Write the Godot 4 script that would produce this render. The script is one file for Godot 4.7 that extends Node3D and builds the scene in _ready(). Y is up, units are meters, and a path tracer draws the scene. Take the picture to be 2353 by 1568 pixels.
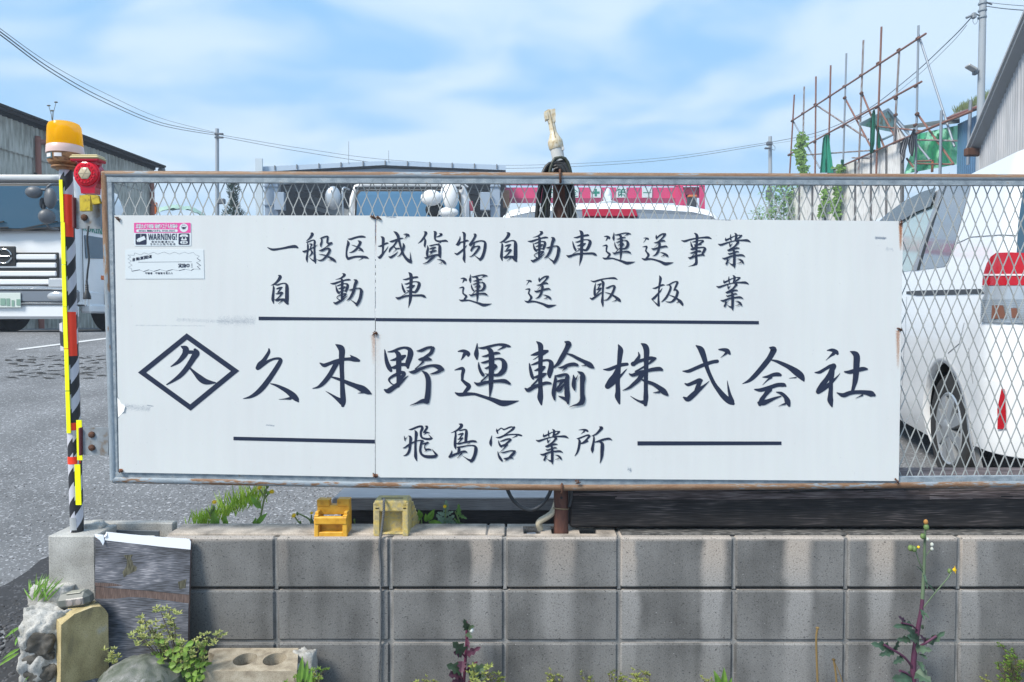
extends Node3D

# ---------- camera model: sizes were read off the photograph in a 2353 x 1568 view ----------
const FOCAL := 1584.0
const EYE := Vector3(0.0, 0.757, 2.4)
const PITCH := -0.0278
const INK := Color(0.012, 0.02, 0.05)

var used := {}
var mats := {}
var rng := RandomNumberGenerator.new()


class B:
	var st := SurfaceTool.new()
	var off := Vector3.ZERO
	var sg := -1
	var n := 0

	func _init(o := Vector3.ZERO, smooth := false) -> void:
		off = o
		sg = 0 if smooth else -1
		st.begin(Mesh.PRIMITIVE_TRIANGLES)

	func v(p: Vector3, uv: Vector2) -> void:
		st.set_smooth_group(sg)
		st.set_uv(uv)
		st.set_uv2(uv)
		st.add_vertex(p - off)
		n += 1

	func uvof(p: Vector3, nn: Vector3) -> Vector2:
		var a := nn.abs()
		if a.z >= a.x and a.z >= a.y:
			return Vector2(p.x, -p.y)
		if a.y >= a.x:
			return Vector2(p.x, p.z)
		return Vector2(p.z, -p.y)

	func tri(a: Vector3, b: Vector3, c: Vector3) -> void:
		var nn := (c - a).cross(b - a)
		v(a, uvof(a, nn))
		v(b, uvof(b, nn))
		v(c, uvof(c, nn))

	func triuv(a: Vector3, b: Vector3, c: Vector3, ua: Vector2, ub: Vector2, uc: Vector2) -> void:
		v(a, ua)
		v(b, ub)
		v(c, uc)

	func quad(a: Vector3, b: Vector3, c: Vector3, d: Vector3) -> void:
		tri(a, b, c)
		tri(a, c, d)

	func quaduv(a: Vector3, b: Vector3, c: Vector3, d: Vector3, ua: Vector2, ub: Vector2, uc: Vector2, ud: Vector2) -> void:
		triuv(a, b, c, ua, ub, uc)
		triuv(a, c, d, ua, uc, ud)

	func otri(a: Vector3, b: Vector3, c: Vector3, mid: Vector3) -> void:
		if (c - a).cross(b - a).dot((a + b + c) / 3.0 - mid) < 0.0:
			tri(a, c, b)
		else:
			tri(a, b, c)

	func oquad(a: Vector3, b: Vector3, c: Vector3, d: Vector3, mid: Vector3) -> void:
		otri(a, b, c, mid)
		otri(a, c, d, mid)

	# chamfered box
	func box(c: Vector3, size: Vector3, bev := 0.0, bas := Basis()) -> void:
		var h := size * 0.5
		var b := minf(bev, minf(h.x, minf(h.y, h.z)) * 0.95)
		var q := func(sx: float, sy: float, sz: float, ax: int) -> Vector3:
			var p := Vector3(sx * (h.x - b), sy * (h.y - b), sz * (h.z - b))
			if ax == 0:
				p.x = sx * h.x
			elif ax == 1:
				p.y = sy * h.y
			else:
				p.z = sz * h.z
			return c + bas * p
		for s: float in [-1.0, 1.0]:
			oquad(q.call(s, -1, -1, 0), q.call(s, 1, -1, 0), q.call(s, 1, 1, 0), q.call(s, -1, 1, 0), c)
			oquad(q.call(-1, s, -1, 1), q.call(1, s, -1, 1), q.call(1, s, 1, 1), q.call(-1, s, 1, 1), c)
			oquad(q.call(-1, -1, s, 2), q.call(1, -1, s, 2), q.call(1, 1, s, 2), q.call(-1, 1, s, 2), c)
		if b <= 0.0:
			return
		for s: float in [-1.0, 1.0]:
			for t: float in [-1.0, 1.0]:
				oquad(q.call(s, t, -1, 0), q.call(s, t, 1, 0), q.call(s, t, 1, 1), q.call(s, t, -1, 1), c)
				oquad(q.call(s, -1, t, 0), q.call(s, 1, t, 0), q.call(s, 1, t, 2), q.call(s, -1, t, 2), c)
				oquad(q.call(-1, s, t, 1), q.call(1, s, t, 1), q.call(1, s, t, 2), q.call(-1, s, t, 2), c)
				for w: float in [-1.0, 1.0]:
					otri(q.call(s, t, w, 0), q.call(s, t, w, 1), q.call(s, t, w, 2), c)

	# hexahedron from eight corners: front four then back four, same order
	func hexa(f: Array, k: Array) -> void:
		var mid := Vector3.ZERO
		for p: Vector3 in f:
			mid += p
		for p: Vector3 in k:
			mid += p
		mid /= 8.0
		oquad(f[0], f[1], f[2], f[3], mid)
		oquad(k[0], k[1], k[2], k[3], mid)
		for i in 4:
			var j := (i + 1) % 4
			oquad(f[i], f[j], k[j], k[i], mid)

	func tube(pts: Array, r, sides := 8, caps := true) -> void:
		var m := pts.size()
		var rings := []
		var t0: Vector3 = (pts[1] - pts[0]).normalized()
		var u := t0.cross(Vector3(0.31, 0.2, 0.93)).normalized()
		var along := 0.0
		var dist := []
		for i in m:
			var t: Vector3 = (pts[mini(i + 1, m - 1)] - pts[maxi(i - 1, 0)]).normalized()
			u = (u - t * u.dot(t)).normalized()
			var w := t.cross(u)
			var rr: float = r[i] if r is Array else r
			var ring := []
			for k in sides + 1:
				var a := TAU * k / sides
				ring.append(pts[i] + (u * cos(a) + w * sin(a)) * rr)
			rings.append(ring)
			if i > 0:
				along += (pts[i] - pts[i - 1]).length()
			dist.append(along)
		var old := sg
		sg = 0
		for i in m - 1:
			for k in sides:
				var u0 := float(k) / sides
				var u1 := float(k + 1) / sides
				quaduv(rings[i][k], rings[i][k + 1], rings[i + 1][k + 1], rings[i + 1][k], Vector2(u0, dist[i]), Vector2(u1, dist[i]), Vector2(u1, dist[i + 1]), Vector2(u0, dist[i + 1]))
		sg = -1
		if caps:
			for k in range(1, sides - 1):
				tri(rings[0][0], rings[0][k], rings[0][k + 1])
				tri(rings[m - 1][0], rings[m - 1][k + 1], rings[m - 1][k])
		sg = old

	# profile: [radius, height]; turned round the y axis of xf; bends sharper than 35 degrees stay sharp
	func lathe(prof: Array, xf: Transform3D, seg := 20, a0 := 0.0, a1 := TAU) -> void:
		var old := sg
		var g := 1
		for i in prof.size() - 1:
			if i > 0:
				var d0 := Vector2(prof[i][0] - prof[i - 1][0], prof[i][1] - prof[i - 1][1])
				var d1 := Vector2(prof[i + 1][0] - prof[i][0], prof[i + 1][1] - prof[i][1])
				if absf(d0.angle_to(d1)) > 0.6:
					g += 1
			sg = g
			for k in seg:
				var a := a0 + (a1 - a0) * k / seg
				var b := a0 + (a1 - a0) * (k + 1) / seg
				var p := func(r: float, y: float, t: float) -> Vector3: return xf * Vector3(r * cos(t), y, r * sin(t))
				var A: Vector3 = p.call(prof[i][0], prof[i][1], a)
				var Bq: Vector3 = p.call(prof[i][0], prof[i][1], b)
				var C: Vector3 = p.call(prof[i + 1][0], prof[i + 1][1], b)
				var D: Vector3 = p.call(prof[i + 1][0], prof[i + 1][1], a)
				if prof[i][0] > 1e-6:
					tri(A, Bq, C)
				if prof[i + 1][0] > 1e-6:
					tri(A, C, D)
		sg = old

	# flat polygon in space, given thickness by a vector
	func plate(pts: Array, thick := Vector3.ZERO) -> void:
		var nn := Vector3.ZERO
		for i in pts.size():
			nn += (pts[i] as Vector3).cross(pts[(i + 1) % pts.size()])
		nn = nn.normalized()
		var e := nn.cross(Vector3(0.123, 0.77, 0.5)).normalized()
		var f := nn.cross(e)
		var flat := PackedVector2Array()
		for p: Vector3 in pts:
			flat.append(Vector2((p - pts[0]).dot(e), (p - pts[0]).dot(f)))
		var idx := Geometry2D.triangulate_polygon(flat)
		var has := thick.length() > 0.0
		for i in range(0, idx.size(), 3):
			var a: Vector3 = pts[idx[i]]
			var b: Vector3 = pts[idx[i + 1]]
			var c: Vector3 = pts[idx[i + 2]]
			var out := -thick if has else Vector3(0, 0, 1)
			if (c - a).cross(b - a).dot(out) < 0.0:
				var s := b
				b = c
				c = s
			tri(a, b, c)
			if has:
				tri(a + thick, c + thick, b + thick)
		if has:
			var mid := Vector3.ZERO
			for p: Vector3 in pts:
				mid += p
			mid = mid / pts.size() + thick * 0.5
			for i in pts.size():
				var a: Vector3 = pts[i]
				var b: Vector3 = pts[(i + 1) % pts.size()]
				oquad(a, b, b + thick, a + thick, mid)

	func ball(c: Vector3, r: Vector3, seg := 14, rows := 9, bas := Basis()) -> void:
		var old := sg
		sg = 0
		var p := func(i: int, k: int) -> Vector3:
			var th := PI * i / rows
			var ph := TAU * k / seg
			return c + bas * Vector3(r.x * sin(th) * cos(ph), r.y * cos(th), r.z * sin(th) * sin(ph))
		for i in rows:
			for k in seg:
				if i > 0:
					tri(p.call(i, k), p.call(i, k + 1), p.call(i + 1, k + 1))
				if i < rows - 1:
					tri(p.call(i, k), p.call(i + 1, k + 1), p.call(i + 1, k))
				elif i == 0:
					pass
		sg = old

	# flat bar between two points, w across and t deep along z
	func bar(a: Vector3, b: Vector3, w: float, t: float) -> void:
		var d := (b - a).normalized()
		var s := d.cross(Vector3(0, 0, 1)).normalized() * w * 0.5
		var z := Vector3(0, 0, t * 0.5)
		hexa([a - s + z, a + s + z, b + s + z, b - s + z], [a - s - z, a + s - z, b + s - z, b - s - z])

	# square bar between two points in any direction
	func beam(a: Vector3, b: Vector3, w: float, h: float, upv := Vector3(0, 1, 0)) -> void:
		var d := (b - a).normalized()
		var s := d.cross(upv).normalized() * w * 0.5
		var q := s.cross(d).normalized() * h * 0.5
		hexa([a - s - q, a + s - q, a + s + q, a - s + q], [b - s - q, b + s - q, b + s + q, b - s + q])

	func leaf(a: Vector3, dir: Vector3, up: Vector3, w: float, bend := 0.3, teeth := 0) -> void:
		var L := dir.length()
		var d := dir.normalized()
		var s := d.cross(up).normalized()
		if s.length() < 0.5:
			s = d.cross(Vector3(1, 0, 0)).normalized()
		var nrm := s.cross(d)
		var m := 4 if teeth == 0 else teeth * 2
		var pl := a
		var pr := a
		var pc := a
		for i in range(1, m + 1):
			var t := float(i) / m
			var ww := w * sin(PI * pow(t, 0.75)) * 0.5
			if teeth > 0:
				ww = w * (0.25 + 0.75 * sin(PI * pow(t, 0.6))) * (0.5 if i % 2 == 1 else 0.24)
			if i == m:
				ww = 0.0
			var c := a + d * L * t - nrm * L * bend * t * t
			var l := c + s * ww + nrm * ww * 0.3
			var r := c - s * ww + nrm * ww * 0.3
			if i == 1:
				tri(pc, c, l)
				tri(pc, r, c)
			elif i == m:
				tri(pc, c, pl)
				tri(pc, pr, c)
			else:
				quad(pc, c, l, pl)
				quad(pc, pr, r, c)
			pl = l
			pr = r
			pc = c

	func done() -> ArrayMesh:
		if n == 0:
			return ArrayMesh.new()
		st.generate_normals()
		st.index()
		return st.commit()


# a point of the place: where the view through (px, py) meets the plane z
func P(px: float, py: float, z: float) -> Vector3:
	var d := Vector3((px - 1176.5) / FOCAL, -(py - 784.0) / FOCAL, -1.0).rotated(Vector3(1, 0, 0), PITCH)
	return EYE + d * ((z - EYE.z) / d.z)


func D(px: float, py: float, dist: float) -> Vector3:
	return P(px, py, EYE.z - dist)


func seen_at(p: Vector3) -> Vector2:
	var q := (p - EYE).rotated(Vector3(1, 0, 0), -PITCH)
	return Vector2(1176.5 + FOCAL * q.x / -q.z, 784.0 - FOCAL * q.y / -q.z)


func numbered(called: String) -> String:
	var k: int = used.get(called, 0)
	used[called] = k + 1
	return called if k == 0 else "%s_%03d" % [called, k]


func tag(o: Node3D, label: String, category: String, group := "") -> Node3D:
	o.set_meta("label", label)
	o.set_meta("category", category)
	if group:
		o.set_meta("group", group)
	return o


func thing(called: String, label: String, category: String, at := Vector3.ZERO, group := "") -> Node3D:
	var o := Node3D.new()
	o.name = numbered(called)
	o.position = at
	add_child(o)
	return tag(o, label, category, group)


func obj(called: String, b, m: Material, parent: Node = null) -> MeshInstance3D:
	var o := MeshInstance3D.new()
	o.mesh = b.done() if b is B else b
	o.material_override = m
	if parent == null:
		o.name = numbered(called)
		add_child(o)
	else:
		o.name = called
		parent.add_child(o, true)
	return o


func struct(called: String, b: B, m: Material) -> MeshInstance3D:
	var o := obj(called, b, m)
	o.position = b.off
	o.set_meta("kind", "structure")
	return o


func solo(called: String, b: B, m: Material, label: String, category: String, group := "") -> MeshInstance3D:
	var o := obj(called, b, m)
	o.position = b.off
	tag(o, label, category, group)
	return o


func dup(o: Node3D, at: Vector3, label: String, turn := 0.0, size := 1.0) -> Node3D:
	var r: Node3D = o.duplicate()
	r.name = numbered(o.get_meta("base"))
	add_child(r)
	r.position = at
	r.rotation.y = turn
	r.scale = Vector3.ONE * size
	r.set_meta("label", label)
	return r


func mat(c: Color, rough := 0.7, metal := 0.0, spec := 0.5) -> StandardMaterial3D:
	var m := StandardMaterial3D.new()
	m.albedo_color = c.linear_to_srgb()
	m.roughness = rough
	m.metallic = metal
	m.metallic_specular = spec
	return m


func noise(freq: float, oct: int, sd: int, kind := FastNoiseLite.TYPE_SIMPLEX_SMOOTH) -> FastNoiseLite:
	var f := FastNoiseLite.new()
	f.noise_type = kind
	f.seed = sd
	f.frequency = freq
	f.fractal_type = FastNoiseLite.FRACTAL_FBM if oct > 1 else FastNoiseLite.FRACTAL_NONE
	f.fractal_octaves = oct
	return f


# ramp: [offset, linear colour, ...]
func ntex(freq: float, oct: int, sd: int, ramp: Array, size := 512, kind := FastNoiseLite.TYPE_SIMPLEX_SMOOTH, high := 0) -> NoiseTexture2D:
	var t := NoiseTexture2D.new()
	t.width = size
	t.height = high if high > 0 else size
	t.seamless = true
	t.seamless_blend_skirt = 0.15
	t.noise = noise(freq, oct, sd, kind)
	var g := Gradient.new()
	var offs := PackedFloat32Array()
	var cols := PackedColorArray()
	for i in range(0, ramp.size(), 2):
		offs.append(ramp[i])
		cols.append((ramp[i + 1] as Color).linear_to_srgb())
	g.offsets = offs
	g.colors = cols
	t.color_ramp = g
	return t


# a surface of metres-sized noise, with a finer pattern multiplied over it, and relief
func tmat(base: NoiseTexture2D, span: Vector2, fine: NoiseTexture2D, fspan: Vector2, rough := 0.85, relief: Texture2D = null, cm := 0.0) -> StandardMaterial3D:
	var m := StandardMaterial3D.new()
	m.albedo_texture = base
	m.uv1_scale = Vector3(1.0 / span.x, 1.0 / span.y, 1)
	m.roughness = rough
	if fine:
		m.detail_enabled = true
		m.detail_blend_mode = BaseMaterial3D.BLEND_MODE_MUL
		m.detail_albedo = fine
		m.detail_uv_layer = BaseMaterial3D.DETAIL_UV_2
		m.uv2_scale = Vector3(1.0 / fspan.x, 1.0 / fspan.y, 1)
	if relief:
		m.heightmap_enabled = true
		m.heightmap_texture = relief
		m.heightmap_scale = cm
	return m


func grey(v: float) -> Color:
	return Color(v, v, v)


func rnd(a: float, b: float) -> float:
	return rng.randf_range(a, b)


func curve(pts: Array, per := 6) -> Array:
	var out := []
	for i in pts.size() - 1:
		var p0 = pts[maxi(i - 1, 0)]
		var p1 = pts[i]
		var p2 = pts[i + 1]
		var p3 = pts[mini(i + 2, pts.size() - 1)]
		for k in per:
			var t := float(k) / per
			out.append(0.5 * ((2.0 * p1) + (p2 - p0) * t + (2.0 * p0 - 5.0 * p1 + 4.0 * p2 - p3) * t * t + (3.0 * p1 - p0 - 3.0 * p2 + p3) * t * t * t))
	out.append(pts[-1])
	return out


func ground_y(x: float, z: float) -> float:
	var d := EYE.z - z
	var ramp := -0.36 + 0.12 * (d - 2.4)
	var east := -0.17 + 0.025 * (d - 4.0) + 0.6 * smoothstep(6.5, 12.0, d)
	var y := lerpf(ramp, east, smoothstep(0.0, 1.8, x))
	if d < 2.4:
		y = -0.36 - 0.3 * (2.4 - d)
	y = clampf(y, -0.6, 0.6)
	if x > -1.42 and z > -0.03:
		y = minf(y, lerpf(y, -0.585, smoothstep(-1.42, -1.25, x)))
	return y


# where the view through (px, py) meets the ground
func G(px: float, py: float) -> Vector3:
	var lo := 0.6
	var hi := 60.0
	for i in 400:
		var d := lo * pow(hi / lo, i / 399.0)
		var p := D(px, py, d)
		if p.y <= ground_y(p.x, p.z):
			return Vector3(p.x, ground_y(p.x, p.z), p.z)
	return D(px, py, hi)


# ---------- brush lettering: every stroke is a run of "x y width", strokes parted by ";" ----------
const BRUSH := {
	"般": "46 17 2,52 20 12,50 28 11,42 38 8,29 48 1.5;34 56 3,35 66 7,35 80 7,33 100 7.5,31 118 9,33 131 3;28 53.5 2,38 51 5,50 46 4.5,58 45 5,62 50 8,61 62 8.5,61 85 8,62 110 9,63 124 11,65 136 3;63 128 8,54 124 5,46 117 3,40 112.5 1;39 60 1.5,47 60 5,50 62 7,47 69 5,44 77 3;45 81 4,50 89 7,51 96 8,46 103 5,38 111 1;14 87 2,20 90 8,32 86 7,45 79 5,58 73 5,66 68 3,73 63 1;83 38 2,90 36 6,100 32 6,110 30 6,113 33 8,112 42 7.5,111 53 7;110 54 6,115 58 6,121 57 7,128 56 8;127 57 9,118 63 6,108 71 4,97 78 3,88 84 6,79 87 2;88.5 39 6,89.5 50 6.5,86 61 8,86 71 3;80 86 3,92 85 7,105 79 6.5,116 78 7,121 82 9,118 92 9,110 105 9,100 116 8,90 123 6.5,80 124 4,70 121 1.5;78 100 1.5,90 101.5 3.5,103 104.5 4.5,118 111 7,130 118 10,139 125 10,143 129.5 4;130 122 5,121 123 2,113 123 .6",
	"区": "44.5 40 1.5,56 41 8,70 36.5 8,85 32.5 8,100 31 9,112 33 6;43 46 2,47 57 11,43 72 9,40 88 7,39.5 100 7,41 110 9,46 118 10;46 118 10,60 113.5 9,75 110 8,90 109.5 8,105 110.5 10,118 113 9,126 117 3;104 115 4,95 120 2,86 124.5 .8;84 46.5 1.5,92 52 11,93 57 11,87 68 10,80 78 9,70 87 8,60 92 5,50 94 1.2;59 63.5 1.2,70 67 3,82 71 4,92 77 8,100 84 9,105 90 3;92 84 4,84 84.8 .6",
	"域": "22 30.5 1.5,30 36 11,32 45 11.5,31 60 10.5,31 75 8.5,30 88 7,29 98 8;11 69 1.5,22 68 7,35 62 7,45 57 7,51 57 4;11 110 3,18 113 11,27 103 10,36 92 6,45 80 4,51.5 69 1;56 50 1.5,66 50 8,80 45 7.5,95 40 7,104 38 5.5,111 37.5 1.5;85 49 8,78 60 7,70 70 7,60 80 9,55 91 4;74 68 4,78 75 5,84 78 6,94 77.5 5.5;84 80 4,76 88 1.5,68 97 .6;52 108.5 1.5,61 112 8.5,72 106 8,82 98 5,90 88.5 1;72 10.5 1.5,82 17 10,89 27 12,92 40 10,97 60 8,102 78 8,107 93 9,115 108 10,126 121 12,136 128 13,142 134 5;141 128 8,139 117 6,138.5 104 3,137 91 .8;109 56 1.5,112.5 66 9,110 79 9,106 90 8,101 99 6,94 106 4,86 110.5 1;111 22.5 1.5,122 22 7,130 26 10,131 29 5;124 28 6,119 36 2.5,114.5 43 .6",
	"貨": "44 11.5 1.5,52 16 12,49 26 9,42 38 8.5,33 49 7,21 58 1;46 36 4,49.5 46 8,48.5 58 9,47.5 66 8,49 73 3;82 10.5 2,89 15 11.5,88.5 25 10,87.5 37 7.5,91 45 7,100 49 7,112 49 7,122 47.5 8,131 47.5 8,138 51 3;110 54 3,98 58.5 .8;104 18 1.5,113 22 9,110 26 8,102 30 5,91 33 1.5;58 66 2,60 78 8,57.5 90 9.5,57 102 9,59 112 7;64 67 1.5,74 66 5.5,86 63 4.5,97 61.5 5,105 65 9,106.5 77 12,106.5 95 12.5,107 108 10,110 114 4;65 80 1.5,75 77 7,86 74 6,91 73 3;86 75 6,80 82 4,74 90 4;66 91 3,72 91 8,83 88 7,92 86 5;75 94 5,70 100 2.5,64 106 1;47 113 3,54 115 7,65 110 7,78 106 7,92 103 7,101 103 7;86 106 9,76 116 9,67 124 8.5,57 132 6,40 138 1;96 120.5 1.5,108 121.5 4.5,119 127 9,126 134 10,128 138 4;114 134 4,103 137 .7",
	"物": "42.5 13 2,51 20 11,51.5 35 9.5,51 55 9,50.5 75 8.5,51 95 9,50.5 110 11,50 120 11,53.5 133 3;34 30 2,34 39 6,30 49 8,25 59 9;19 62 4,26 61 12,36 54 6,46 51.5 6,60 47 8,68 48 3;12 95 1.5,22 100 8,32 94 8,42 86 8,52 76 6,57 70 3,62 64 .8;87 20.5 1.5,94 24 10,92 33 9,86 44 9,79 54 9,75 62 12;75 63 12,85 57 6,97 51.5 6,110 48 5,122 48 5.5,131 52 8,133 62 11,131 80 11.5,127 97 11.5,121 112 12,113 122 9;115 120 10,107 117 6,98 110 3.5,89 103 .8;90 58 5,87 68 6,82 76 8.5,78 86 7;78 84 8,87 74 6,97 69.5 4.5,106 69 6,110 72 8,104 82 9,96 93 8.5,87 102 6,79 108 4,70 110 1",
	"自": "65 15 1.5,73 20 13,70 30 12,60 42 9,50 50 7,37 55 1;46 55 2.5,48 65 8,47 80 9,45 100 11,45 112 11,48 126 3;52.5 52.5 1.5,63 53 6,75 49 5,88 46.5 4.5,97 50 8,100 60 13,100 80 14.5,100 105 15,101 120 11,103 129 4;57 69 1.5,67 66 7,78 63 6,82 62.5 3;78 64 6,71 74 5.5,64 82 3.5;55 88 1.5,65 87 6,78 83 7.5,84 84 4;82 85 6,73 96 6,65 104 4,57 110 3;52 111 3,60 113 9,75 110 8,88 110.5 9,94 111 8;82 114 5,75 120 3,65 127.5 .8;87 113 5,95 120 9,102 125 9",
	"動": "57 10 1.5,66 15 11,60 23 8,48 30 5,31 34 1;10 49 1.5,24 50 8,40 45 7.5,55 40 6,70 36 6.5,82 34.5 7.5,89 35.5 4;52 30 5,57 38 10,56.5 60 10,56 85 9.5,55.5 105 9,55 116 8;31 55 1.5,34 67 5.5,37 77 9,42 85 9.5,46 88 5;34 59.5 1.5,45 56 5,58 51 4.5,70 50 4.5,78 54 9,77 65 11,73 77 9,73 83 4;41 70 1.5,50 68 5.5,60 63.5 5,69 62 4;67 64 5,61 71 4;44 84 5,55 80 5,64 78 4,72 79 6;58 92 6,68 89.5 6,73 90.5 5;72 91 6,65 99 6,58 106 3;52 94 5,42 98 3.5,36 105 3,42 111 3,50 115 4;24 124 4,32 127 9,45 121 9.5,58 113 8,68 105 4,79 98 1;102 34 1.5,112 40 13,107 55 11,104 70 11,100 84 11,93 98 10,86 108 8,75 116 2;82 75.5 1.5,93 74 6.5,105 70.5 5.5,118 68 4.5,128 69.5 6.5,132 78 12,130.5 92 12,127 108 12,121 122 12,114 133 10;114 131 10,106 125 5.5,97 118 3,89 111.5 .8",
	"車": "66 7 2,74 14 12,76.5 25 13,76 50 12.5,75 75 12,74.5 95 12,74 108 12,71 125 9,67.5 140 3,66 147 .8;44 34.5 1.5,56 34.5 6.5,70 30.5 8,85 27.5 8,98 25.5 8,102 26 6;39.5 49 1.5,42 60 6,46 73 8.5,51 83 9;50 52 1.5,60 52 6,72 47 6,85 43.5 4,98 43.5 4.5,107 48 10,108 56 13,103 70 12,96 81 11,90 84.5 8,82 83 8;56 68 1,66 65.5 6,76 60 6,90 58 4;88 59 6,81 68 4;57 77 .8,64 78 3,72 80 6;68 80 5,58 88 2.5,48 95 2.5,39 101 3;15 104 1.5,26 108.5 9.5,42 103.5 8,60 99 7,80 97.5 7,100 97 7.5,118 97 8.5,128 101 9.5,134 105 3",
	"運": "14.5 26 2,27 25 7.5,37 31 11,38 35 6;29 33 8,26 39 5,21.5 45.5 .8;7 68 1.2,17 65 5,25 64 7,27 69 8,25 78 7,24.5 90 5.5;24 90 5.5,32 97 8,39 103 10,37 109 9,31 116 7,28 119 5;8 118 2,18 122.5 8,35 121.5 8,52 121.5 6,66 125.5 6.5,80 130 7,95 135 10,110 141 12.5,120 142 13,135 140 8.5,151.5 136.5 1;58 7.5 1.5,57 20 6,56 32 10.5,57.5 43 4;61 18 2,73 18 6,88 14 5.5,105 10.5 5,118 11.5 7,128 14 6,132 15 3;120 15 6,112 19 3.5,103 23.5 .8;81 19 6,88 25 11,90 40 12.5,90 65 12,89 85 11,88.5 105 9,87 120 5,86 129 2;68 37 1.2,78 36 5,90 32 6.5,102 29.5 6,108.5 30 3;61 49.5 1.2,62 60 5,66 71 7,71 78.5 7.5;66 51 1.2,76 50 5.5,90 45 4.5,104 42 4,114 44.5 7,119 54 12,118 66 12,112 74 11,104 78.5 7,94 79 5.5;74 63.5 1,80 63 4.5,90 58 5,98 57 6,101 59 4;100 60 6,95 67 4;74.5 75.5 .8,82 77.5 3,88 80 5;86 75 4,77 84 3.5,67 93 3.5;51 95 1.5,60 99.5 7.5,75 96 7.5,90 93.5 6.5,105 92 7,120 92.5 9,131 98 5",
	"送": "23.5 37 1.2,34 36.5 4.5,41 40 8,42 42 5;34 40 5,30 46 3,23.5 55.5 .7;19 71.5 1,30 70 5,36 71 7.5,35 77 6,32.5 86 5.5;32.5 87 6,38 94 7,43 102 10,41 109 8,35 116 7;17 116 2,28 120.5 8,45 119 7.5,58 119.5 6.5,75 124 7,92 130 9,108 137.5 12.5,122 136.5 10.5,142 132.5 1;74 24 2,74 33 7,75 40 5;75 38 5,84 29 6,95 22 6,104 20 6;108 22 10,102 32 7,92 42 6,83 51 7;64 55 1.2,76 54 6,90 49 7,102 47 7,108 49 4;85 54 8,87 63 10,85 74 9,82 86 9,77 96 9,70 103 6,59 107.5 1.2;82 58 2.5,74 66 1.5,66 74 1;55 77 2,63 80 7,78 76.5 7.5,92 72.5 7.5,110 69 7,117 71.5 4;87 93 1.2,98 94.5 4,109 100 8,117 106 8.5,119.5 110 3;104 105 5,92 109.5 .7",
	"事": "65 17 1.5,73 22 9,77 31 12,76 50 10.5,75 75 9,74 95 8.5,74 115 10,74.5 130 11,73 138 12;72 138 12,62 143.5 6,52 146 2.5,42 149 .7;15 46 1.5,29 49 8,45 44 7,62 40 6,80 37 5.5,100 35 6.5,120 34.5 9,133 39 3;52 50 1.5,54 60 6,57 69 8,61 74 4;57 52.5 1,66 51 4.5,80 47.5 4,92 46 4,101 48 7,96 53 7,86 59 6,78 65 5;64 63 1.5,72 64 7,82 62 7,93 61 5;54 80 6,62 80 8,76 75.5 7,92 73.5 5,103 73.5 6,108 79 11,104 88 10.5,98 99 8;70 68 4,66 74 4,56 79 4;48 95.5 1,58 94.5 6,72 89.5 7,86 88 8,92 89 5;42 112 2,50 115 8,64 109.5 8,80 105 7,95 102.5 7,105 104 5;70 96 3,63 103 3,57 108 3",
	"業": "67 21 1.2,66.5 33 6,68 45 5;82 17 2,88.5 24 10,88 35 9,84 47 6;47.5 35 1.5,47 43 6,49 47 5;48 45 7,57 41.5 7,68 36 5,78 30.5 3.5,92 26 3,104 25.5 4;109 27 7,102 34 7,92 41 5;17 59.5 1.5,28 63.5 8,44 58.5 7,60 53 5.5,78 48.5 4,95 46 5,115 45.5 7,132 46 9,144 52 3;62 55 2.5,64 66 6,64.5 71.5 3;66 67 5,70 62 3,74.5 57.5 .8;90 49 6,96 53 10,91 60 8,83 69 7,72 77 7,60 83 6;55 84 4,62 85 7,76 80 8,92 76 6.5,100 76.5 4;57 97 3,63 99 6,76 95 6,90 90 6,98 91 4;33 115 1.5,46 117 8,60 111.5 7.5,76 106.5 6,95 104 7,111 103.5 7.5,122 108.5 3;77 80 6,80 90 9,81.5 105 10.5,81 125 10.5,81 140 10,81.5 154 3;79 143 8,70 140 5,64 136 2,58 131 1;55 118 4,54 128 7,50 138 8;57 126 3,62 122 2,66 118 .6;91 118.5 1.2,102 120 4.5,111 127 9,116 134 6,116.5 136 3;106 133 4,92 136.5 .7",
	"取": "17 37 1.5,30 41 6.5,45 37 7.5,62 32 6,80 29 5.5,98 27.5 7,112 28 8,122 33 2.5;37 45 1.2,34.5 60 6,33 75 9,33 90 9.5,34 97 6;59 36 4,66 45 11,66 60 9,65 80 8,64 100 8,63 118 11,65 132 7,65 140 2;42 54.5 1.2,50 52 5,58 49 4.5;57 50 5,51 59 4.5,46 69 4.5;38 73 1.2,47 71 6,58 66 5;58 67 5,52 76 5,44 85 4,37 93 3;15 105 3,23 109 8,35 101.5 8,47 93 7,60 84 4;75 66 1.5,85 65 7,97 59 6,108 57 6,111 62 10,108 73 9,103 85 9,97 95 9,88 107 7,79 113 4.5,68 114 1.5;72 83 1.2,84 85.5 3.5,96 90 5,110 98 8,122 107 11,130 114 11,134 119 4;118 113 5,110 117 2.5,101 119.5 .7",
	"扱": "46.5 17 2,51 27 10.5,50 40 9.5,47 55 8,45 72 6.5,44 90 6,43.5 110 7.5,44 125 9.5,46 136 6;19 67 1.2,32 66.5 7,45 60 7,58 54.5 7.5,66 54.5 4;17 108 3,24 107 10,34 97 8.5,44 86 7,52 77 5,58.5 66 1;17 110 3,26 119 3,36 129 6,43 135 7;73 54.5 1.2,84 53 5,95 47 5.5,106 42 5,114 41 5.5,118 44 8,114 54 8.5,109 65 7.5,104 75 5;88 56 6,91 62 8,89 73 8.5,83 87 8.5,77 98 8.5,69 109 8,60 117 5,54 121.5 1.2;106 72 5,114 74.5 7,118 81 10,116 92 10,111 104 10,104 113 10,95 120 7,85 121.5 5,70 118.5 1;84 93 1.5,95 97 3.5,108 102.5 6,120 111 8,130 120 12,137 130 9,138 134 4;122 120 5,113 124 .7",
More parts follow.
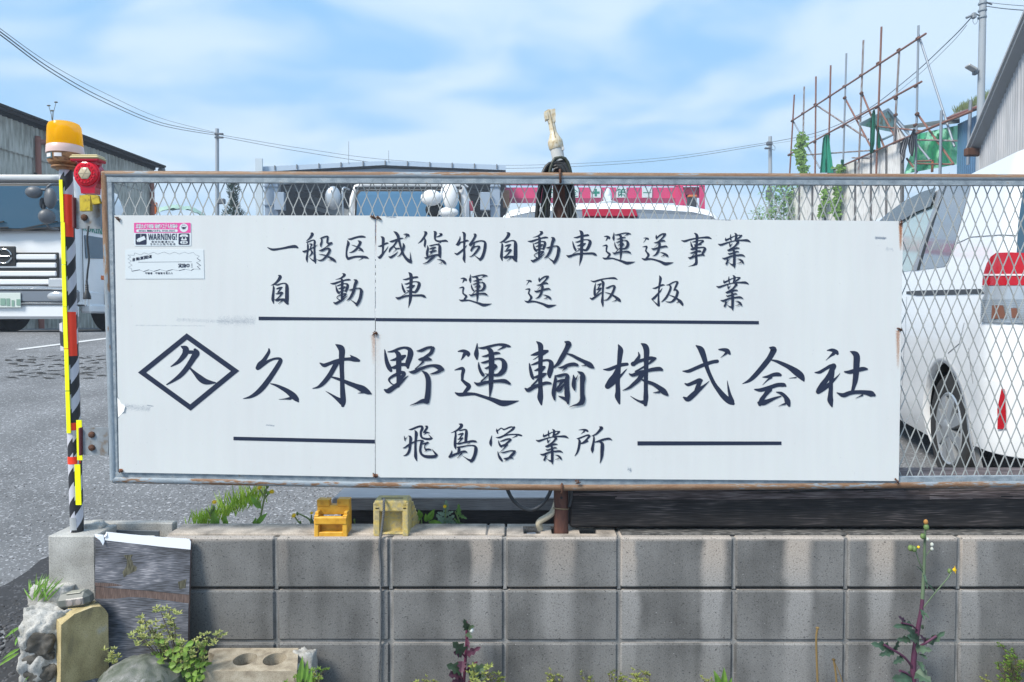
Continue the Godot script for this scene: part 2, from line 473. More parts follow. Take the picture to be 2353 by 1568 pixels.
	"久": "70 20 3,70 27 6.5,65 36 8,58 47 10,50 56 13,45 63 10;46 62 11,58 55 7.5,70 47 6,82 42.5 5,92 42 6,96 46 9,92 55 10.5,84 68 11,74 83 11.5,64 97 12,54 109 12,42 120 10,28 128 6,12 132 1;73 98 2,85 101.5 5,98 107.5 8,112 115.5 11,124 125 14,132 133 11,135.5 138 4;118 131 7,105 132.5 2.5,92 133.5 .7",
	"菱": "90 31 3,97 35 12,97 43 11,91 52 9,83 60 6.5,70 68 1.5;103 41 6.5,110 41 6.5;115 37 6,117 43 13,112 52 11,105 63 10,98 73 9.5,88 84 8.5,76 93 5.5,62 101.5 1.8;106 71 3.5,114 79 6,124 89 11,133 95 11,143 97 7,154 97.5 1.5",
	"木": "60 10.5 2,70 17 13,74 24 14,73.5 40 12.5,73.5 60 10.5,74.5 85 10,75 105 10.5,76 122 12,77 138 12,76 147 8;74 139 14,65 133 9,55 126 5,46 120 3,37.5 115 .8;25 52 2.5,34 57 8.5,46 53 7.5,60 48 8,75 44 7,90 43 7.5,102 43.5 11,112 46.5 6;92 34 1,97 38 5,105 43 8;63 50 12,56 63 11,48 77 11,40 88 10.5,30 99 9,20 106 5,7.5 109 1;50 83 3,62 86.5 5.5,75 91 7,90 97.5 9.5,105 103.5 11,120 110 15,132 117 11,139.5 121 3;122 118 4,109.5 119.6 .7",
	"野": "13 21 1.5,15 35 6,18 50 9,23 62 10.5,27 69 7;20 27 2,32 25.5 5.5,45 20 6,58 17.5 5.5,68 21 9,71 29 13,69 40 12.5,65 52 11.5,65 62 6;25 46 1.2,36 44 6,48 38 6,59 35.5 4.5;58 37 5,51 44 5;37 26 6,44 33 11,44.5 50 12,44 70 11,44 88 9,43 103 8;29 62 4,36 61.5 8,46 56.5 8,56 55 7,64 57 8;50 73 8,57 73 5,56 78 8,50 86 7,46 92 4;40 77 7,30 82 6,22.5 89 4.5,27 97 3,34 101 2;13 112 4,21 114.5 11,34 106 10.5,46 98 8.5,56 89 5,66 80 1;33 101 1.5,40 97 2;84.5 25 1.5,96 23.5 7,108 18 6,118 16.5 5.5;121 19 9,117 29 8,108 36 6.5,98 43 7;90 44 4,98 43 9,108 42.5 9,116 44 5;99 49 5,91 57 3,82 65 3;67 71.5 1.5,78 72 8,92 65.5 7,108 59.5 6,122 57.5 6,134 61 11,142 66 9;141 65 9,134 71 7,126 74 5,114 77 1.2;97 70 2,106 77 9,110.5 90 11,110.5 110 11.5,109 127 12.5,107 136 12;108 138 11,98 137 9,84 142 4,70 147 1",
	"輸": "29 4 2.5,37 12 11.5,38 25 11,37.5 50 10,37 75 9.5,37 95 9.5,37.5 115 11,37 130 13,39.5 145 4;15.5 34.5 1.5,28 31.5 8,42 27 9,54 24.5 4;53 26 5,42 34 4;20.5 44.5 .8,27 41 2,34 36 2.5;12.5 52 2,14.5 65 6,18 80 7.5,21 87 5;16 56.5 1.5,28 52.5 5.5,42 47 5,54 45.5 5,61 51 10,61 62 12,58 75 12,58 83 6;23 69 1,32 66.5 6,40 61 5,47 60.5 4;46 62 5,41 69 4;24 84 4,32 82 7,42 77.5 7,50 75.5 3;48 77 5,41 84 4;36 83 4,28 93 4,18 103 4;3 109 3,10 112.5 9,22 106 9,36 101 7.5,50 96.5 7,60 97.5 5;91 4 1.5,100 8.5 13,97 18 11,91 30 11,84 42 10.5,77 53 8,68 61 4;97 31 3,108 34.5 5.5,120 41 7,134 48 8,146 55 12,153 60 9,157 63 3;139 57 3,129 58 .7;77 62.5 1.2,88 61 6,100 56.5 8,112 54.5 8,120 56.5 6;95 62 5,86 70.5 .8;70 79 2,71 90 7,68.5 105 8.5,67 120 9.5,69 134 4;71 81 3,82 80 7,93 77.5 6,98 81 8,96 92 11,96.5 110 11,97.5 125 12,99 142 5;97 134 9,88 130 6,77 125.5 1;75 93 4,84 91 6,90 89 4;88 91 7,80 102 5,74 110 4;73 113 4,80 112 9,86 105 6,92 99 4;111.5 79 2,112.5 90 8,112 102 9.5,114 112 4;117 88 4,119.5 83 2,122 78 .6;120 71 1.5,130 76 9,132 85 12.5,131 100 10,131 120 10,132 132 12,130 140 12;130 140 12,121 145 6,112 147 3,102 151 .7",
	"株": "38.5 11 2.5,43 22 12,42 35 11.5,40 55 9.5,38.5 75 9.5,37 95 10,37.5 115 11,37 128 12.5,41 143 4;4 66.5 1.2,18 66 7.5,32 60.5 7.5,46 56 8,58 54.5 7;36 66 8,30 80 11,22 91 13,14 104 12;15 105 10,26 97 10,36 87 9,46 78 5,53 70 3,58 64.5 .7;89 8 1.5,98 14 12,101.5 24 13,101 45 11,100.5 70 9.5,100 95 9,100 115 9.5,100 130 11,99 145 8;98 140 12,88 138.5 5.5,78 134 3.5,65.5 126 .8;83.5 28 2,85 36 5.5,80 46 9,73 55 8;71 54 10,82 49 7.5,95 44.5 7,110 41 8,122 41 4;121 42 5,112 49 6,105 55 2;96 60 4,86 66 4,77 71 4;62 75.5 2,70 79 7,85 74 9,100 70 7,115 66.5 8.5,130 65 9,136 67 6;92 77 11,84 89 10,74 98 8.5,63 107 6,48 113.5 1;91 89 3,103 94 7,116 98.5 8,128 106 10,140 115.5 13,148 123 6;130 117 5,116 118.5 .8",
	"式": "45 13 3,55 21 13,60 32 13,65 48 11,70 65 9,77 82 8.5,86 100 9,97 115 11,108 128 13,120 138 13,128 143 7;125 138 11,120 122 7,117 108 4.5,114.5 91 .8;14 70 1.5,28 70 7.5,45 63 8,62 56 8.5,80 50 8,92 48 8;20 98 3,27 100.5 7,40 95.5 8.5,52 91 10,57 91 6;55 91 8,49 104 10,44 117 9;17 129 4,26 133 11,38 123.5 12,50 112.5 10,60 105 6,68 98 3,74.5 92 .7;94.5 21.5 2,106 22 7,115 25 10,120 31 5;112 30 6,106 35 2.5,99.5 40 .8",
	"会": "65.5 17 1.5,75 21 14,73 29 13,65 43 12,54 57 12,43 70 11,31 83 10,20 92 7,5.5 98.5 1;70 45 2.5,82 48 6,95 53.5 8.5,110 61 10.5,125 71 15,136 80 15,141.5 88 9,143.5 92.5 3;126 84.5 3,110.5 86 .8;50.5 83.5 1.5,62 82.5 6,76 78 8.5,86 77.5 9,91 79 6;70 84 6,61 91 3,51 101 .8;33 111 2.5,45 112.5 8,58 109.5 9,72 105 9,85 101 9,98 101 9,102 103 5;66 111 13,57 123 9,49 134 10,45 144 9;42 141 6,52 141 12,64 137 9,78 131 6,92 126.5 2.5;82 117 2,93 120 7,102 128 9,107 138 13,110.5 147 6;101 143.5 5,93 146 2,86.5 149.5 .7",
	"社": "39 23.5 2,50 23 7.5,59 27.5 10,62 31 6;53 31 8,45 37.5 3.5,36 46 .7;10.5 73 1.5,22 72.5 7,35 65 7,46 59 8,54 58 8;53 59 13,46 75 11,38 88 11,28 101 12,20 113 11;19 116 11,30 110 10,42 101 9,53 91 6,61 83 3,68 74.5 .7;52 64 8,49.5 80 10,47.5 95 9,47 110 9.5,46 125 11,46 136 13,49.5 149 4;91 26 2,101 31 12,105 38 14.5,104.5 55 14,103.5 75 13,101.5 92 11.5,98 106 8,94.5 118 7;78 71.5 3,90 72 8.5,105 68 9.5,120 65 9,128.5 65.5 4;61 118.5 2,75 124 9.5,90 119 9.5,108 117 8.5,125 118 10,138 121 13,145 124 6;118 124 4,110 127.5 2,102.5 131 .7",
	"飛": "33.5 24 1.5,45 22.5 7.5,60 16.5 8,75 11.5 8,85 12 9,87 20 11,82 32 9.5,81.5 45 8.5,86 55 8,95 59 8,108 61 9,120 60 9,126 58 5;124 58 7,118 50 4,110.5 42.5 1;97 10 1.5,105 12 9,104 19 9,98 28 8,93 33 6;92 35 5,102 34.5 7,114 36.5 4;102 38 4,91.5 44.5 .7;57.5 26 2.5,63 37 12,62 55 10.5,60.5 75 9.5,60 95 9.5,60.5 115 11,61 130 12,65.5 146 3.5;16 48 1.2,18 58 5,19.5 67 4;22 60 4,25 56 2,29 51.5 .6;32 47.5 1.2,40 53 10,41 65 11,39 85 10,37 102 10,32 115 10,24 123 7,12 127 1;10.5 96 2,19 94 6,32 85 8,46 76.5 6,60 70 4.5,74 66 4,84 66.5 6,90 69 7;86 69 10,82 80 9,79.5 95 9,79 108 9,84 120 9,94 127 10,108 130 12,125 130 12,138 128.5 12,145 125 5;143 123 10,134 112 6,124 99.5 1;88 79 5,100 77 6,108 73.5 5,112 76 3;108 76 5,100 82 5,96 90 3.5,97 98 4,102 102 6;100 102 7,112 101 7,120 102.5 5;104 105 4,95 111.5 .7",
	"島": "53.5 1.5 1.5,64 5 12,62 14 12,52 23 9,40 30 6,23 37 1;41 30 5,41.5 45 8,40 60 9.5,39 80 11,40 92 9,42.5 101 2;54.5 28.5 1.5,64 26.5 5.5,76 23.5 5.5,83 27 9,83.5 40 12,82 55 12,81 72 11;49 44 1.2,59 41.5 6,70 38 5;71 39 5,64 48 5.5,57 57 4;48 61.5 1.2,57 60.5 5,69 56 4;69 57 5,61 66 4.5,52 75 3;45 78 5,55 79 7,70 75.5 6.5,88 72 7,105 69 8.5,118 70 8,123 72 4;97 76 3,85 82 .7;48 93 5,65 91 6,85 87 4.5,102 85.5 4.5,116 88 7,120.5 97 13,119.5 112 13.5,115 128 13,108 142 13,101 150 7;104 146 12,92 142 7,80 134 3,67.5 126 .8;54 95 9,54 105 11,52 117 9;27 105 1.5,25 116 7,20 128 10;18 130 10,30 125 10,45 118.5 8.5,60 113 8,75 109.5 9,85 112 5;65 117 6,57 126 4,47.5 136 1.5",
	"営": "40.5 20 1.5,42 29 8,45 39 4;46 27 5,54 20.5 4.5,60 18 4,68 23 6,78 20.5 5.5,90 15 6,102 13 5;109 15 9,104 22 9,92 31 7,78 40 5,66 48 4;37 54.5 1.2,52 54.5 7,70 47.5 6.5,90 43.5 5,110 42.5 5,126 44 7,138 47 6;120 48 5,110 52.5 3,100 56.5 .7;22 46 1.2,19 60 6,17 76 11.5,18.5 88 4;47.5 65.5 1.2,50 77 6,55 87 8,60 92 5;52.5 70 1.2,65 67 6,80 61.5 6.5,92 60 6;95 63 9,90 69 8,80 77 7,72 84 6;60 87 6,72 85 10,82 81 6;82 83 6,74 92 5,64 103 3,50 115.5 1;45 108.5 1.5,47 120 5.5,53 134 10,61 145 8;56 114 1.2,70 113 5.5,85 108.5 5,100 106.5 5,112 109 8;112 109 8,108 116 11,98 126 11,90 134 9;69 137 3,77 138 8,92 134 7,104 135.5 4.5;86 138 5,72 150 .7",
	"所": "14 20.5 1.2,30 19 5.5,43 21 9,50 25 7;36 26 7,30 31 3.5,23 37 .7;6 54.5 1.5,16 53 6,30 47.5 6,45 41.5 6,54 41 7,58 44 6;57 44 9,49 54 8,40 63 7,30 71 6;24 73 6,36 69.5 8,50 64 6;14 56 4,18 64 9,16.5 80 9.5,13 97 9,8 110 7,-1 123 2;94.5 7.5 1.5,104 12 13,99 20 11,90 30 8.5,80 38 6.5,64 44 1.2;73 43 4,74.5 55 7,72 72 9,69 88 11,68 98 12,68 110 3;77 68 3,90 65 7,108 59 8.5,125 55 8.5,136 55 8,145 60 2.5;95 66 4,106 73 12,107 88 14.5,106 105 13.5,105 122 11.5,102 138 7,97.5 152 1",
	"一": "0 70 3,20 78 9,55 74 8,85 68 10,108 66 12,118 71 6",
}
# small printed characters on a 10 x 10 grid, thin lines
const PRINT := {
	"監": "1 0 1 4;1 0 5 0;1 2 5 2;1 4 5 4;6 0 9 1;7 2 9 4;1 6 9 6;1 6 1 9;4 6 4 9;6 6 6 9;9 6 9 9;0 9 10 9", "視": "2 0 3 1;0 2 4 2 1 6;2 4 2 10;5 0 9 0 9 6 5 6 5 0;5 2 9 2;5 4 9 4;6 6 4 10;8 6 8 9 10 9",
	"カ": "1 3 9 3 8 9 6 8;5 0 5 4 1 10", "メ": "8 0 6 6 1 10;3 3 8 8", "ラ": "2 1 8 1;1 4 9 4 7 8 3 10", "連": "1 1 2 2;0 4 2 4 2 8 0 9;2 8 10 10;4 1 10 1;7 0 7 9;5 3 9 3 9 6 5 6 5 3;4 7 10 7",
	"動": "4 0 1 1;0 2 6 2;3 1 3 9;1 3 5 3 5 6 1 6 1 3;1 4 5 4;1 7 5 7;0 9 6 9;6 3 10 3 9 10 8 9;8 0 8 4 6 10", "通": "1 1 2 2;0 4 2 4 2 8 0 9;2 8 10 10;4 0 9 0 7 2;4 9 4 3 10 3 10 9;4 5 10 5;4 7 10 7;7 3 7 9",
	"報": "1 1 5 1;3 0 3 10;0 3 5 3;0 5 5 5;0 7 5 7;6 10 6 0 10 0 9 3;6 4 10 4 7 10;7 6 10 10", "シ": "1 1 3 2;0 4 2 5;1 9 5 8 9 2", "ス": "1 1 8 1 5 6 1 10;5 6 9 10", "テ": "2 0 8 0;0 4 10 4;5 4 5 7 2 10", "ム": "5 0 2 8 8 7;6 5 9 10",
	"作": "3 0 0 5;2 3 2 10;6 0 4 5;5 2 10 2;7 2 7 10;7 5 10 5;7 7 10 7", "中": "1 2 9 2 9 7 1 7 1 2;5 0 5 10", "防": "0 0 0 10;0 0 3 0 2 4 3 7 0 7;7 0 7 2;4 2 10 2;6 2 6 6 4 10;6 5 9 5 9 9 7 9", "犯": "3 0 0 3;1 1 3 5 2 10 1 9;3 5 0 8;5 1 9 1 9 5 6 5;5 1 5 9 10 9 10 7",
	"保": "3 0 0 5;2 3 2 10;4 0 9 0 9 3 4 3 4 0;3 5 10 5;6 3 6 10;6 5 3 9;6 5 10 9", "安": "5 0 5 1;0 3 0 1 10 1 10 3;4 3 2 7 8 10;8 4 2 10;0 5 10 5", "裝": "1 0 1 4;0 2 2 2;3 0 3 5;5 2 10 2;7 0 7 4;0 6 10 6;4 6 0 9;4 6 4 10;6 6 10 10",
	"置": "1 0 9 0 9 2 1 2 1 0;4 0 4 2;6 0 6 2;0 3 10 3;2 4 8 4 8 8 2 8 2 4;2 6 8 6;0 5 0 10 10 10", "運": "1 1 2 2;0 4 2 4 2 8 0 9;2 8 10 10;4 2 4 0 10 0 10 2;7 1 7 9;5 2 9 2;5 3 9 3 9 6 5 6 5 3;4 7 10 7", "行": "3 0 0 3;3 3 0 6;2 5 2 10;5 1 10 1;4 4 10 4;8 4 8 10 6 9",
	"경": "1 0 5 0 3 5;6 1 8 1;6 3 8 3;8 0 8 6;5 7 3 8 5 10 8 8 5 7", "보": "2 0 2 5 8 5 8 0;2 2 8 2;5 5 5 8;0 8 10 8", "시": "4 1 1 9;4 4 6 9;8 0 8 10", "스": "5 0 1 6;5 2 9 6;0 9 10 9", "템": "4 0 1 0 1 5 4 5;1 2 4 2;6 0 6 6;8 0 8 6;2 7 8 7 8 10 2 10 2 7", "작": "1 0 6 0 2 5;4 2 6 5;8 0 8 6;8 3 10 3;2 7 8 7 8 10", "동": "8 0 2 0 2 3 8 3;5 3 5 5;0 5 10 5;5 7 2 8 5 10 8 8 5 7", "중": "2 0 8 0 4 3;5 1 8 3;0 5 10 5;5 5 5 7;5 7 2 8 5 10 8 8 5 7",
	"自": "5 0 4 2;2 2 8 2 8 10 2 10 2 2;2 5 8 5;2 7 8 7", "車": "0 1 10 1;2 3 8 3 8 7 2 7 2 3;2 5 8 5;0 9 10 9;5 0 5 10", "関": "0 10 0 0 4 0 4 3 0 3;10 3 6 3 6 0 10 0 10 10;3 4 4 5;7 4 6 5;2 6 8 6;2 8 8 8;5 6 2 10;5 8 8 10", "実": "5 0 5 1;0 3 0 1 10 1 10 3;2 4 8 4;2 6 8 6;0 8 10 8;5 2 5 7 1 10;5 7 9 10", "施": "2 0 2 2;0 2 5 2;2 2 0 10;2 5 4 5 4 9 2 9;6 0 5 3;6 2 10 2;6 5 10 4 10 7;8 3 8 8;6 4 6 9 10 9",
	"不": "0 1 10 1;6 1 0 6;5 3 5 10;6 4 10 7", "審": "5 0 5 1;0 3 0 1 10 1 10 3;1 4 9 4;5 2 5 6;4 4 0 7;6 4 10 7;2 7 8 7 8 10 2 10 2 7;2 8 8 8", "者": "2 1 8 1;5 0 5 4;0 4 10 4;9 0 1 7;3 6 8 6 8 10 3 10 3 6;3 8 8 8", "・": "5 5 5 6", "を": "2 1 8 1;5 0 2 6 5 5 6 8;9 4 4 7 4 9 8 10", "見": "2 0 8 0 8 6 2 6 2 0;2 2 8 2;2 4 8 4;4 6 1 10;6 6 6 10 10 10", "た": "1 2 6 2;4 0 1 10;6 5 10 5;6 9 10 10", "ら": "3 0 6 1;2 3 2 6 7 5 8 8 4 10",
	"一": "0 5 10 5", "全": "5 0 0 4;5 0 10 4;2 5 8 5;2 7 8 7;0 10 10 10;5 5 5 10", "第": "2 0 0 2;1 1 4 1;7 0 5 2;6 1 10 1;1 3 9 3 9 5 1 5 1 8 9 8 9 10;5 3 5 10;5 6 1 10", "!": "5 0 5 7;5 9 5 10",
}


# strokes as ribbons lying on a plane; at() turns letter units into a point, each stroke a hair above the last
func brush(b: B, text: String, at: Callable) -> void:
	var lift := 0.0
	for stroke in text.split(";"):
		var pts := []
		for s in stroke.split(","):
			var q := s.split_floats(" ", false)
			pts.append(Vector3(q[0], q[1], q[2]))
		var c := curve(pts, 5)
		var L := []
		var R := []
		for i in c.size():
			var t: Vector3 = c[mini(i + 1, c.size() - 1)] - c[maxi(i - 1, 0)]
			var n2 := Vector2(-t.y, t.x).normalized() * maxf(c[i].z, 0.5) * 0.5
			L.append(Vector2(c[i].x, c[i].y) + n2)
			R.append(Vector2(c[i].x, c[i].y) - n2)
		for i in c.size() - 1:
			b.quad(at.call(L[i], lift), at.call(L[i + 1], lift), at.call(R[i + 1], lift), at.call(R[i], lift))
		for e in [0, c.size() - 1]:
			var m: Vector2 = (L[e] + R[e]) * 0.5
			var r: Vector2 = (L[e] - R[e]) * 0.5
			if r.length() > 1.0:
				var sgn := 1.0 if e == 0 else -1.0
				for k in 6:
					b.tri(at.call(m, lift), at.call(m + r.rotated(sgn * PI * k / 6.0), lift), at.call(m + r.rotated(sgn * PI * (k + 1) / 6.0), lift))
		lift += 0.00012


# a line of small print from (x, y), each character w wide and h high, in the same plane units as at()
func print_line(b: B, text: String, x: float, y: float, w: float, h: float, gap: float, pen: float, at: Callable, slope := 0.0) -> void:
	for i in text.length():
		if not PRINT.has(text[i]):
			continue
		var ox := x + i * (w + gap)
		var oy := y + slope * (ox - x)
		for stroke in (PRINT[text[i]] as String).split(";"):
			var q := stroke.split_floats(" ", false)
			for k in range(0, q.size() - 2, 2):
				var a := Vector2(ox + q[k] * w / 10.0, oy + q[k + 1] * h / 10.0 + slope * q[k] * w / 10.0)
				var c := Vector2(ox + q[k + 2] * w / 10.0, oy + q[k + 3] * h / 10.0 + slope * q[k + 2] * w / 10.0)
				var d := (c - a).normalized()
				var s := Vector2(-d.y, d.x) * pen * 0.5
				b.quad(at.call(a - s - d * pen * 0.4, 0.0), at.call(a + s - d * pen * 0.4, 0.0), at.call(c + s + d * pen * 0.4, 0.0), at.call(c - s + d * pen * 0.4, 0.0))


# Latin lettering fitted into a rectangle: corner, along and down vectors
func words(called: String, text: String, corner: Vector3, along: Vector3, down: Vector3, m: Material, parent: Node3D, serif := false) -> void:
	var f := SystemFont.new()
	f.font_names = PackedStringArray(["Droid Serif" if serif else "Droid Sans"])
	f.font_weight = 700
	var t := TextMesh.new()
	t.font = f
	t.text = text
	t.font_size = 48
	t.pixel_size = 0.01
	t.depth = 0.0
	t.curve_step = 1.0
	var bb := t.get_aabb()
	var o := MeshInstance3D.new()
	o.mesh = t
	o.material_override = m
	o.name = called
	var bx := along / bb.size.x
	var by := -down / bb.size.y
	o.transform = Transform3D(Basis(bx, by, bx.cross(by).normalized()), corner - parent.position - bx * bb.position.x - by * (bb.position.y + bb.size.y))
	parent.add_child(o, true)


# ---------- sky: air that whitens towards the horizon and drifting cloud, computed for every direction ----------
func sky_image() -> Image:
	var w := 1536
	var h := 768
	var im := Image.create(w, h, false, Image.FORMAT_RGBF)
	var big := noise(0.55, 4, 41)
	var mid := noise(1.7, 5, 7)
	var warp := noise(0.8, 3, 99)
	var blue := Color(0.23, 0.50, 0.86)
	var pale := Color(0.44, 0.69, 0.93)
	var low := Color(0.70, 0.84, 0.95)
	var white := Color(0.67, 0.81, 0.95)
	for y in h:
		var el := (0.5 - (y + 0.5) / h) * PI
		if el < -0.02:
			for x in w:
				im.set_pixel(x, y, Color(0.42, 0.47, 0.52))
			continue
		var s := sin(maxf(el, 0.0))
		var f := pow(clampf(1.0 - s, 0.0, 1.0), 2.6)
		var hz := pow(clampf(1.0 - s, 0.0, 1.0), 9.0)
		for x in w:
			var az := ((x + 0.5) / w - 0.5) * TAU
			var dir := Vector3(sin(az) * cos(el), s, -cos(az) * cos(el))
			var q := Vector2(dir.x, dir.z) / (dir.y + 0.22)
			q.x *= 0.8
			var wp := warp.get_noise_2d(q.x * 1.3, q.y * 1.3)
			var a := big.get_noise_2d(q.x + wp * 0.3, q.y * 1.25 + wp * 0.25)
			var b := mid.get_noise_2d(q.x * 1.1 + wp * 0.3, q.y * 1.5 - wp * 0.3)
			var c := clampf(0.60 + a * 0.8 + b * 0.72, 0.0, 1.0)
			c = smoothstep(0.10, 0.95, c)
			var base := blue.lerp(pale, f)
			var col := base.lerp(white, c * 0.82)
			col = col.lerp(low, hz * 0.85)
			im.set_pixel(x, y, col)
	return im


func setup() -> void:
	var cam := Camera3D.new()
	cam.name = "camera"
	cam.fov = rad_to_deg(2.0 * atan(784.0 / FOCAL))
	cam.near = 0.05
	cam.far = 900.0
	cam.position = EYE
	cam.rotation.x = PITCH
	add_child(cam)
	cam.current = true
	var sm := PanoramaSkyMaterial.new()
	sm.panorama = ImageTexture.create_from_image(sky_image())
	var sk := Sky.new()
	sk.sky_material = sm
	var e := Environment.new()
	e.background_mode = Environment.BG_SKY
	e.sky = sk
	e.background_energy_multiplier = 0.86
	e.tonemap_mode = Environment.TONE_MAPPER_LINEAR
	e.tonemap_exposure = 1.38
	e.fog_enabled = true
	e.fog_density = 0.003
	e.fog_light_color = Color(0.86, 0.92, 1.0)
	e.sdfgi_enabled = true
	e.ssao_enabled = true
	e.ssil_enabled = true
	var we := WorldEnvironment.new()
	we.name = "world_environment"
	we.environment = e
	add_child(we)
	var sun := DirectionalLight3D.new()
	sun.name = "sun"
	sun.light_energy = 1.25
	sun.light_color = Color(1.0, 0.97, 0.92)
	sun.light_angular_distance = 18.0
	sun.shadow_enabled = true
	sun.sky_mode = DirectionalLight3D.SKY_MODE_LIGHT_ONLY
	sun.look_at_from_position(Vector3(-0.58, 0.80, 0.46), Vector3.ZERO)
	add_child(sun)


# ---------- shared surfaces ----------
func surfaces() -> void:
	var speck := ntex(0.22, 3, 5, [0.0, grey(0.42), 0.3, grey(0.8), 0.55, grey(0.98), 0.8, grey(1.08).clamp(), 1.0, grey(1.0)], 512)
	var grit := ntex(0.35, 2, 6, [0.0, grey(0.0), 1.0, grey(1.0)], 512)
	var cells := ntex(0.055, 2, 8, [0.0, grey(0.0), 0.5, grey(0.5), 1.0, grey(1.0)], 512, FastNoiseLite.TYPE_CELLULAR)
	mats.speck = speck
	mats.grit = grit
	# asphalt with pale stones
	var asp := ntex(0.012, 4, 12, [0.0, grey(0.62), 0.5, grey(0.85), 1.0, grey(1.0)], 512)
	var at := asphalt()
	var g := tmat(null, Vector2(2.0, 2.0), asp, Vector2(5.3, 5.3), 0.95, at, 0.25)
	g.albedo_texture = at
	mats.ground = g
	var concrete := ntex(0.01, 5, 21, [0.0, Color(0.29, 0.285, 0.265), 0.5, Color(0.42, 0.415, 0.395), 1.0, Color(0.54, 0.535, 0.51)], 512)
	mats.concrete = tmat(concrete, Vector2(0.8, 0.8), speck, Vector2(0.69, 0.69), 0.92, grit, 0.12)
	var cap := ntex(0.014, 5, 22, [0.0, Color(0.17, 0.15, 0.13), 0.35, Color(0.33, 0.29, 0.25), 0.6, Color(0.46, 0.40, 0.34), 1.0, Color(0.56, 0.49, 0.42)], 512)
	mats.cap = tmat(cap, Vector2(0.9, 0.9), speck, Vector2(0.63, 0.63), 0.95, grit, 0.15)
	mats.mortar = tmat(ntex(0.02, 4, 23, [0.0, grey(0.18), 1.0, Color(0.36, 0.35, 0.335)], 256), Vector2(0.5, 0.5), speck, Vector2(0.6, 0.6), 0.95)
	mats.yellow_concrete = tmat(ntex(0.012, 5, 24, [0.0, Color(0.20, 0.17, 0.10), 0.4, Color(0.42, 0.34, 0.17), 0.75, Color(0.55, 0.45, 0.24), 1.0, Color(0.52, 0.49, 0.42)], 512), Vector2(0.5, 0.9), speck, Vector2(0.51, 0.51), 0.95, grit, 0.15)
	mats.dark_stone = tmat(ntex(0.02, 4, 25, [0.0, Color(0.05, 0.048, 0.04), 0.6, Color(0.13, 0.12, 0.105), 1.0, Color(0.24, 0.225, 0.20)], 256), Vector2(0.25, 0.25), speck, Vector2(0.33, 0.33), 0.95, grit, 0.3)
	mats.boulder = tmat(ntex(0.015, 5, 26, [0.0, Color(0.06, 0.075, 0.05), 0.45, Color(0.13, 0.145, 0.12), 0.75, Color(0.2, 0.205, 0.19), 1.0, Color(0.34, 0.34, 0.33)], 512), Vector2(0.45, 0.45), speck, Vector2(0.36, 0.36), 0.9, grit, 0.12)
	# timber: grain drawn along x
	var grn := ntex(0.045, 3, 32, [0.0, grey(0.3), 0.4, grey(0.75), 0.7, grey(1.0), 1.0, grey(1.0)], 256)
	mats.dark_timber = wood(grain(1024, 256, 1.9, 0.16, 7.0, 190.0, 0.35, [Color(0.007, 0.007, 0.008), Color(0.015, 0.014, 0.015), Color(0.022, 0.02, 0.021), Color(0.04, 0.035, 0.035), Color(0.12, 0.10, 0.10)], 31), 1.9, 0.16)
	mats.weathered = wood(grain(1024, 256, 1.5, 0.10, 9.0, 260.0, 0.3, [Color(0.025, 0.019, 0.019), Color(0.06, 0.046, 0.046), Color(0.11, 0.085, 0.085), Color(0.17, 0.14, 0.14), Color(0.28, 0.24, 0.24)], 33), 1.5, 0.10, 0.9, 0.3)
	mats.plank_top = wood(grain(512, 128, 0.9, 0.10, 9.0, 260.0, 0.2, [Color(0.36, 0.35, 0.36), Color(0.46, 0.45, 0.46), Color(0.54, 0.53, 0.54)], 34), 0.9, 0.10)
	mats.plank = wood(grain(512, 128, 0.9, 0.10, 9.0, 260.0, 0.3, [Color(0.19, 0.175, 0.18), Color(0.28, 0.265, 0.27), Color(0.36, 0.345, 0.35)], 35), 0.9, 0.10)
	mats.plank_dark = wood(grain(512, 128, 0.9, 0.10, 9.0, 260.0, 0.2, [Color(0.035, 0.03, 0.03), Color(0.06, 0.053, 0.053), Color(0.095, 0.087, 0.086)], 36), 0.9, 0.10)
	mats.ply = wood(grain(640, 1024, 0.62, 0.60, 18.0, 260.0, 0.55, [Color(0.025, 0.026, 0.03), Color(0.055, 0.06, 0.073), Color(0.095, 0.102, 0.125), Color(0.135, 0.142, 0.17), Color(0.30, 0.30, 0.33)], 37), 0.62, 0.60, 0.8, 0.05)
	mats.ply.uv1_offset = Vector3(0.45, 0, 0)
	mats.ply_core = tmat(ntex(0.02, 3, 39, [0.0, Color(0.075, 0.05, 0.045), 1.0, Color(0.19, 0.135, 0.12)], 256), Vector2(0.03, 0.4), grn, Vector2(0.03, 0.5), 0.9)
	mats.ply_torn = tmat(ntex(0.03, 3, 40, [0.0, Color(0.02, 0.02, 0.014), 0.5, Color(0.08, 0.078, 0.055), 1.0, Color(0.20, 0.19, 0.14)], 256), Vector2(0.04, 0.3), null, Vector2.ONE, 0.95)
	# metals
	var galv := ntex(0.02, 5, 51, [0.0, Color(0.20, 0.24, 0.28), 0.5, Color(0.30, 0.36, 0.41), 0.8, Color(0.38, 0.43, 0.47), 1.0, Color(0.27, 0.22, 0.17)], 512)
	mats.galv = tmat(galv, Vector2(0.5, 0.35), speck, Vector2(0.48, 0.48), 0.6)
	mats.galv.metallic = 0.25
	mats.rail_rust = rail(0.30, 0.81, 0.22, 0, 52)
	mats.rail_mixed = rail(0.64, 1.02, 0.34, 1, 53)
	mats.stile = rail(0.66, 1.1, 0.34, 2, 54)
	mats.rust_pipe = tmat(ntex(0.02, 4, 55, [0.0, Color(0.055, 0.022, 0.018), 0.5, Color(0.105, 0.042, 0.03), 1.0, Color(0.17, 0.075, 0.05)], 256), Vector2(1.0, 0.5), speck, Vector2(0.5, 0.24), 0.7)
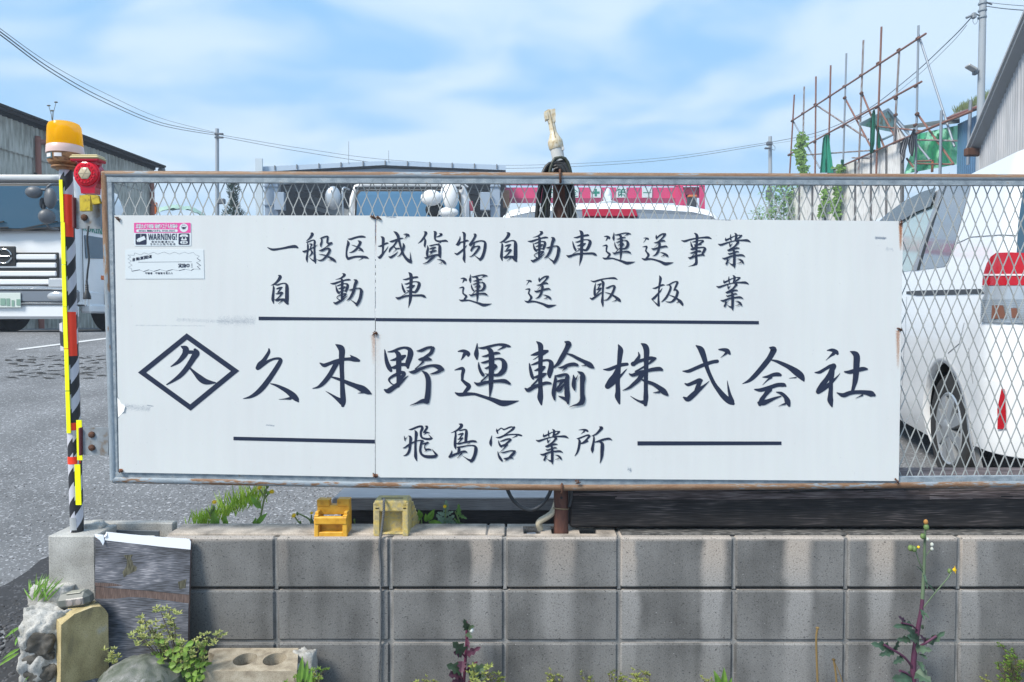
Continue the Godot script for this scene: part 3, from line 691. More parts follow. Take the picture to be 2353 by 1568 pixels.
	mats.rust = tmat(ntex(0.03, 3, 56, [0.0, Color(0.04, 0.018, 0.012), 1.0, Color(0.17, 0.075, 0.04)], 256), Vector2(0.05, 0.05), null, Vector2.ONE, 0.85)
	mats.mesh_steel = mat(Color(0.37, 0.385, 0.38), 0.5, 0.25)
	mats.steel_pipe = tmat(ntex(0.02, 3, 57, [0.0, Color(0.10, 0.055, 0.045), 0.45, Color(0.19, 0.13, 0.115), 0.6, Color(0.27, 0.28, 0.29), 1.0, Color(0.34, 0.36, 0.38)], 256), Vector2(1, 1.6), null, Vector2.ONE, 0.6)
	mats.pipe_brown = tmat(ntex(0.02, 3, 58, [0.0, Color(0.13, 0.05, 0.035), 1.0, Color(0.26, 0.13, 0.09)], 256), Vector2(1, 1.6), null, Vector2.ONE, 0.75)
	mats.pipe_grey = mat(Color(0.24, 0.28, 0.33), 0.5, 0.3)
	# plain ones
	mats.ink = mat(INK, 0.35)
	mats.white = mat(Color(0.80, 0.81, 0.82), 0.35)
	mats.truck_white = mat(Color(0.78, 0.80, 0.82), 0.3)
	mats.truck_white.clearcoat_enabled = true
	mats.truck_white.clearcoat = 0.6
	mats.truck_white.clearcoat_roughness = 0.08
	mats.black = mat(grey(0.012), 0.5)
	mats.rubber = mat(grey(0.022), 0.8)
	mats.dark_plastic = mat(Color(0.03, 0.033, 0.038), 0.45)
	mats.grey_plastic = mat(Color(0.09, 0.10, 0.115), 0.45)
	mats.chrome = mat(grey(0.62), 0.15, 1.0)
	mats.silver = mat(Color(0.50, 0.53, 0.56), 0.32, 0.65)
	mats.glass_dark = mat(Color(0.025, 0.07, 0.115), 0.06, 0.0, 0.9)
	mats.glass_grey = mat(Color(0.17, 0.20, 0.24), 0.06, 0.0, 0.8)
	mats.glass_pale = mat(Color(0.34, 0.43, 0.42), 0.08, 0.0, 0.8)
	mats.red_lamp = mat(Color(0.40, 0.003, 0.012), 0.12)
	mats.clear_lamp = mat(Color(0.55, 0.57, 0.59), 0.15, 0.4)
	mats.orange_lamp = mat(Color(0.75, 0.16, 0.02), 0.2)
	mats.line_paint = mat(Color(0.55, 0.56, 0.57), 0.9)


# worn asphalt: stones of many greys standing in dark binder, 2 m to a side
func asphalt() -> ImageTexture:
	var w := 1024
	var im := Image.create(w, w, false, Image.FORMAT_RGB8)
	im.fill(Color(0.17, 0.175, 0.185).linear_to_srgb())
	var r := RandomNumberGenerator.new()
	r.seed = 15
	for i in 26000:
		var cx := r.randi_range(0, w - 1)
		var cy := r.randi_range(0, w - 1)
		var rad := r.randf_range(0.8, 2.6) if i % 9 else r.randf_range(2.5, 4.5)
		var v := 0.08 + 0.42 * pow(r.randf(), 1.15)
		var c := Color(v * 0.97, v * 0.99, v * 1.05).linear_to_srgb()
		var n := int(ceil(rad))
		for y in range(-n, n + 1):
			for x in range(-n, n + 1):
				if x * x + y * y * 1.4 <= rad * rad:
					im.set_pixel(posmod(cx + x, w), posmod(cy + y, w), c)
	return ImageTexture.create_from_image(im)


# galvanised pipe, rusting where its skin has weathered: u runs round the pipe, v along it in metres
func rail(u0: float, u1: float, bias: float, mode: int, sd: int) -> StandardMaterial3D:
	var w := 64
	var h := 1024
	var im := Image.create(w, h, false, Image.FORMAT_RGB8)
	var a := noise(1.0, 4, sd)
	var r := RandomNumberGenerator.new()
	r.seed = sd
	for y in h:
		var v := 3.4 * y / h
		var along := 0.0
		if mode == 1:
			along = 0.25 - 0.6 * smoothstep(1.5, 0.8, v) - 0.35 * smoothstep(2.0, 2.6, v)
		elif mode == 2:
			along = 0.35 - 1.1 * smoothstep(0.1, 0.75, v)
		else:
			along = 0.35 - 0.7 * smoothstep(0.35, 0.0, absf(v - 1.1)) * 0.5
		for x in w:
			var u := (x + 0.5) / w
			var ang := u * TAU
			var n := a.get_noise_3d(cos(ang) * 0.5, sin(ang) * 0.5, v * 5.0) * 0.9 + a.get_noise_3d(cos(ang) * 2.0, sin(ang) * 2.0, v * 26.0) * 0.55
			var inside := smoothstep(u0 - 0.04, u0 + 0.05, u) * smoothstep(u1 + 0.03, u1 - 0.05, u)
			var k := smoothstep(0.0, 0.22, n + along + bias) * inside
			k = maxf(k, smoothstep(0.62, 0.8, n))
			var zinc := Color(0.29, 0.345, 0.395) * (1.0 + 0.35 * n) * r.randf_range(0.88, 1.1)
			var rust := Color(0.215, 0.115, 0.062).lerp(Color(0.30, 0.20, 0.13), clampf(0.5 - n, 0.0, 1.0)) * r.randf_range(0.75, 1.15)
			im.set_pixel(x, y, zinc.lerp(rust, k).linear_to_srgb())
	var m := StandardMaterial3D.new()
	m.albedo_texture = ImageTexture.create_from_image(im)
	m.uv1_scale = Vector3(1.0, 1.0 / 3.4, 1)
	m.roughness = 0.65
	m.metallic = 0.1
	return m


func leafmat(c: Color, glow := 0.5) -> StandardMaterial3D:
	var m := mat(Color.WHITE, 0.6)
	var im := Image.create(8, 8, false, Image.FORMAT_RGB8)
	var r := RandomNumberGenerator.new()
	r.seed = int(c.g * 1000.0)
	for y in 8:
		for x in 8:
			var k := r.randf_range(0.7, 1.3)
			im.set_pixel(x, y, Color(c.r * k * r.randf_range(0.9, 1.1), c.g * k, c.b * k).linear_to_srgb())
	m.albedo_texture = ImageTexture.create_from_image(im)
	m.uv1_scale = Vector3(9.0, 9.0, 1)
	m.backlight_enabled = true
	m.backlight = Color(glow, glow, glow)
	return m


# streaks of grain along u; ramp of linear colours from dark to light
func grain(w: int, h: int, wm: float, hm: float, fx: float, fy: float, big: float, ramp: Array, sd: int, power := 1.0) -> ImageTexture:
	var im := Image.create(w, h, false, Image.FORMAT_RGB8)
	var a := noise(1.0, 3, sd)
	var b := noise(1.0, 3, sd + 1)
	for y in h:
		for x in w:
			var X := wm * x / w
			var Y := hm * y / h
			var bend := 0.006 * b.get_noise_2d(X * 3.0, Y * 4.0)
			var v := 0.5 + 0.62 * a.get_noise_2d(X * fx, (Y + bend) * fy) + big * b.get_noise_2d(X * 5.0 + 40.0, Y * 9.0)
			v = pow(clampf(v, 0.0, 0.999), power) * (ramp.size() - 1)
			var i := int(v)
			im.set_pixel(x, y, (ramp[i] as Color).lerp(ramp[i + 1], v - i).linear_to_srgb())
	return ImageTexture.create_from_image(im)


func wood(t: ImageTexture, wm: float, hm: float, rough := 0.88, cm := 0.15) -> StandardMaterial3D:
	var m := StandardMaterial3D.new()
	m.albedo_texture = t
	m.uv1_scale = Vector3(1.0 / wm, 1.0 / hm, 1)
	m.roughness = rough
	m.heightmap_enabled = true
	m.heightmap_texture = t
	m.heightmap_scale = cm
	return m


# ---------- the ground: one sheet, yard and ramp behind the wall, road before it ----------
func build_ground() -> void:
	var b := B.new(Vector3.ZERO, true)
	var xs := [-300.0, -120.0, -60.0, -30.0]
	for i in 61:
		xs.append(-15.0 + i * 0.45 * (1.0 if i < 999 else 1.0))
	xs.append_array([20.0, 40.0, 80.0, 160.0, 300.0])
	for i in 17:
		xs.append(-2.2 + i * 0.07)
	xs.sort()
	var zs := [-600.0, -300.0, -150.0, -80.0, -50.0, -35.0, -25.0]
	for i in 45:
		zs.append(-20.0 + i * 0.5)
	for i in 31:
		zs.append(-0.8 + i * 0.06)
	zs.append_array([3.0, 4.0, 6.0, 10.0, 20.0, 60.0])
	zs.sort()
	var pt := func(x: float, z: float) -> Vector3: return Vector3(x, ground_y(x, z), z)
	for i in xs.size() - 1:
		for k in zs.size() - 1:
			if xs[i + 1] - xs[i] < 1e-4 or zs[k + 1] - zs[k] < 1e-4:
				continue
			b.quad(pt.call(xs[i], zs[k]), pt.call(xs[i + 1], zs[k]), pt.call(xs[i + 1], zs[k + 1]), pt.call(xs[i], zs[k + 1]))
	struct("ground", b, mats.ground)
	# painted lines, following the slope
	for seg: Array in [[[40, 806, 258, 777], 0.13], [[-60, 771, 150, 744], 0.16]]:
		var a := G(seg[0][0], seg[0][1])
		var c := G(seg[0][2], seg[0][3])
		var w: float = seg[1]
		var s := Vector3((c - a).z, 0, -(c - a).x).normalized() * w * 0.5
		var l := B.new(Vector3.ZERO)
		for i in 24:
			var p := a.lerp(c, i / 24.0)
			var q := a.lerp(c, (i + 1) / 24.0)
			var f := func(v: Vector3) -> Vector3: return Vector3(v.x, ground_y(v.x, v.z) + 0.006, v.z)
			l.quad(f.call(p - s), f.call(p + s), f.call(q + s), f.call(q - s))
		struct("road_marking", l, mats.line_paint)
	# cracks across the ramp where the old asphalt breaks
	var cb := B.new(Vector3.ZERO)
	rng.seed = 3
	for row in 9:
		var py := 822.0 + row * 6.0
		var px := rnd(-20, 60)
		while px < 250:
			var a := G(px, py + rnd(-3, 3))
			var step := rnd(14, 40)
			var c := G(px + step, py + rnd(-4, 4))
			var w := rnd(0.012, 0.045)
			var f := func(v: Vector3) -> Vector3: return Vector3(v.x, ground_y(v.x, v.z) + 0.005, v.z)
			var z := Vector3(0, 0, w)
			var m := a.lerp(c, 0.5) + Vector3(0, 0, rnd(-0.06, 0.06))
			cb.quad(f.call(a), f.call(m + z), f.call(c), f.call(m - z))
			px += step * rnd(0.9, 1.6)
	struct("asphalt_cracks", cb, mat(grey(0.035), 0.95))
	# dark crumbled edge of the ramp
	var cr := B.new(Vector3.ZERO)
	var pp := [[-40, 1372], [20, 1352], [62, 1318], [92, 1294], [112, 1290], [116, 1400], [90, 1470], [60, 1640], [-40, 1640]].map(func(q): return G(q[0], q[1]) + Vector3(0, 0.006, 0))
	for i in pp.size():
		var mid: Vector3 = G(40, 1450) + Vector3(0, 0.006, 0)
		for k in 5:
			var f := func(t: float, e: float) -> Vector3:
				var v: Vector3 = mid.lerp((pp[i] as Vector3).lerp(pp[(i + 1) % pp.size()], e), t)
				return Vector3(v.x, ground_y(v.x, v.z) + 0.006, v.z)
			cr.quad(f.call(k / 5.0, 0.0), f.call((k + 1) / 5.0, 0.0), f.call((k + 1) / 5.0, 1.0), f.call(k / 5.0, 1.0))
	var dm: StandardMaterial3D = mats.ground.duplicate()
	dm.albedo_color = Color(0.52, 0.52, 0.53)
	struct("broken_asphalt", cr, dm)
	# loose stones broken off the edge of the ramp, too many to count
	var stone := B.new(Vector3.ZERO, false)
	stone.ball(Vector3.ZERO, Vector3(1, 0.7, 0.85), 6, 4)
	var mm := MultiMesh.new()
	mm.transform_format = MultiMesh.TRANSFORM_3D
	mm.use_colors = true
	mm.mesh = stone.done()
	mm.instance_count = 4200
	rng.seed = 11
	for i in mm.instance_count:
		var x := 0.0
		var z := 0.0
		var big := 0.012
		if i < 1500:
			x = rnd(-1.95, -1.58)
			z = rnd(-0.35, 0.25)
			big = rnd(0.003, 0.009)
		elif i < 3300:
			x = rnd(-3.2, -1.5)
			z = rnd(-2.4, 0.2)
			big = rnd(0.002, 0.005)
		else:
			x = rnd(-1.5, -0.5)
			z = rnd(-1.6, -0.25)
			big = rnd(0.002, 0.006)
		var bs := Basis.from_euler(Vector3(rnd(0, 6), rnd(0, 6), rnd(0, 6))).scaled(Vector3.ONE * big)
		mm.set_instance_transform(i, Transform3D(bs, Vector3(x, ground_y(x, z) + big * 0.3, z)))
		var v := rnd(0.10, 0.40) * (0.25 if i < 1500 else 1.0)
		mm.set_instance_color(i, Color(v, v, v * 1.04))
	var mi := MultiMeshInstance3D.new()
	mi.name = "loose_gravel"
	mi.multimesh = mm
	var sm := mat(Color.WHITE, 0.9)
	sm.vertex_color_use_as_albedo = true
	mi.material_override = sm
	tag(mi, "loose grey gravel scattered over the ramp beside the gate post", "gravel")
	mi.set_meta("kind", "stuff")
	add_child(mi)


# ---------- the block wall ----------
func wall_image() -> ImageTexture:
	# 2048 px over x from -1.4 to 2.2 m, 300 px over y from 0.02 to -0.62 m: soot, rain streaks, lime bands and pits
	var w := 2048
	var h := 364
	var im := Image.create(w, h, false, Image.FORMAT_RGB8)
	var soft := noise(3.0, 5, 61)
	var fine := noise(230.0, 2, 62)
	var pit := noise(120.0, 1, 63)
	var strk := noise(9.0, 3, 64)
	# lime bands: centre in the view, half width, strength
	var bands := [[869, 18, 0.55], [1104, 22, 0.75], [1282, 34, 0.6], [1447, 20, 0.95], [1638, 26, 1.0], [1835, 30, 1.0], [2026, 26, 1.0], [2232, 22, 0.9], [640, 14, 0.3]]
	var r := RandomNumberGenerator.new()
	r.seed = 5
	for y in h:
		var Y := 0.02 - 0.64 * y / h
		for x in w:
			var X := -1.4 + 3.6 * x / w
			var px := 1176.5 + X * 655.0
			var cloud := soft.get_noise_2d(X, Y * 0.9)
			var drip := strk.get_noise_2d(X, Y * 0.12)
			var v := 0.150 + 0.075 * cloud + 0.04 * drip
			var k := 0.0
			for bd: Array in bands:
				var dd: float = absf(px - bd[0] + 14.0 * cloud) / bd[1]
				if dd < 2.0:
					k = maxf(k, bd[2] * (1.0 - smoothstep(0.55, 1.35, dd + 0.25 * drip)))
			k *= 1.0 - 0.55 * smoothstep(-0.05, -0.5, Y)
			var c := Color(v * 1.0, v, v * 0.99)
			c = c.lerp(Color(0.42, 0.37, 0.325).lerp(Color(0.33, 0.325, 0.32), smoothstep(-0.02, -0.22, Y)), k * 0.9)
			c = c.lerp(Color(0.40, 0.36, 0.325), 0.8 * smoothstep(-0.016, -0.004, Y + 0.004 * cloud))
			var f := fine.get_noise_2d(X, Y)
			var p := pit.get_noise_2d(X, Y)
			var m := 1.0 + 0.42 * f
			if p > 0.66:
				m *= 0.6
			c *= m
			im.set_pixel(x, y, c.linear_to_srgb())
	for i in 900:
		var x := r.randi_range(2, w - 4)
		var y := r.randi_range(2, h - 4)
		var v := r.randf_range(0.35, 0.75)
		im.set_pixel(x, y, grey(v))
		if r.randf() < 0.3:
			im.set_pixel(x + 1, y, grey(v * 0.9))
	for i in 700:
		var x := r.randi_range(2, w - 6)
		var y := r.randi_range(2, h - 4)
		for k in r.randi_range(1, 4):
			im.set_pixel(x + k, y + r.randi_range(0, 1), Color(0.16, 0.16, 0.17))
	return ImageTexture.create_from_image(im)


func build_wall() -> void:
	var tex := wall_image()
	var m := StandardMaterial3D.new()
	m.albedo_texture = tex
	m.roughness = 0.95
	m.uv1_scale = Vector3(1.0 / 3.6, 1.0 / 0.64, 1)
	m.uv1_offset = Vector3(1.4 / 3.6, 0.02 / 0.64, 0)
	m.texture_repeat = false
	m.heightmap_enabled = true
	m.heightmap_texture = tex
	m.heightmap_scale = 0.08
	var wall := thing("block_wall", "low grey wall of stacked concrete blocks with pale lime streaks", "wall", Vector3(0.3, -0.6, -0.075))
	var o := wall.position
	var joints := [372.0, 633.0, 897.0, 1160.0, 1423.0, 1688.0, 1946.0, 2205.0, 2470.0, 2735.0]
	var depth := 0.15
	for row in 4:
		var top := -0.0 - row * 0.1885
		var bot := top - 0.178
		for i in joints.size() - 1:
			var x0 := P(joints[i], 1300, 0).x + 0.005
			var x1 := P(joints[i + 1], 1300, 0).x - 0.005
			var jig := 0.0012 * sin(i * 2.3 + row * 1.7)
			if row == 0 and i == 3:
				continue
			var b := B.new(o)
			b.box(Vector3((x0 + x1) / 2, (top + bot) / 2, -depth / 2 + jig), Vector3(x1 - x0, top - bot, depth), 0.006)
			obj("concrete_block", b, m, wall)
	# the block with open cells that the post stands in
	var x0 := P(1160, 1300, 0).x + 0.005
	var x1 := P(1423, 1300, 0).x - 0.005
	var cells := [P(1222, 1221, -0.07).x, P(1286, 1221, -0.07).x, P(1350, 1221, -0.07).x]
	var b := B.new(o)
	var edge := 0.031
	b.box(Vector3((x0 + x1) / 2, -0.089, -edge / 2), Vector3(x1 - x0, 0.178, edge), 0.006)
	b.box(Vector3((x0 + x1) / 2, -0.089, -depth + edge / 2), Vector3(x1 - x0, 0.178, edge), 0.006)
	var hw := 0.030
	var cuts := [x0 + 0.001]
	for c: float in cells:
		cuts.append(c - hw)
		cuts.append(c + hw)
	cuts.append(x1 - 0.001)
	for i in range(0, cuts.size(), 2):
		b.box(Vector3((cuts[i] + cuts[i + 1]) / 2, -0.0905, -depth / 2), Vector3(cuts[i + 1] - cuts[i], 0.178, depth - 2 * edge + 0.002))
	# rounded corners of the cells
	for c: float in cells:
		for sx: float in [-1.0, 1.0]:
			for sz: float in [-1.0, 1.0]:
				var cor := Vector3(c + sx * hw, -0.0022, -depth / 2 + sz * (depth / 2 - edge))
				var pts := [cor]
				for k in 6:
					var a := PI / 2 * k / 5.0
					pts.append(cor + Vector3(-sx * 0.02 * (1.0 - sin(a)), 0, -sz * 0.02 * (1.0 - cos(a))))
				b.plate(pts, Vector3(0, -0.06, 0))
	obj("concrete_block", b, m, wall)
	# mortar behind the joints, and the mortar bed that caps the filled blocks
	var mb := B.new(o)
	var xa := P(372, 1300, 0).x + 0.01
	var xb := P(2735, 1300, 0).x - 0.01
	mb.box(Vector3((xa + xb) / 2, -0.42, -0.074), Vector3(xb - xa, 0.46, 0.132))
	for i in joints.size() - 2:
		var jx := P(joints[i + 1], 1300, 0).x
		mb.box(Vector3(jx, -0.095, -0.074), Vector3(0.012, 0.18, 0.134))
	obj("mortar", mb, mats.mortar, wall)
	var rim := B.new(o)
	rim.box(Vector3((x0 + x1) / 2, 0.001, -depth + edge / 2), Vector3(x1 - x0 - 0.006, 0.006, edge - 0.002))
	rim.box(Vector3((x0 + x1) / 2, 0.001, -edge / 2 - 0.003), Vector3(x1 - x0 - 0.006, 0.006, edge - 0.009))
	for i in range(0, cuts.size(), 2):
		rim.box(Vector3((cuts[i] + cuts[i + 1]) / 2, 0.001, -depth / 2), Vector3(cuts[i + 1] - cuts[i] - 0.002, 0.006, depth - 2 * edge))
	obj("mortar_cap", rim, mats.cap, wall)
	var cap := B.new(o)
	for seg: Array in [[388, 1118], [1122, 1160], [1428, 1947], [1950, 2735]]:
		var a := P(seg[0], 1225, -0.03).x
		var c := P(seg[1], 1225, -0.03).x
		if seg[0] > 1400:
			continue
		cap.box(Vector3((a + c) / 2, 0.0015, -depth / 2 - 0.008), Vector3(c - a, 0.012, depth - 0.03), 0.004)
	obj("mortar_cap", cap, mats.cap, wall)
	var dk := B.new(o)
	for seg: Array in [[1428, 1947], [1950, 2735]]:
		var a := P(seg[0], 1225, -0.03).x
		var c := P(seg[1], 1225, -0.03).x
		dk.box(Vector3((a + c) / 2, 0.0015, -depth / 2 - 0.010), Vector3(c - a, 0.010, depth - 0.03), 0.003)
	obj("mortar_cap", dk, tmat(ntex(0.02, 4, 29, [0.0, grey(0.03), 0.45, Color(0.09, 0.088, 0.085), 0.8, Color(0.20, 0.19, 0.18), 1.0, Color(0.34, 0.31, 0.29)], 256), Vector2(0.25, 0.12), mats.speck, Vector2(0.5, 0.5), 0.95), wall)
	# wedge of blue-grey stone lying in the first open cell
	var wb := B.new(P(1224, 1224, -0.07))
	var wc := P(1224, 1226, -0.07)
	wb.box(wc + Vector3(0, -0.035, 0), Vector3(0.034, 0.06, 0.05), 0.002, Basis.from_euler(Vector3(0.1, 0.25, 0.0)))
	solo("stone_wedge", wb, mat(Color(0.16, 0.185, 0.23), 0.7), "blue-grey stone wedge dropped into an open cell on the wall top", "stone")


# ---------- the sliding gate: frame, expanded metal, sign boards ----------
func build_gate() -> void:
	var z := 0.006
	var gate := thing("gate_panel", "long galvanised gate frame filled with expanded metal mesh", "gate", Vector3(0.4, 0.0, z))
	var o := gate.position
	# top rail: round pipe over a flat flange
	var top := []
	var tf := []
	for px in [236.0, 700.0, 1176.0, 1650.0, 2120.0, 2560.0, 2900.0]:
		var t: float = (px - 236.0) / 2117.0
		top.append(P(px, 401.0 + 8.0 * t, z))
		tf.append(P(px, 414.0 + 8.0 * t, z))
	var b := B.new(o)
	b.tube(curve(top, 3), 0.0125, 12)
	obj("top_pipe", b, mats.rail_rust, gate)
	b = B.new(o)
	for i in tf.size() - 1:
		b.beam(tf[i], tf[i + 1], 0.018, 0.016, Vector3(0, 1, 0))
	obj("top_flange", b, mats.galv, gate)
	var bot := []
	var bf := []
	for q: Array in [[262, 1102], [500, 1106], [860, 1113], [1290, 1119], [1700, 1117], [2120, 1113], [2560, 1109], [2900, 1106]]:
		bot.append(P(q[0], q[1], z))
		bf.append(P(q[0], q[1] - 12.0, z))
	b = B.new(o)
	b.tube(curve(bot, 3), 0.0135, 12)
	obj("bottom_pipe", b, mats.rail_mixed, gate)
	b = B.new(o)
	for i in bf.size() - 1:
		b.beam(bf[i], bf[i + 1], 0.018, 0.018, Vector3(0, 1, 0))
	obj("bottom_flange", b, mats.galv, gate)
	b = B.new(o)
	b.tube([P(241, 398, z), P(252, 755, z), P(262, 1103, z)], 0.0135, 12)
	obj("left_stile", b, mats.stile, gate)
	b = B.new(o)
	b.beam(P(253, 404, z), P(268, 1092, z), 0.016, 0.016, Vector3(1, 0, 0))
	obj("left_flange", b, mats.galv, gate)
	# expanded metal: diamonds with short upright bonds
	b = B.new(o)
	var zm := -0.006
	var pit := 0.0392
	var hh := 0.0503
	var org := P(258, 425, zm)
	var xr := P(2860, 425, zm).x
	var yt := P(700, 415, zm).y
	var yb := P(700, 1100, zm).y
	var col := 0
	rng.seed = 9
	while org.x + col * pit < xr:
		var row := 0
		while yt - row * hh > yb - 0.01:
			var cx := org.x + col * pit + (pit * 0.5 if row % 2 == 1 else 0.0)
			var y0 := yt - row * hh
			var bond := 0.0075
			var hidden := cx > P(300, 800, zm).x and cx < P(2040, 800, zm).x and y0 < P(700, 540, zm).y and y0 > P(700, 1070, zm).y
			if not hidden:
				b.hexa([Vector3(cx - 0.0023, y0 - bond, zm + 0.001), Vector3(cx + 0.0023, y0 - bond, zm + 0.001), Vector3(cx + 0.0023, y0 + bond, zm + 0.001), Vector3(cx - 0.0023, y0 + bond, zm + 0.001)],
					[Vector3(cx - 0.0023, y0 - bond, zm - 0.002), Vector3(cx + 0.0023, y0 - bond, zm - 0.002), Vector3(cx + 0.0023, y0 + bond, zm - 0.002), Vector3(cx - 0.0023, y0 + bond, zm - 0.002)])
				if y0 - hh > yb - 0.02:
					for s: float in [-1.0, 1.0]:
						b.bar(Vector3(cx + s * 0.0012, y0 - bond + 0.002, zm + 0.0008 * s), Vector3(cx + s * (pit * 0.5 - 0.0012), y0 - hh + bond - 0.002, zm - 0.0008 * s), 0.0030, 0.0024)
			row += 1
		col += 1
	obj("expanded_mesh", b, mats.mesh_steel, gate)
	build_boards()
	# rusty wire ties
	rng.seed = 21
	var ties := [[268, 503, "at the top left corner of the sign"], [856, 499, "left of the seam at the top of the sign"], [868, 501, "right of the seam at the top of the sign"], [1287, 402, "hooked over the top rail at the post"], [2071, 512, "at the top right corner of the sign"], [2068, 756, "halfway down the right edge of the sign"],
		[2062, 1105, "at the bottom right corner of the sign"], [1328, 1108, "on the bottom rail right of the post"], [1291, 1120, "round the bottom rail at the post"], [862, 767, "at the middle of the seam between the boards"], [862, 1094, "at the foot of the seam between the boards"], [276, 1085, "at the bottom left corner of the sign"]]
	for t: Array in ties:
		var zz := 0.026
		var c := P(t[0], t[1], zz)
		b = B.new(c)
		if t[1] == 402 or t[1] == 1120:
			var n2 := 22.0 if t[1] == 402 else 16.0
			b.tube(curve([P(t[0] - 1, t[1] - n2 * 0.45, -0.02), P(t[0], t[1] - n2 * 0.5, 0.012), P(t[0], t[1], zz - 0.002), P(t[0] + 1, t[1] + n2 * 0.7, 0.018), P(t[0] - 2, t[1] + n2 * 0.9, -0.0)], 4), 0.0042, 6)
		else:
			for k in 3:
				var q := Vector3(rnd(-0.008, 0.008), rnd(-0.008, 0.008), 0)
				b.tube(curve([c + Vector3(rnd(-0.010, 0.0), rnd(-0.005, 0.008), -0.003), c + q * 0.4 + Vector3(0, 0, 0.004), c + Vector3(rnd(0.0, 0.012), rnd(-0.009, 0.006), -0.002), c + q * 1.4], 4), 0.0016, 5)
		solo("wire_tie", b, mats.rust, "rusty wire tie " + t[2], "wire tie", "rusty wire ties holding the sign")


func board_image() -> ImageTexture:
	# painted sheet with faint dirt, scratches and rust runs; 2048 px from x -1.42 to 1.40, y 0.37 to -0.62
	var w := 2048
	var h := 720
	var im := Image.create(w, h, false, Image.FORMAT_RGB8)
	var soft := noise(1.6, 3, 71)
	var strk := noise(14.0, 2, 72)
	for y in h:
		var Y := 1.14 - 1.0 * y / h
		for x in w:
			var X := -1.42 + 2.84 * x / w
			var a := soft.get_noise_2d(X, Y)
			var s := strk.get_noise_2d(X * 1.6, Y * 0.15)
			var v := 1.0 + 0.03 * a + 0.018 * s
			im.set_pixel(x, y, Color(0.65 * v, 0.675 * v + 0.006 * a, 0.68 * v).linear_to_srgb())
	var put := func(px: float, py: float, c: Color, k: float) -> void:
		var p := P(px, py, 0.022)
		var ix := int((p.x + 1.42) / 2.84 * w)
		var iy := int((1.14 - p.y) * h)
		if ix >= 0 and iy >= 0 and ix < w and iy < h:
			im.set_pixel(ix, iy, im.get_pixel(ix, iy).lerp(c.linear_to_srgb(), k))
	var r := RandomNumberGenerator.new()
	r.seed = 77
	# rust runs: x, y, length, half width
	for q: Array in [[2070, 515, 62, 4, 0.75], [2064, 760, 90, 5, 0.55], [859, 770, 70, 7, 0.3], [863, 500, 90, 1.2, 0.55], [862, 1090, 14, 5, 0.4], [277, 1078, 12, 4, 0.3], [868, 768, 120, 10, 0.10]]:
		for i in 2600:
			var t := r.randf()
			var wd: float = q[3] * (1.0 - 0.3 * t)
			put.call(q[0] + r.randfn(0, 0.5) * wd, q[1] + q[2] * t, Color(0.30, 0.10, 0.04), q[4] * (1.0 - t) * 0.5)
	# seam line
	for i in 3000:
		put.call(862.3 + r.randf_range(-0.5, 0.5), r.randf_range(500, 1096), Color(0.06, 0.06, 0.07), 0.5 if r.randf() < 0.6 else 0.15)
	# scuffs
	for q: Array in [[405, 735, 585, 742, 5, 1400, 0.30], [310, 748, 470, 749, 1.5, 700, 0.22], [500, 738, 586, 736, 11, 2600, 0.22], [286, 935, 345, 940, 8, 1300, 0.3], [2012, 547, 2036, 548, 3, 600, 0.65], [2036, 572, 2052, 574, 4, 90, 0.6], [612, 977, 630, 979, 1.5, 160, 0.5], [1443, 1078, 1451, 1083, 5, 160, 0.7], [1625, 502, 1680, 506, 2, 320, 0.85], [887, 498, 910, 500, 2, 200, 0.8], [338, 932, 352, 934, 1.0, 120, 0.6]]:
		for i in int(q[5]):
			var t := r.randf()
			put.call(lerpf(q[0], q[2], t) + r.randfn(0, 1.0), lerpf(q[1], q[3], t) + r.randfn(0, 0.5) * q[4], Color(0.16, 0.20, 0.26), q[6] * r.randf())
	# specks
	for i in 160:
		put.call(r.randf_range(270, 2070), r.randf_range(505, 1100), Color(0.12, 0.12, 0.13), r.randf_range(0.2, 0.7))
	return ImageTexture.create_from_image(im)


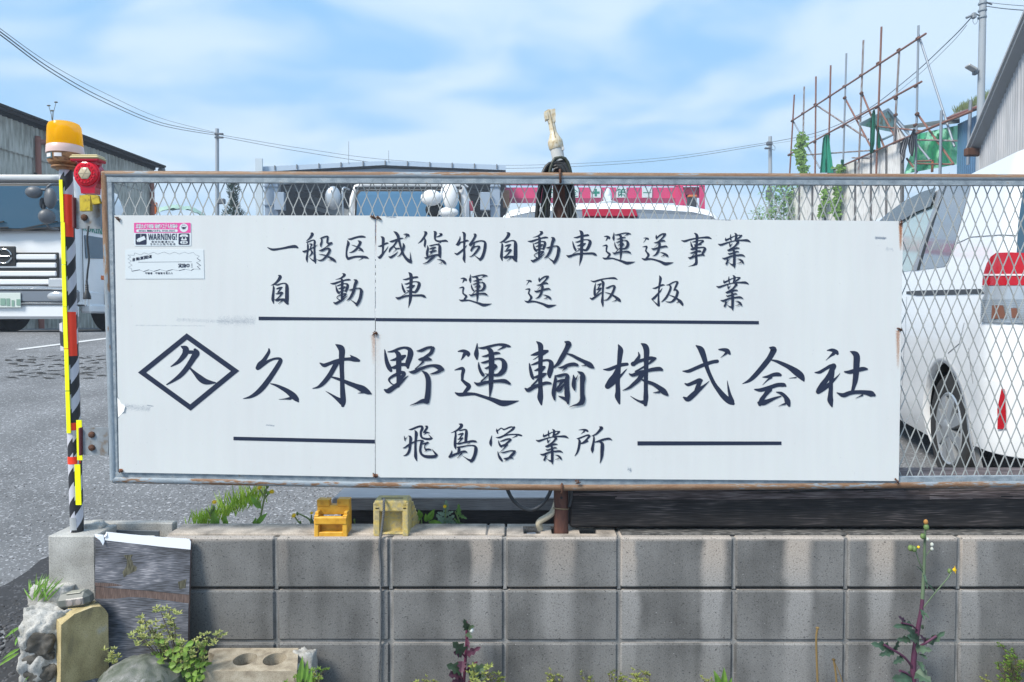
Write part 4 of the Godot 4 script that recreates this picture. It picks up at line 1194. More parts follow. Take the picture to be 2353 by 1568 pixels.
func build_boards() -> void:
	var m := StandardMaterial3D.new()
	m.albedo_texture = board_image()
	m.uv1_scale = Vector3(1.0 / 2.84, 1.0, 1)
	m.uv1_offset = Vector3(1.42 / 2.84, 1.14, 0)
	m.roughness = 0.38
	m.metallic_specular = 0.45
	m.texture_repeat = false
	var z := 0.022
	var left := thing("sign_board", "narrower left white sign board with diamond emblem and stickers", "sign", P(562, 800, z), "white boards of the company sign")
	var right := thing("sign_board", "wide right white sign board with rows of brush lettering", "sign", P(1469, 800, z), "white boards of the company sign")
	var bl := B.new(left.position)
	# the bent-back dent in the left edge shows as a notch
	bl.plate([P(262, 495, z), P(861.6, 495.5, z), P(861.6, 1097, z), P(273, 1086, z), P(271, 962, z), P(281, 950, z), P(285, 936, z), P(277, 926, z), P(270, 912, z)], Vector3(0, 0, -0.004))
	obj("board", bl, m, left)
	var br := B.new(right.position)
	br.plate([P(863.2, 497, z), P(2076, 508.5, z), P(2065.5, 1106, z), P(863.2, 1097.5, z)], Vector3(0, 0, -0.004))
	obj("board", br, m, right)
	var fl := B.new(left.position)
	fl.plate([P(271, 960, z - 0.006), P(284, 946, z + 0.004), P(287, 935, z + 0.003), P(277, 924, z - 0.002), P(269, 914, z - 0.008)], Vector3(0, 0, -0.002))
	obj("bent_edge", fl, mats.white, left)
	# lettering: character, corner of its square in the photograph (4096 wide), side of the square, board
	var rows := [["一", 1070, 919, 160], ["般", 1195, 915, 160], ["区", 1345, 915, 160], ["域", 1500, 915, 160], ["貨", 1650, 915, 160], ["物", 1805, 915, 160], ["自", 1960, 915, 160], ["動", 2100, 915, 160], ["車", 2250, 915, 160], ["運", 2403, 923, 143], ["送", 2550, 915, 160], ["事", 2710, 915, 160], ["業", 2855, 915, 160],
		["自", 1045, 1086, 160], ["動", 1310, 1084, 160], ["車", 1566, 1083, 160], ["運", 1829, 1091, 143], ["送", 2081, 1085, 160], ["取", 2345, 1085, 160], ["扱", 2590, 1085, 160], ["業", 2848, 1084, 160],
		["久", 950, 1360, 280], ["木", 1235, 1360, 280], ["野", 1515, 1360, 280], ["運", 1805, 1360, 280], ["輸", 2095, 1360, 280], ["株", 2405, 1360, 280], ["式", 2705, 1360, 280], ["会", 2960, 1360, 280], ["社", 3240, 1360, 280],
		["飛", 1600, 1695, 160], ["島", 1780, 1695, 160], ["営", 1945, 1695, 160], ["業", 2126, 1700, 160], ["所", 2300, 1700, 160], ["菱", 530, 1320, 340]]
	for q: Array in rows:
		var board := left if q[1] + q[3] * 0.5 < 1501 else right
		var unit: float = q[3] / 156.8
		var x0: float = q[1]
		var y0: float = q[2]
		var at := func(c: Vector2, lift: float) -> Vector3:
			return P((x0 + c.x * unit) * 0.57446, (y0 + c.y * unit) * 0.57446, z + 0.0007 + lift)
		var b := B.new(board.position)
		brush(b, BRUSH[q[0]], at)
		obj("painted_character", b, mats.ink, board)
	# ruled lines
	for q: Array in [[594, 728, 861, 731, 735, 738, 0], [863, 731, 1744, 738, 745.5, 738, 1], [536, 1004, 861, 1011, 1018, 1012, 0], [1465, 1014.5, 1796, 1015, 1023, 1024, 1]]:
		var board := left if q[6] == 0 else right
		var b := B.new(board.position)
		b.quad(P(q[0], q[1], z + 0.001), P(q[2], q[3], z + 0.001), P(q[2], q[4] + (1.5 if q[6] == 0 else 0.0), z + 0.001), P(q[0], q[5] - (2.0 if q[6] == 0 and q[1] < 800 else 0.0), z + 0.001))
		obj("ruled_line", b, mats.ink, board)
	# diamond round the emblem
	var d := B.new(left.position)
	var outer := [[99.5, 6.3], [196.6, 75.5], [106.7, 149.3], [9.6, 78.8]]
	var inner := [[100, 18], [181, 76], [106, 137.5], [24.7, 78.7]]
	for i in 4:
		var j := (i + 1) % 4
		var f := func(a: Array) -> Vector3: return P((530 + a[0] * 2.169) * 0.57446, (1320 + a[1] * 2.169) * 0.57446, z + 0.0009)
		d.quad(f.call(outer[i]), f.call(outer[j]), f.call(inner[j]), f.call(inner[i]))
	obj("diamond_emblem", d, mats.ink, left)
	build_stickers(left, z)


func build_stickers(left: Node3D, z0: float) -> void:
	var pink := mat(Color(0.73, 0.085, 0.33), 0.35)
	var pale := mat(Color(0.66, 0.72, 0.76), 0.35)
	var navy := mat(Color(0.016, 0.024, 0.06), 0.4)
	var S := func(x: float, y: float, lift: float) -> Vector3: return P((500 + x / 6.029) * 0.57446, (870 + y / 6.029) * 0.57446, z0 + lift)
	var rect := func(x0: float, y0: float, x1: float, y1: float, r: float, lift: float, skew: float) -> Array:
		var pts := []
		for c: Array in [[x1 - r, y0 + r, -PI / 2], [x1 - r, y1 - r, 0.0], [x0 + r, y1 - r, PI / 2], [x0 + r, y0 + r, PI]]:
			for k in 5:
				var a: float = c[2] + PI / 2 * k / 4.0
				var x: float = c[0] + r * cos(a)
				pts.append(S.call(x, c[1] + r * sin(a) + skew * (x - x0), lift))
		return pts
	var w := B.new(left.position)
	w.plate(rect.call(212, 128, 1588, 688, 26, 0.0012, 0.0), Vector3(0, 0, -0.001))
	var st := obj("sticker", w, pale, left)
	st.set_meta("label", "pink and white camera warning sticker")
	var b := B.new(left.position)
	b.plate(rect.call(212, 128, 1580, 374, 22, 0.0015, 0.0))
	obj("pink_panel", b, pink, st)
	b = B.new(left.position)
	b.plate(rect.call(265, 290, 1268, 355, 32, 0.0018, 0.0))
	var ring := []
	for k in 28:
		ring.append(S.call(1413 + 103 * cos(TAU * k / 28), 250 + 103 * sin(TAU * k / 28), 0.0018))
	b.plate(ring)
	obj("pale_panel", b, pale, st)
	b = B.new(left.position)
	b.plate(rect.call(248, 393, 516, 662, 30, 0.0015, 0.0))
	obj("icon_panel", b, navy, st)
	b = B.new(left.position)
	b.plate(rect.call(1285, 388, 1552, 662, 30, 0.0015, 0.0))
	obj("icon_panel", b, navy, st)
	b = B.new(left.position)
	var at := func(c: Vector2, lift: float) -> Vector3: return S.call(c.x, c.y, 0.0019 + lift)
	print_line(b, "監視カメラ連動", 262, 165, 52, 100, 9, 12, at)
	print_line(b, "通報システム作動中", 714, 163, 52, 100, 9.5, 12, at)
	# camera, telephone
	b.plate([S.call(296, 512, 0.0018), S.call(458, 448, 0.0018), S.call(494, 528, 0.0018), S.call(334, 596, 0.0018)])
	b.plate([S.call(270, 540, 0.0018), S.call(300, 526, 0.0018), S.call(326, 590, 0.0018), S.call(294, 594, 0.0018)])
	b.plate([S.call(374, 400, 0.0018), S.call(384, 400, 0.0018), S.call(384, 480, 0.0018), S.call(374, 480, 0.0018)])
	b.plate([S.call(1315, 468, 0.0018), S.call(1322, 430, 0.0018), S.call(1365, 410, 0.0018), S.call(1470, 410, 0.0018), S.call(1512, 430, 0.0018), S.call(1518, 468, 0.0018), S.call(1470, 472, 0.0018), S.call(1462, 446, 0.0018), S.call(1372, 446, 0.0018), S.call(1362, 472, 0.0018)])
	b.plate([S.call(1385, 455, 0.0019), S.call(1450, 455, 0.0019), S.call(1490, 548, 0.0019), S.call(1345, 548, 0.0019)])
	var oval := []
	for k in 24:
		oval.append(S.call(1418 + 92 * cos(TAU * k / 24), 602 + 42 * sin(TAU * k / 24), 0.0018))
	b.plate(oval)
	obj("pale_print", b, pale, st)
	b = B.new(left.position)
	var at2 := func(c: Vector2, lift: float) -> Vector3: return S.call(c.x, c.y, 0.0022 + lift)
	print_line(b, "防犯システム", 530, 304, 48, 40, 8, 8, at2)
	print_line(b, "保安裝置運行中", 632, 570, 56, 40, 24, 6, at2)
	print_line(b, "경보시스템작동중", 594, 624, 60, 40, 19, 6, at2)
	var dial := []
	for k in 18:
		dial.append(S.call(1417 + 30 * cos(TAU * k / 18), 492 + 32 * sin(TAU * k / 18), 0.0023))
	b.plate(dial)
	# winged emblem inside the round seal
	for s: float in [-1.0, 1.0]:
		for k in 4:
			b.quad(S.call(1413 + s * 14, 235 + k * 12, 0.0022), S.call(1413 + s * (72 - k * 9), 215 + k * 20, 0.0022), S.call(1413 + s * (66 - k * 9), 226 + k * 20, 0.0022), S.call(1413 + s * 14, 243 + k * 12, 0.0022))
	b.quad(S.call(1398, 230, 0.0022), S.call(1428, 230, 0.0022), S.call(1424, 290, 0.0022), S.call(1402, 290, 0.0022))
	obj("dark_print", b, navy, st)
	words("dark_print", "WARNING!", S.call(552, 393, 0.0022), S.call(1240, 390, 0.0022) - S.call(552, 393, 0.0022), S.call(552, 543, 0.0022) - S.call(552, 393, 0.0022), navy, left)
	words("dark_print", "REVEX", S.call(330, 306, 0.0022), S.call(496, 306, 0.0022) - S.call(330, 306, 0.0022), S.call(330, 344, 0.0022) - S.call(330, 306, 0.0022), navy, left)
	words("dark_print", "HSA-ADC", S.call(892, 302, 0.0022), S.call(1206, 302, 0.0022) - S.call(892, 302, 0.0022), S.call(892, 341, 0.0022) - S.call(892, 302, 0.0022), navy, left)
	words("dark_print", "REVEX", S.call(1366, 176, 0.0022), S.call(1456, 176, 0.0022) - S.call(1366, 176, 0.0022), S.call(1366, 196, 0.0022) - S.call(1366, 176, 0.0022), navy, left)
	words("dark_print", "110", S.call(1362, 578, 0.0022), S.call(1474, 578, 0.0022) - S.call(1362, 578, 0.0022), S.call(1362, 626, 0.0022) - S.call(1362, 578, 0.0022), navy, left, true)
	# the paper notice below it
	var paper := mat(Color(0.64, 0.70, 0.735), 0.6)
	b = B.new(left.position)
	b.plate([S.call(2, 782, 0.0014), S.call(1890, 778, 0.0014), S.call(1908, 1478, 0.0014), S.call(4, 1484, 0.0014)], Vector3(0, 0, -0.0012))
	var pn := obj("sticker", b, paper, left)
	pn.set_meta("label", "white paper notice with a jagged printed outline")
	b = B.new(left.position)
	var jag := [[60, 906], [214, 914], [230, 852], [366, 906], [458, 852], [562, 890], [680, 840], [782, 886], [934, 834], [1072, 886], [1188, 836], [1306, 884], [1428, 836], [1516, 872], [1646, 846], [1690, 898], [1786, 936], [1732, 986], [1816, 1046], [1720, 1090], [1822, 1160], [1736, 1182], [1812, 1252], [1650, 1244], [1590, 1280], [1440, 1250], [1300, 1284], [1140, 1258], [990, 1300], [840, 1256], [690, 1304], [570, 1264], [440, 1308], [350, 1264], [156, 1298], [156, 1242], [76, 1202], [166, 1150], [84, 1098], [150, 1050], [58, 1002], [134, 956]]
	for i in jag.size():
		var j := (i + 1) % jag.size()
		var a := Vector2(jag[i][0], jag[i][1])
		var c := Vector2(jag[j][0], jag[j][1])
		var t := 4.0
		if (i > 15 and i < 34 and (c - a).y * (1.0 if i < 22 else -1.0) > -60.0 and i % 2 == 1):
			t = 13.0
		var nn := Vector2(-(c - a).y, (c - a).x).normalized() * t * 0.5
		b.quad(S.call(a.x - nn.x, a.y - nn.y, 0.0018), S.call(c.x - nn.x, c.y - nn.y, 0.0018), S.call(c.x + nn.x, c.y + nn.y, 0.0018), S.call(a.x + nn.x, a.y + nn.y, 0.0018))
	b.quad(S.call(310, 1079, 0.0018), S.call(1608, 1066, 0.0018), S.call(1608, 1072, 0.0018), S.call(310, 1085, 0.0018))
	var at3 := func(c: Vector2, lift: float) -> Vector3: return S.call(c.x, c.y, 0.0019 + lift)
	print_line(b, "自動車関連", 165, 985, 82, 72, 15, 12, at3, -0.17)
	print_line(b, "実施中!", 1285, 1118, 82, 92, 12, 13, at3)
	print_line(b, "不審者・不審車を見たら", 480, 1326, 50, 44, 12, 7, at3)
	obj("dark_print", b, navy, pn)


# ---------- the striped gate post and what hangs on it ----------
func stripe_image() -> ImageTexture:
	var im := Image.create(128, 128, false, Image.FORMAT_RGB8)
	for y in 128:
		for x in 128:
			var half := 0.0 if x < 64 else 0.5
			var t := fposmod((y - x * 0.9) / 128.0 + half * 0.35, 1.0)
			var c := Color(0.55, 0.555, 0.62) if t < 0.5 else Color(0.02, 0.022, 0.028)
			if x == 63 or x == 127:
				c *= 0.6
			im.set_pixel(x, y, c.linear_to_srgb())
	return ImageTexture.create_from_image(im)


func build_post() -> void:
	var z := -0.045
	var a := P(177, 1221, z)
	var t := P(151, 392, z)
	var post := thing("striped_post", "gate post wrapped in black and white striped tape with yellow reflectors", "post", a)
	var R := 0.0215
	var m := StandardMaterial3D.new()
	m.albedo_texture = stripe_image()
	m.uv1_scale = Vector3(2.0, 1.0 / 0.104, 1)
	m.roughness = 0.55
	var ax := (t - a).normalized()
	var b := B.new(a)
	b.tube([a - Vector3(0, 0.02, 0), a.lerp(t, 0.25), a.lerp(t, 0.5), a.lerp(t, 0.75), t], R, 24)
	obj("taped_pole", b, m, post)
	# curved patches of tape: left, right, top, bottom in the view, colour, lift
	var side := ax.cross(Vector3(0, 0, 1)).normalized()
	var fwd := side.cross(ax).normalized()
	var patch := func(bb: B, x0: float, x1: float, y0: float, y1: float, lean: float, lift: float) -> void:
		var k := (z - EYE.z)
		var steps := 6
		var grid := []
		for j in 2:
			var py: float = y0 if j == 0 else y1
			var f := (py - 392.0) / (1221.0 - 392.0)
			var cc := t.lerp(a, f)
			var cp := seen_at(cc).x
			var row := []
			for i in steps + 1:
				var px: float = lerpf(x0, x1, float(i) / steps) + (lean if j == 1 else 0.0)
				var s := clampf((px - cp) / FOCAL * -k / (R + lift), -0.985, 0.985)
				var dir := side * s + fwd * sqrt(1.0 - s * s)
				row.append(cc + dir * (R + lift))
			grid.append(row)
		for i in steps:
			bb.quad(grid[0][i], grid[0][i + 1], grid[1][i + 1], grid[1][i])
	var yellow := mat(Color(0.86, 0.93, 0.0), 0.4)
	yellow.emission_enabled = false
	var red := mat(Color(0.95, 0.05, 0.012), 0.45)
	for q: Array in [[134.8, 142.0, 413, 510, 3.5], [138.7, 147.5, 511, 608, 2.2], [140.7, 149.5, 609, 705, 2.6], [143.0, 152.0, 706, 801, 3.2], [146.5, 155.5, 803, 898, 2.8], [149.5, 158.5, 900, 996, 3.0], [174.5, 186.5, 966, 1058, 2.0], [170.5, 183.0, 1068, 1161, 3.0]]:
		b = B.new(a)
		var zy := z + (0.0225 if q[0] < 160 else 0.024)
		b.plate([P(q[0], q[2], zy), P(q[1], q[2], zy + 0.004), P(q[1] + q[4], q[3], zy + 0.004), P(q[0] + q[4], q[3], zy)], Vector3(0.0005, 0, -0.0025))
		obj("yellow_reflector", b, yellow, post)
	for q: Array in [[152, 169.5, 448, 544, 1.0], [149.5, 179, 714.5, 731, 0.3], [162, 179.5, 729, 815, 0.0], [154.5, 181.5, 783, 804, 0.5], [157, 187.5, 968, 985, 0.2], [154.5, 194, 1046, 1063, 0.3]]:
		b = B.new(a, true)
		patch.call(b, q[0], q[1], q[2], q[3], q[4], 0.0011 if q[3] - q[2] < 40 else 0.0013)
		obj("red_tape", b, red, post)
	b = B.new(a, true)
	patch.call(b, 157, 182, 1186, 1215, 2.0, 0.0012)
	obj("grey_tape", b, mat(Color(0.36, 0.38, 0.40), 0.6), post)
	b = B.new(a)
	b.plate([P(135.5, 744, z - 0.01), P(142, 741, z + 0.012), P(146, 806, z + 0.012), P(138.5, 807, z - 0.01)], Vector3(0.001, 0, -0.012))
	obj("tape_flap", b, m, post)

	# amber beacon
	var base := t
	var bc := thing("warning_beacon", "amber rotating beacon on a copper base atop the striped post", "beacon", base)
	var xf := Transform3D(Basis(Vector3(0, 0, 1), 0.02), base + Vector3(0, 0.0, 0))
	var u := 1.0 / 649.0
	b = B.new(base)
	b.lathe([[0.0, 0], [20 * u, 0], [20 * u, 5 * u], [29 * u, 5 * u], [29 * u, 8 * u], [23 * u, 9 * u], [33 * u, 14 * u], [36 * u, 20 * u], [36.5 * u, 36 * u], [0, 36 * u]], xf, 28)
	obj("base", b, tmat(ntex(0.02, 4, 81, [0.0, Color(0.10, 0.045, 0.02), 0.4, Color(0.32, 0.16, 0.07), 1.0, Color(0.46, 0.26, 0.12)], 256), Vector2(0.12, 0.08), null, Vector2.ONE, 0.5), bc)
	b = B.new(base)
	b.lathe([[30 * u, 36.2 * u], [38 * u, 36.2 * u], [38 * u, 42 * u], [36.8 * u, 54 * u], [36 * u, 55 * u]], xf, 32)
	obj("faded_rim", b, mat(Color(0.70, 0.50, 0.46), 0.3), bc)
	b = B.new(base, true)
	b.lathe([[36.4 * u, 55 * u], [36 * u, 62 * u], [34.4 * u, 90 * u], [33.4 * u, 99 * u], [30.5 * u, 105 * u], [24 * u, 108 * u], [12 * u, 109.5 * u], [0, 110 * u]], xf, 32)
	var amber := mat(Color(1.0, 0.56, 0.0), 0.1, 0.0, 0.3)
	amber.transparency = BaseMaterial3D.TRANSPARENCY_ALPHA
	amber.albedo_color.a = 0.5
	amber.backlight_enabled = true
	amber.backlight = Color(1.0, 0.80, 0.0)
	obj("dome", b, amber, bc)
	b = B.new(base)
	b.ball(xf * Vector3(2 * u, 80 * u, 4 * u), Vector3(22 * u, 22 * u, 8 * u), 16, 10, Basis(Vector3(0, 1, 0), 0.5))
	b.box(xf * Vector3(0, 60 * u, 0), Vector3(44 * u, 9 * u, 30 * u), 0.002)
	b.box(xf * Vector3(19 * u, 63 * u, 8 * u), Vector3(6 * u, 10 * u, 6 * u), 0.001)
	obj("reflector", b, mat(Color(1.0, 0.78, 0.05), 0.3), bc)
	b = B.new(base)
	b.lathe([[36.9 * u, 21 * u], [36.9 * u, 34 * u]], xf, 6, 1.75, 2.35)
	obj("maker_label", b, mat(Color(0.06, 0.11, 0.13), 0.4), bc)
	b = B.new(base)
	b.lathe([[37.2 * u, 24 * u], [37.2 * u, 32 * u]], xf, 6, 1.85, 2.25)
	b.lathe([[37.0 * u, 24 * u], [37.0 * u, 32 * u]], xf, 6, 1.2, 1.63)
	obj("white_label", b, mat(Color(0.72, 0.70, 0.72), 0.4), bc)

	# red warning light
	var zl := 0.0
	var c := P(206, 402, zl)
	var s := 1.0 / 660.0
	var rl := thing("red_warning_light", "round red warning light with a cream solar cap beside the post", "warning light", c)
	var prof := [[-24, 36], [24, 36], [22, 29], [21, 22], [27, 12], [30, 0], [28, -12], [22, -22], [18, -30], [17, -44], [-14, -44], [-16, -30], [-22, -22], [-28, -12], [-30, 0], [-27, 12], [-21, 22], [-22, 29]]
	var pts := []
	for q: Array in prof:
		pts.append(c + Vector3(q[0] * s, q[1] * s, 0.017))
	b = B.new(c)
	b.plate(pts, Vector3(0, 0, -0.034))
	b.box(c + Vector3(-3 * s, 31 * s, 0), Vector3(64 * s, 7 * s, 0.05), 0.003)
	obj("red_body", b, red_plastic(), rl)
	b = B.new(c)
	var lx := Transform3D(Basis(Vector3(1, 0, 0), PI / 2), c + Vector3(-1 * s, 0, 0.017))
	b.lathe([[28 * s, 0], [27 * s, 0.004], [23 * s, 0.006], [22 * s, 0.0075], [17.5 * s, 0.0078], [17 * s, 0.010], [14.5 * s, 0.0105]], lx, 30)
	for k in 16:
		var aa := TAU * k / 16
		b.box(c + Vector3(-1 * s + 20 * s * cos(aa), 20 * s * sin(aa), 0.025), Vector3(4 * s, 4 * s, 0.004), 0.0008)
	obj("red_lens", b, mat(Color(0.62, 0.004, 0.02), 0.12), rl)
	b = B.new(c)
	b.lathe([[14.5 * s, 0.0104], [13 * s, 0.012], [0, 0.0125]], lx, 6)
	for k in 6:
		var aa := TAU * k / 6
		b.beam(c + Vector3(-1 * s, 0, 0.030), c + Vector3(-1 * s + 13 * s * cos(aa), 13 * s * sin(aa), 0.0295), 0.0012, 0.001)
	obj("clear_reflector", b, mat(Color(0.55, 0.46, 0.32), 0.2), rl)
	b = B.new(c)
	b.box(c + Vector3(-3 * s, 36.5 * s, 0), Vector3(66 * s, 6 * s, 0.056), 0.004)
	b.box(c + Vector3(-3 * s, 41 * s, 0), Vector3(60 * s, 4 * s, 0.048), 0.003)
	obj("solar_cap", b, mat(Color(0.55, 0.47, 0.26), 0.4), rl)
	b = B.new(c)
	b.plate([P(182, 449, zl + 0.02), P(206, 447, zl + 0.02), P(206, 484, zl + 0.02), P(183, 485, zl + 0.02)], Vector3(0, 0, -0.016))
	b.plate([P(207, 448, zl + 0.024), P(224, 449, zl + 0.022), P(229, 467, zl + 0.022), P(212, 470, zl + 0.024)], Vector3(0, 0, -0.012))
	obj("yellow_clip", b, tmat(ntex(0.03, 3, 82, [0.0, Color(0.20, 0.14, 0.02), 0.35, Color(0.52, 0.38, 0.015), 1.0, Color(0.62, 0.47, 0.03)], 128), Vector2(0.08, 0.08), null, Vector2.ONE, 0.45), rl)

	# hinge plates between post and gate
	for q: Array in [["upper", 175, 230, 455, 525, [[194, 500]]], ["lower", 190, 248, 982, 1046, [[211, 999], [211, 1029]]]]:
		var pc := P((q[1] + q[2]) / 2.0, (q[3] + q[4]) / 2.0, -0.018)
		var hp := thing("hinge_plate", "%s grey steel plate joining the gate to the striped post" % q[0], "hinge", pc, "hinge plates on the gate post")
		b = B.new(pc)
		b.plate([P(q[1], q[3], -0.016), P(q[2], q[3] + 2, -0.016), P(q[2], q[4] + 1, -0.016), P(q[1], q[4], -0.016)], Vector3(0, 0, -0.005))
		obj("plate", b, tmat(ntex(0.02, 4, 83, [0.0, Color(0.17, 0.13, 0.10), 0.3, Color(0.22, 0.24, 0.26), 1.0, Color(0.30, 0.35, 0.39)], 128), Vector2(0.12, 0.12), null, Vector2.ONE, 0.6), hp)
		b = B.new(pc)
		b.box(P(q[1] - 2.0, (q[3] + q[4]) / 2.0, -0.02), Vector3(0.008, (q[4] - q[3]) / 650.0, 0.03), 0.002)
		obj("edge_strip", b, mat(Color(0.16, 0.035, 0.04), 0.6), hp)
		for k: Array in q[5]:
			b = B.new(pc)
			b.lathe([[0.0115, 0], [0.0115, 0.005], [0.008, 0.008], [0, 0.009]], Transform3D(Basis(Vector3(1, 0, 0), PI / 2), P(k[0], k[1], -0.016)), 8)
			obj("bolt", b, mats.rust, hp)

	# hanging power cord
	var cd := thing("power_cord", "black power cord with a two-pin plug hanging from the hinge plate", "cord", P(201, 527, 0.0))
	b = B.new(cd.position)
	b.tube(curve([P(203, 520, -0.008), P(200, 548, 0.0), P(202, 572, 0.0), P(204, 597, 0.0), P(201, 622, 0.0), P(199, 644, 0.0)], 5), 0.0031, 8)
	obj("cable", b, mats.dark_plastic, cd)
	b = B.new(cd.position)
	var pl := Transform3D(Basis(), P(199.5, 688, 0.0))
	b.lathe([[0, 0], [0.0125, 0], [0.0125, 0.010], [0.0085, 0.022], [0.006, 0.030], [0.0048, 0.033], [0.0062, 0.036], [0.0046, 0.039], [0.0062, 0.042], [0.0044, 0.045], [0.0058, 0.048], [0.0040, 0.052], [0.0032, 0.066], [0, 0.066]], pl, 14)
	obj("plug", b, mats.dark_plastic, cd)
	for k: float in [195.5, 203.5]:
		b = B.new(cd.position)
		b.box(P(k, 696, 0.0), Vector3(0.0018, 0.022, 0.006), 0.0004)
		obj("prong", b, mats.silver, cd)


func red_plastic() -> StandardMaterial3D:
	var m := mat(Color(0.47, 0.004, 0.028), 0.15)
	m.backlight_enabled = true
	m.backlight = Color(0.5, 0.01, 0.03)
	return m


# ---------- pillar, plywood, lumps, stones ----------
func rough_box(b: B, c: Vector3, size: Vector3, bas: Basis, amp: float, cut: float, sd: int, n := 12, flat := false) -> void:
	var nz := noise(9.0, 4, sd)
	var grid := func(face: int, i: int, k: int) -> Vector3:
		var u := 2.0 * i / n - 1.0
		var w := 2.0 * k / n - 1.0
		var p := Vector3.ZERO
		match face:
			0: p = Vector3(1, u, w)
			1: p = Vector3(-1, u, w)
			2: p = Vector3(u, 1, w)
			3: p = Vector3(u, -1, w)
			4: p = Vector3(u, w, 1)
			5: p = Vector3(u, w, -1)
		var q := p
		# shave the corners
		var m := absf(p.x) + absf(p.y) + absf(p.z)
		if m > cut:
			q *= cut / m
		q *= size * 0.5
		var d := nz.get_noise_3d(q.x * 2.0 + sd, q.y * 2.0, q.z * 2.0)
		return c + bas * (q + q.normalized() * d * amp)
	var old := b.sg
	b.sg = -1 if flat else 0
	for f in 6:
		for i in n:
			for k in n:
				var A: Vector3 = grid.call(f, i, k)
				var Bq: Vector3 = grid.call(f, i + 1, k)
				var C: Vector3 = grid.call(f, i + 1, k + 1)
				var Dq: Vector3 = grid.call(f, i, k + 1)
				b.oquad(A, Bq, C, Dq, c)
	b.sg = old


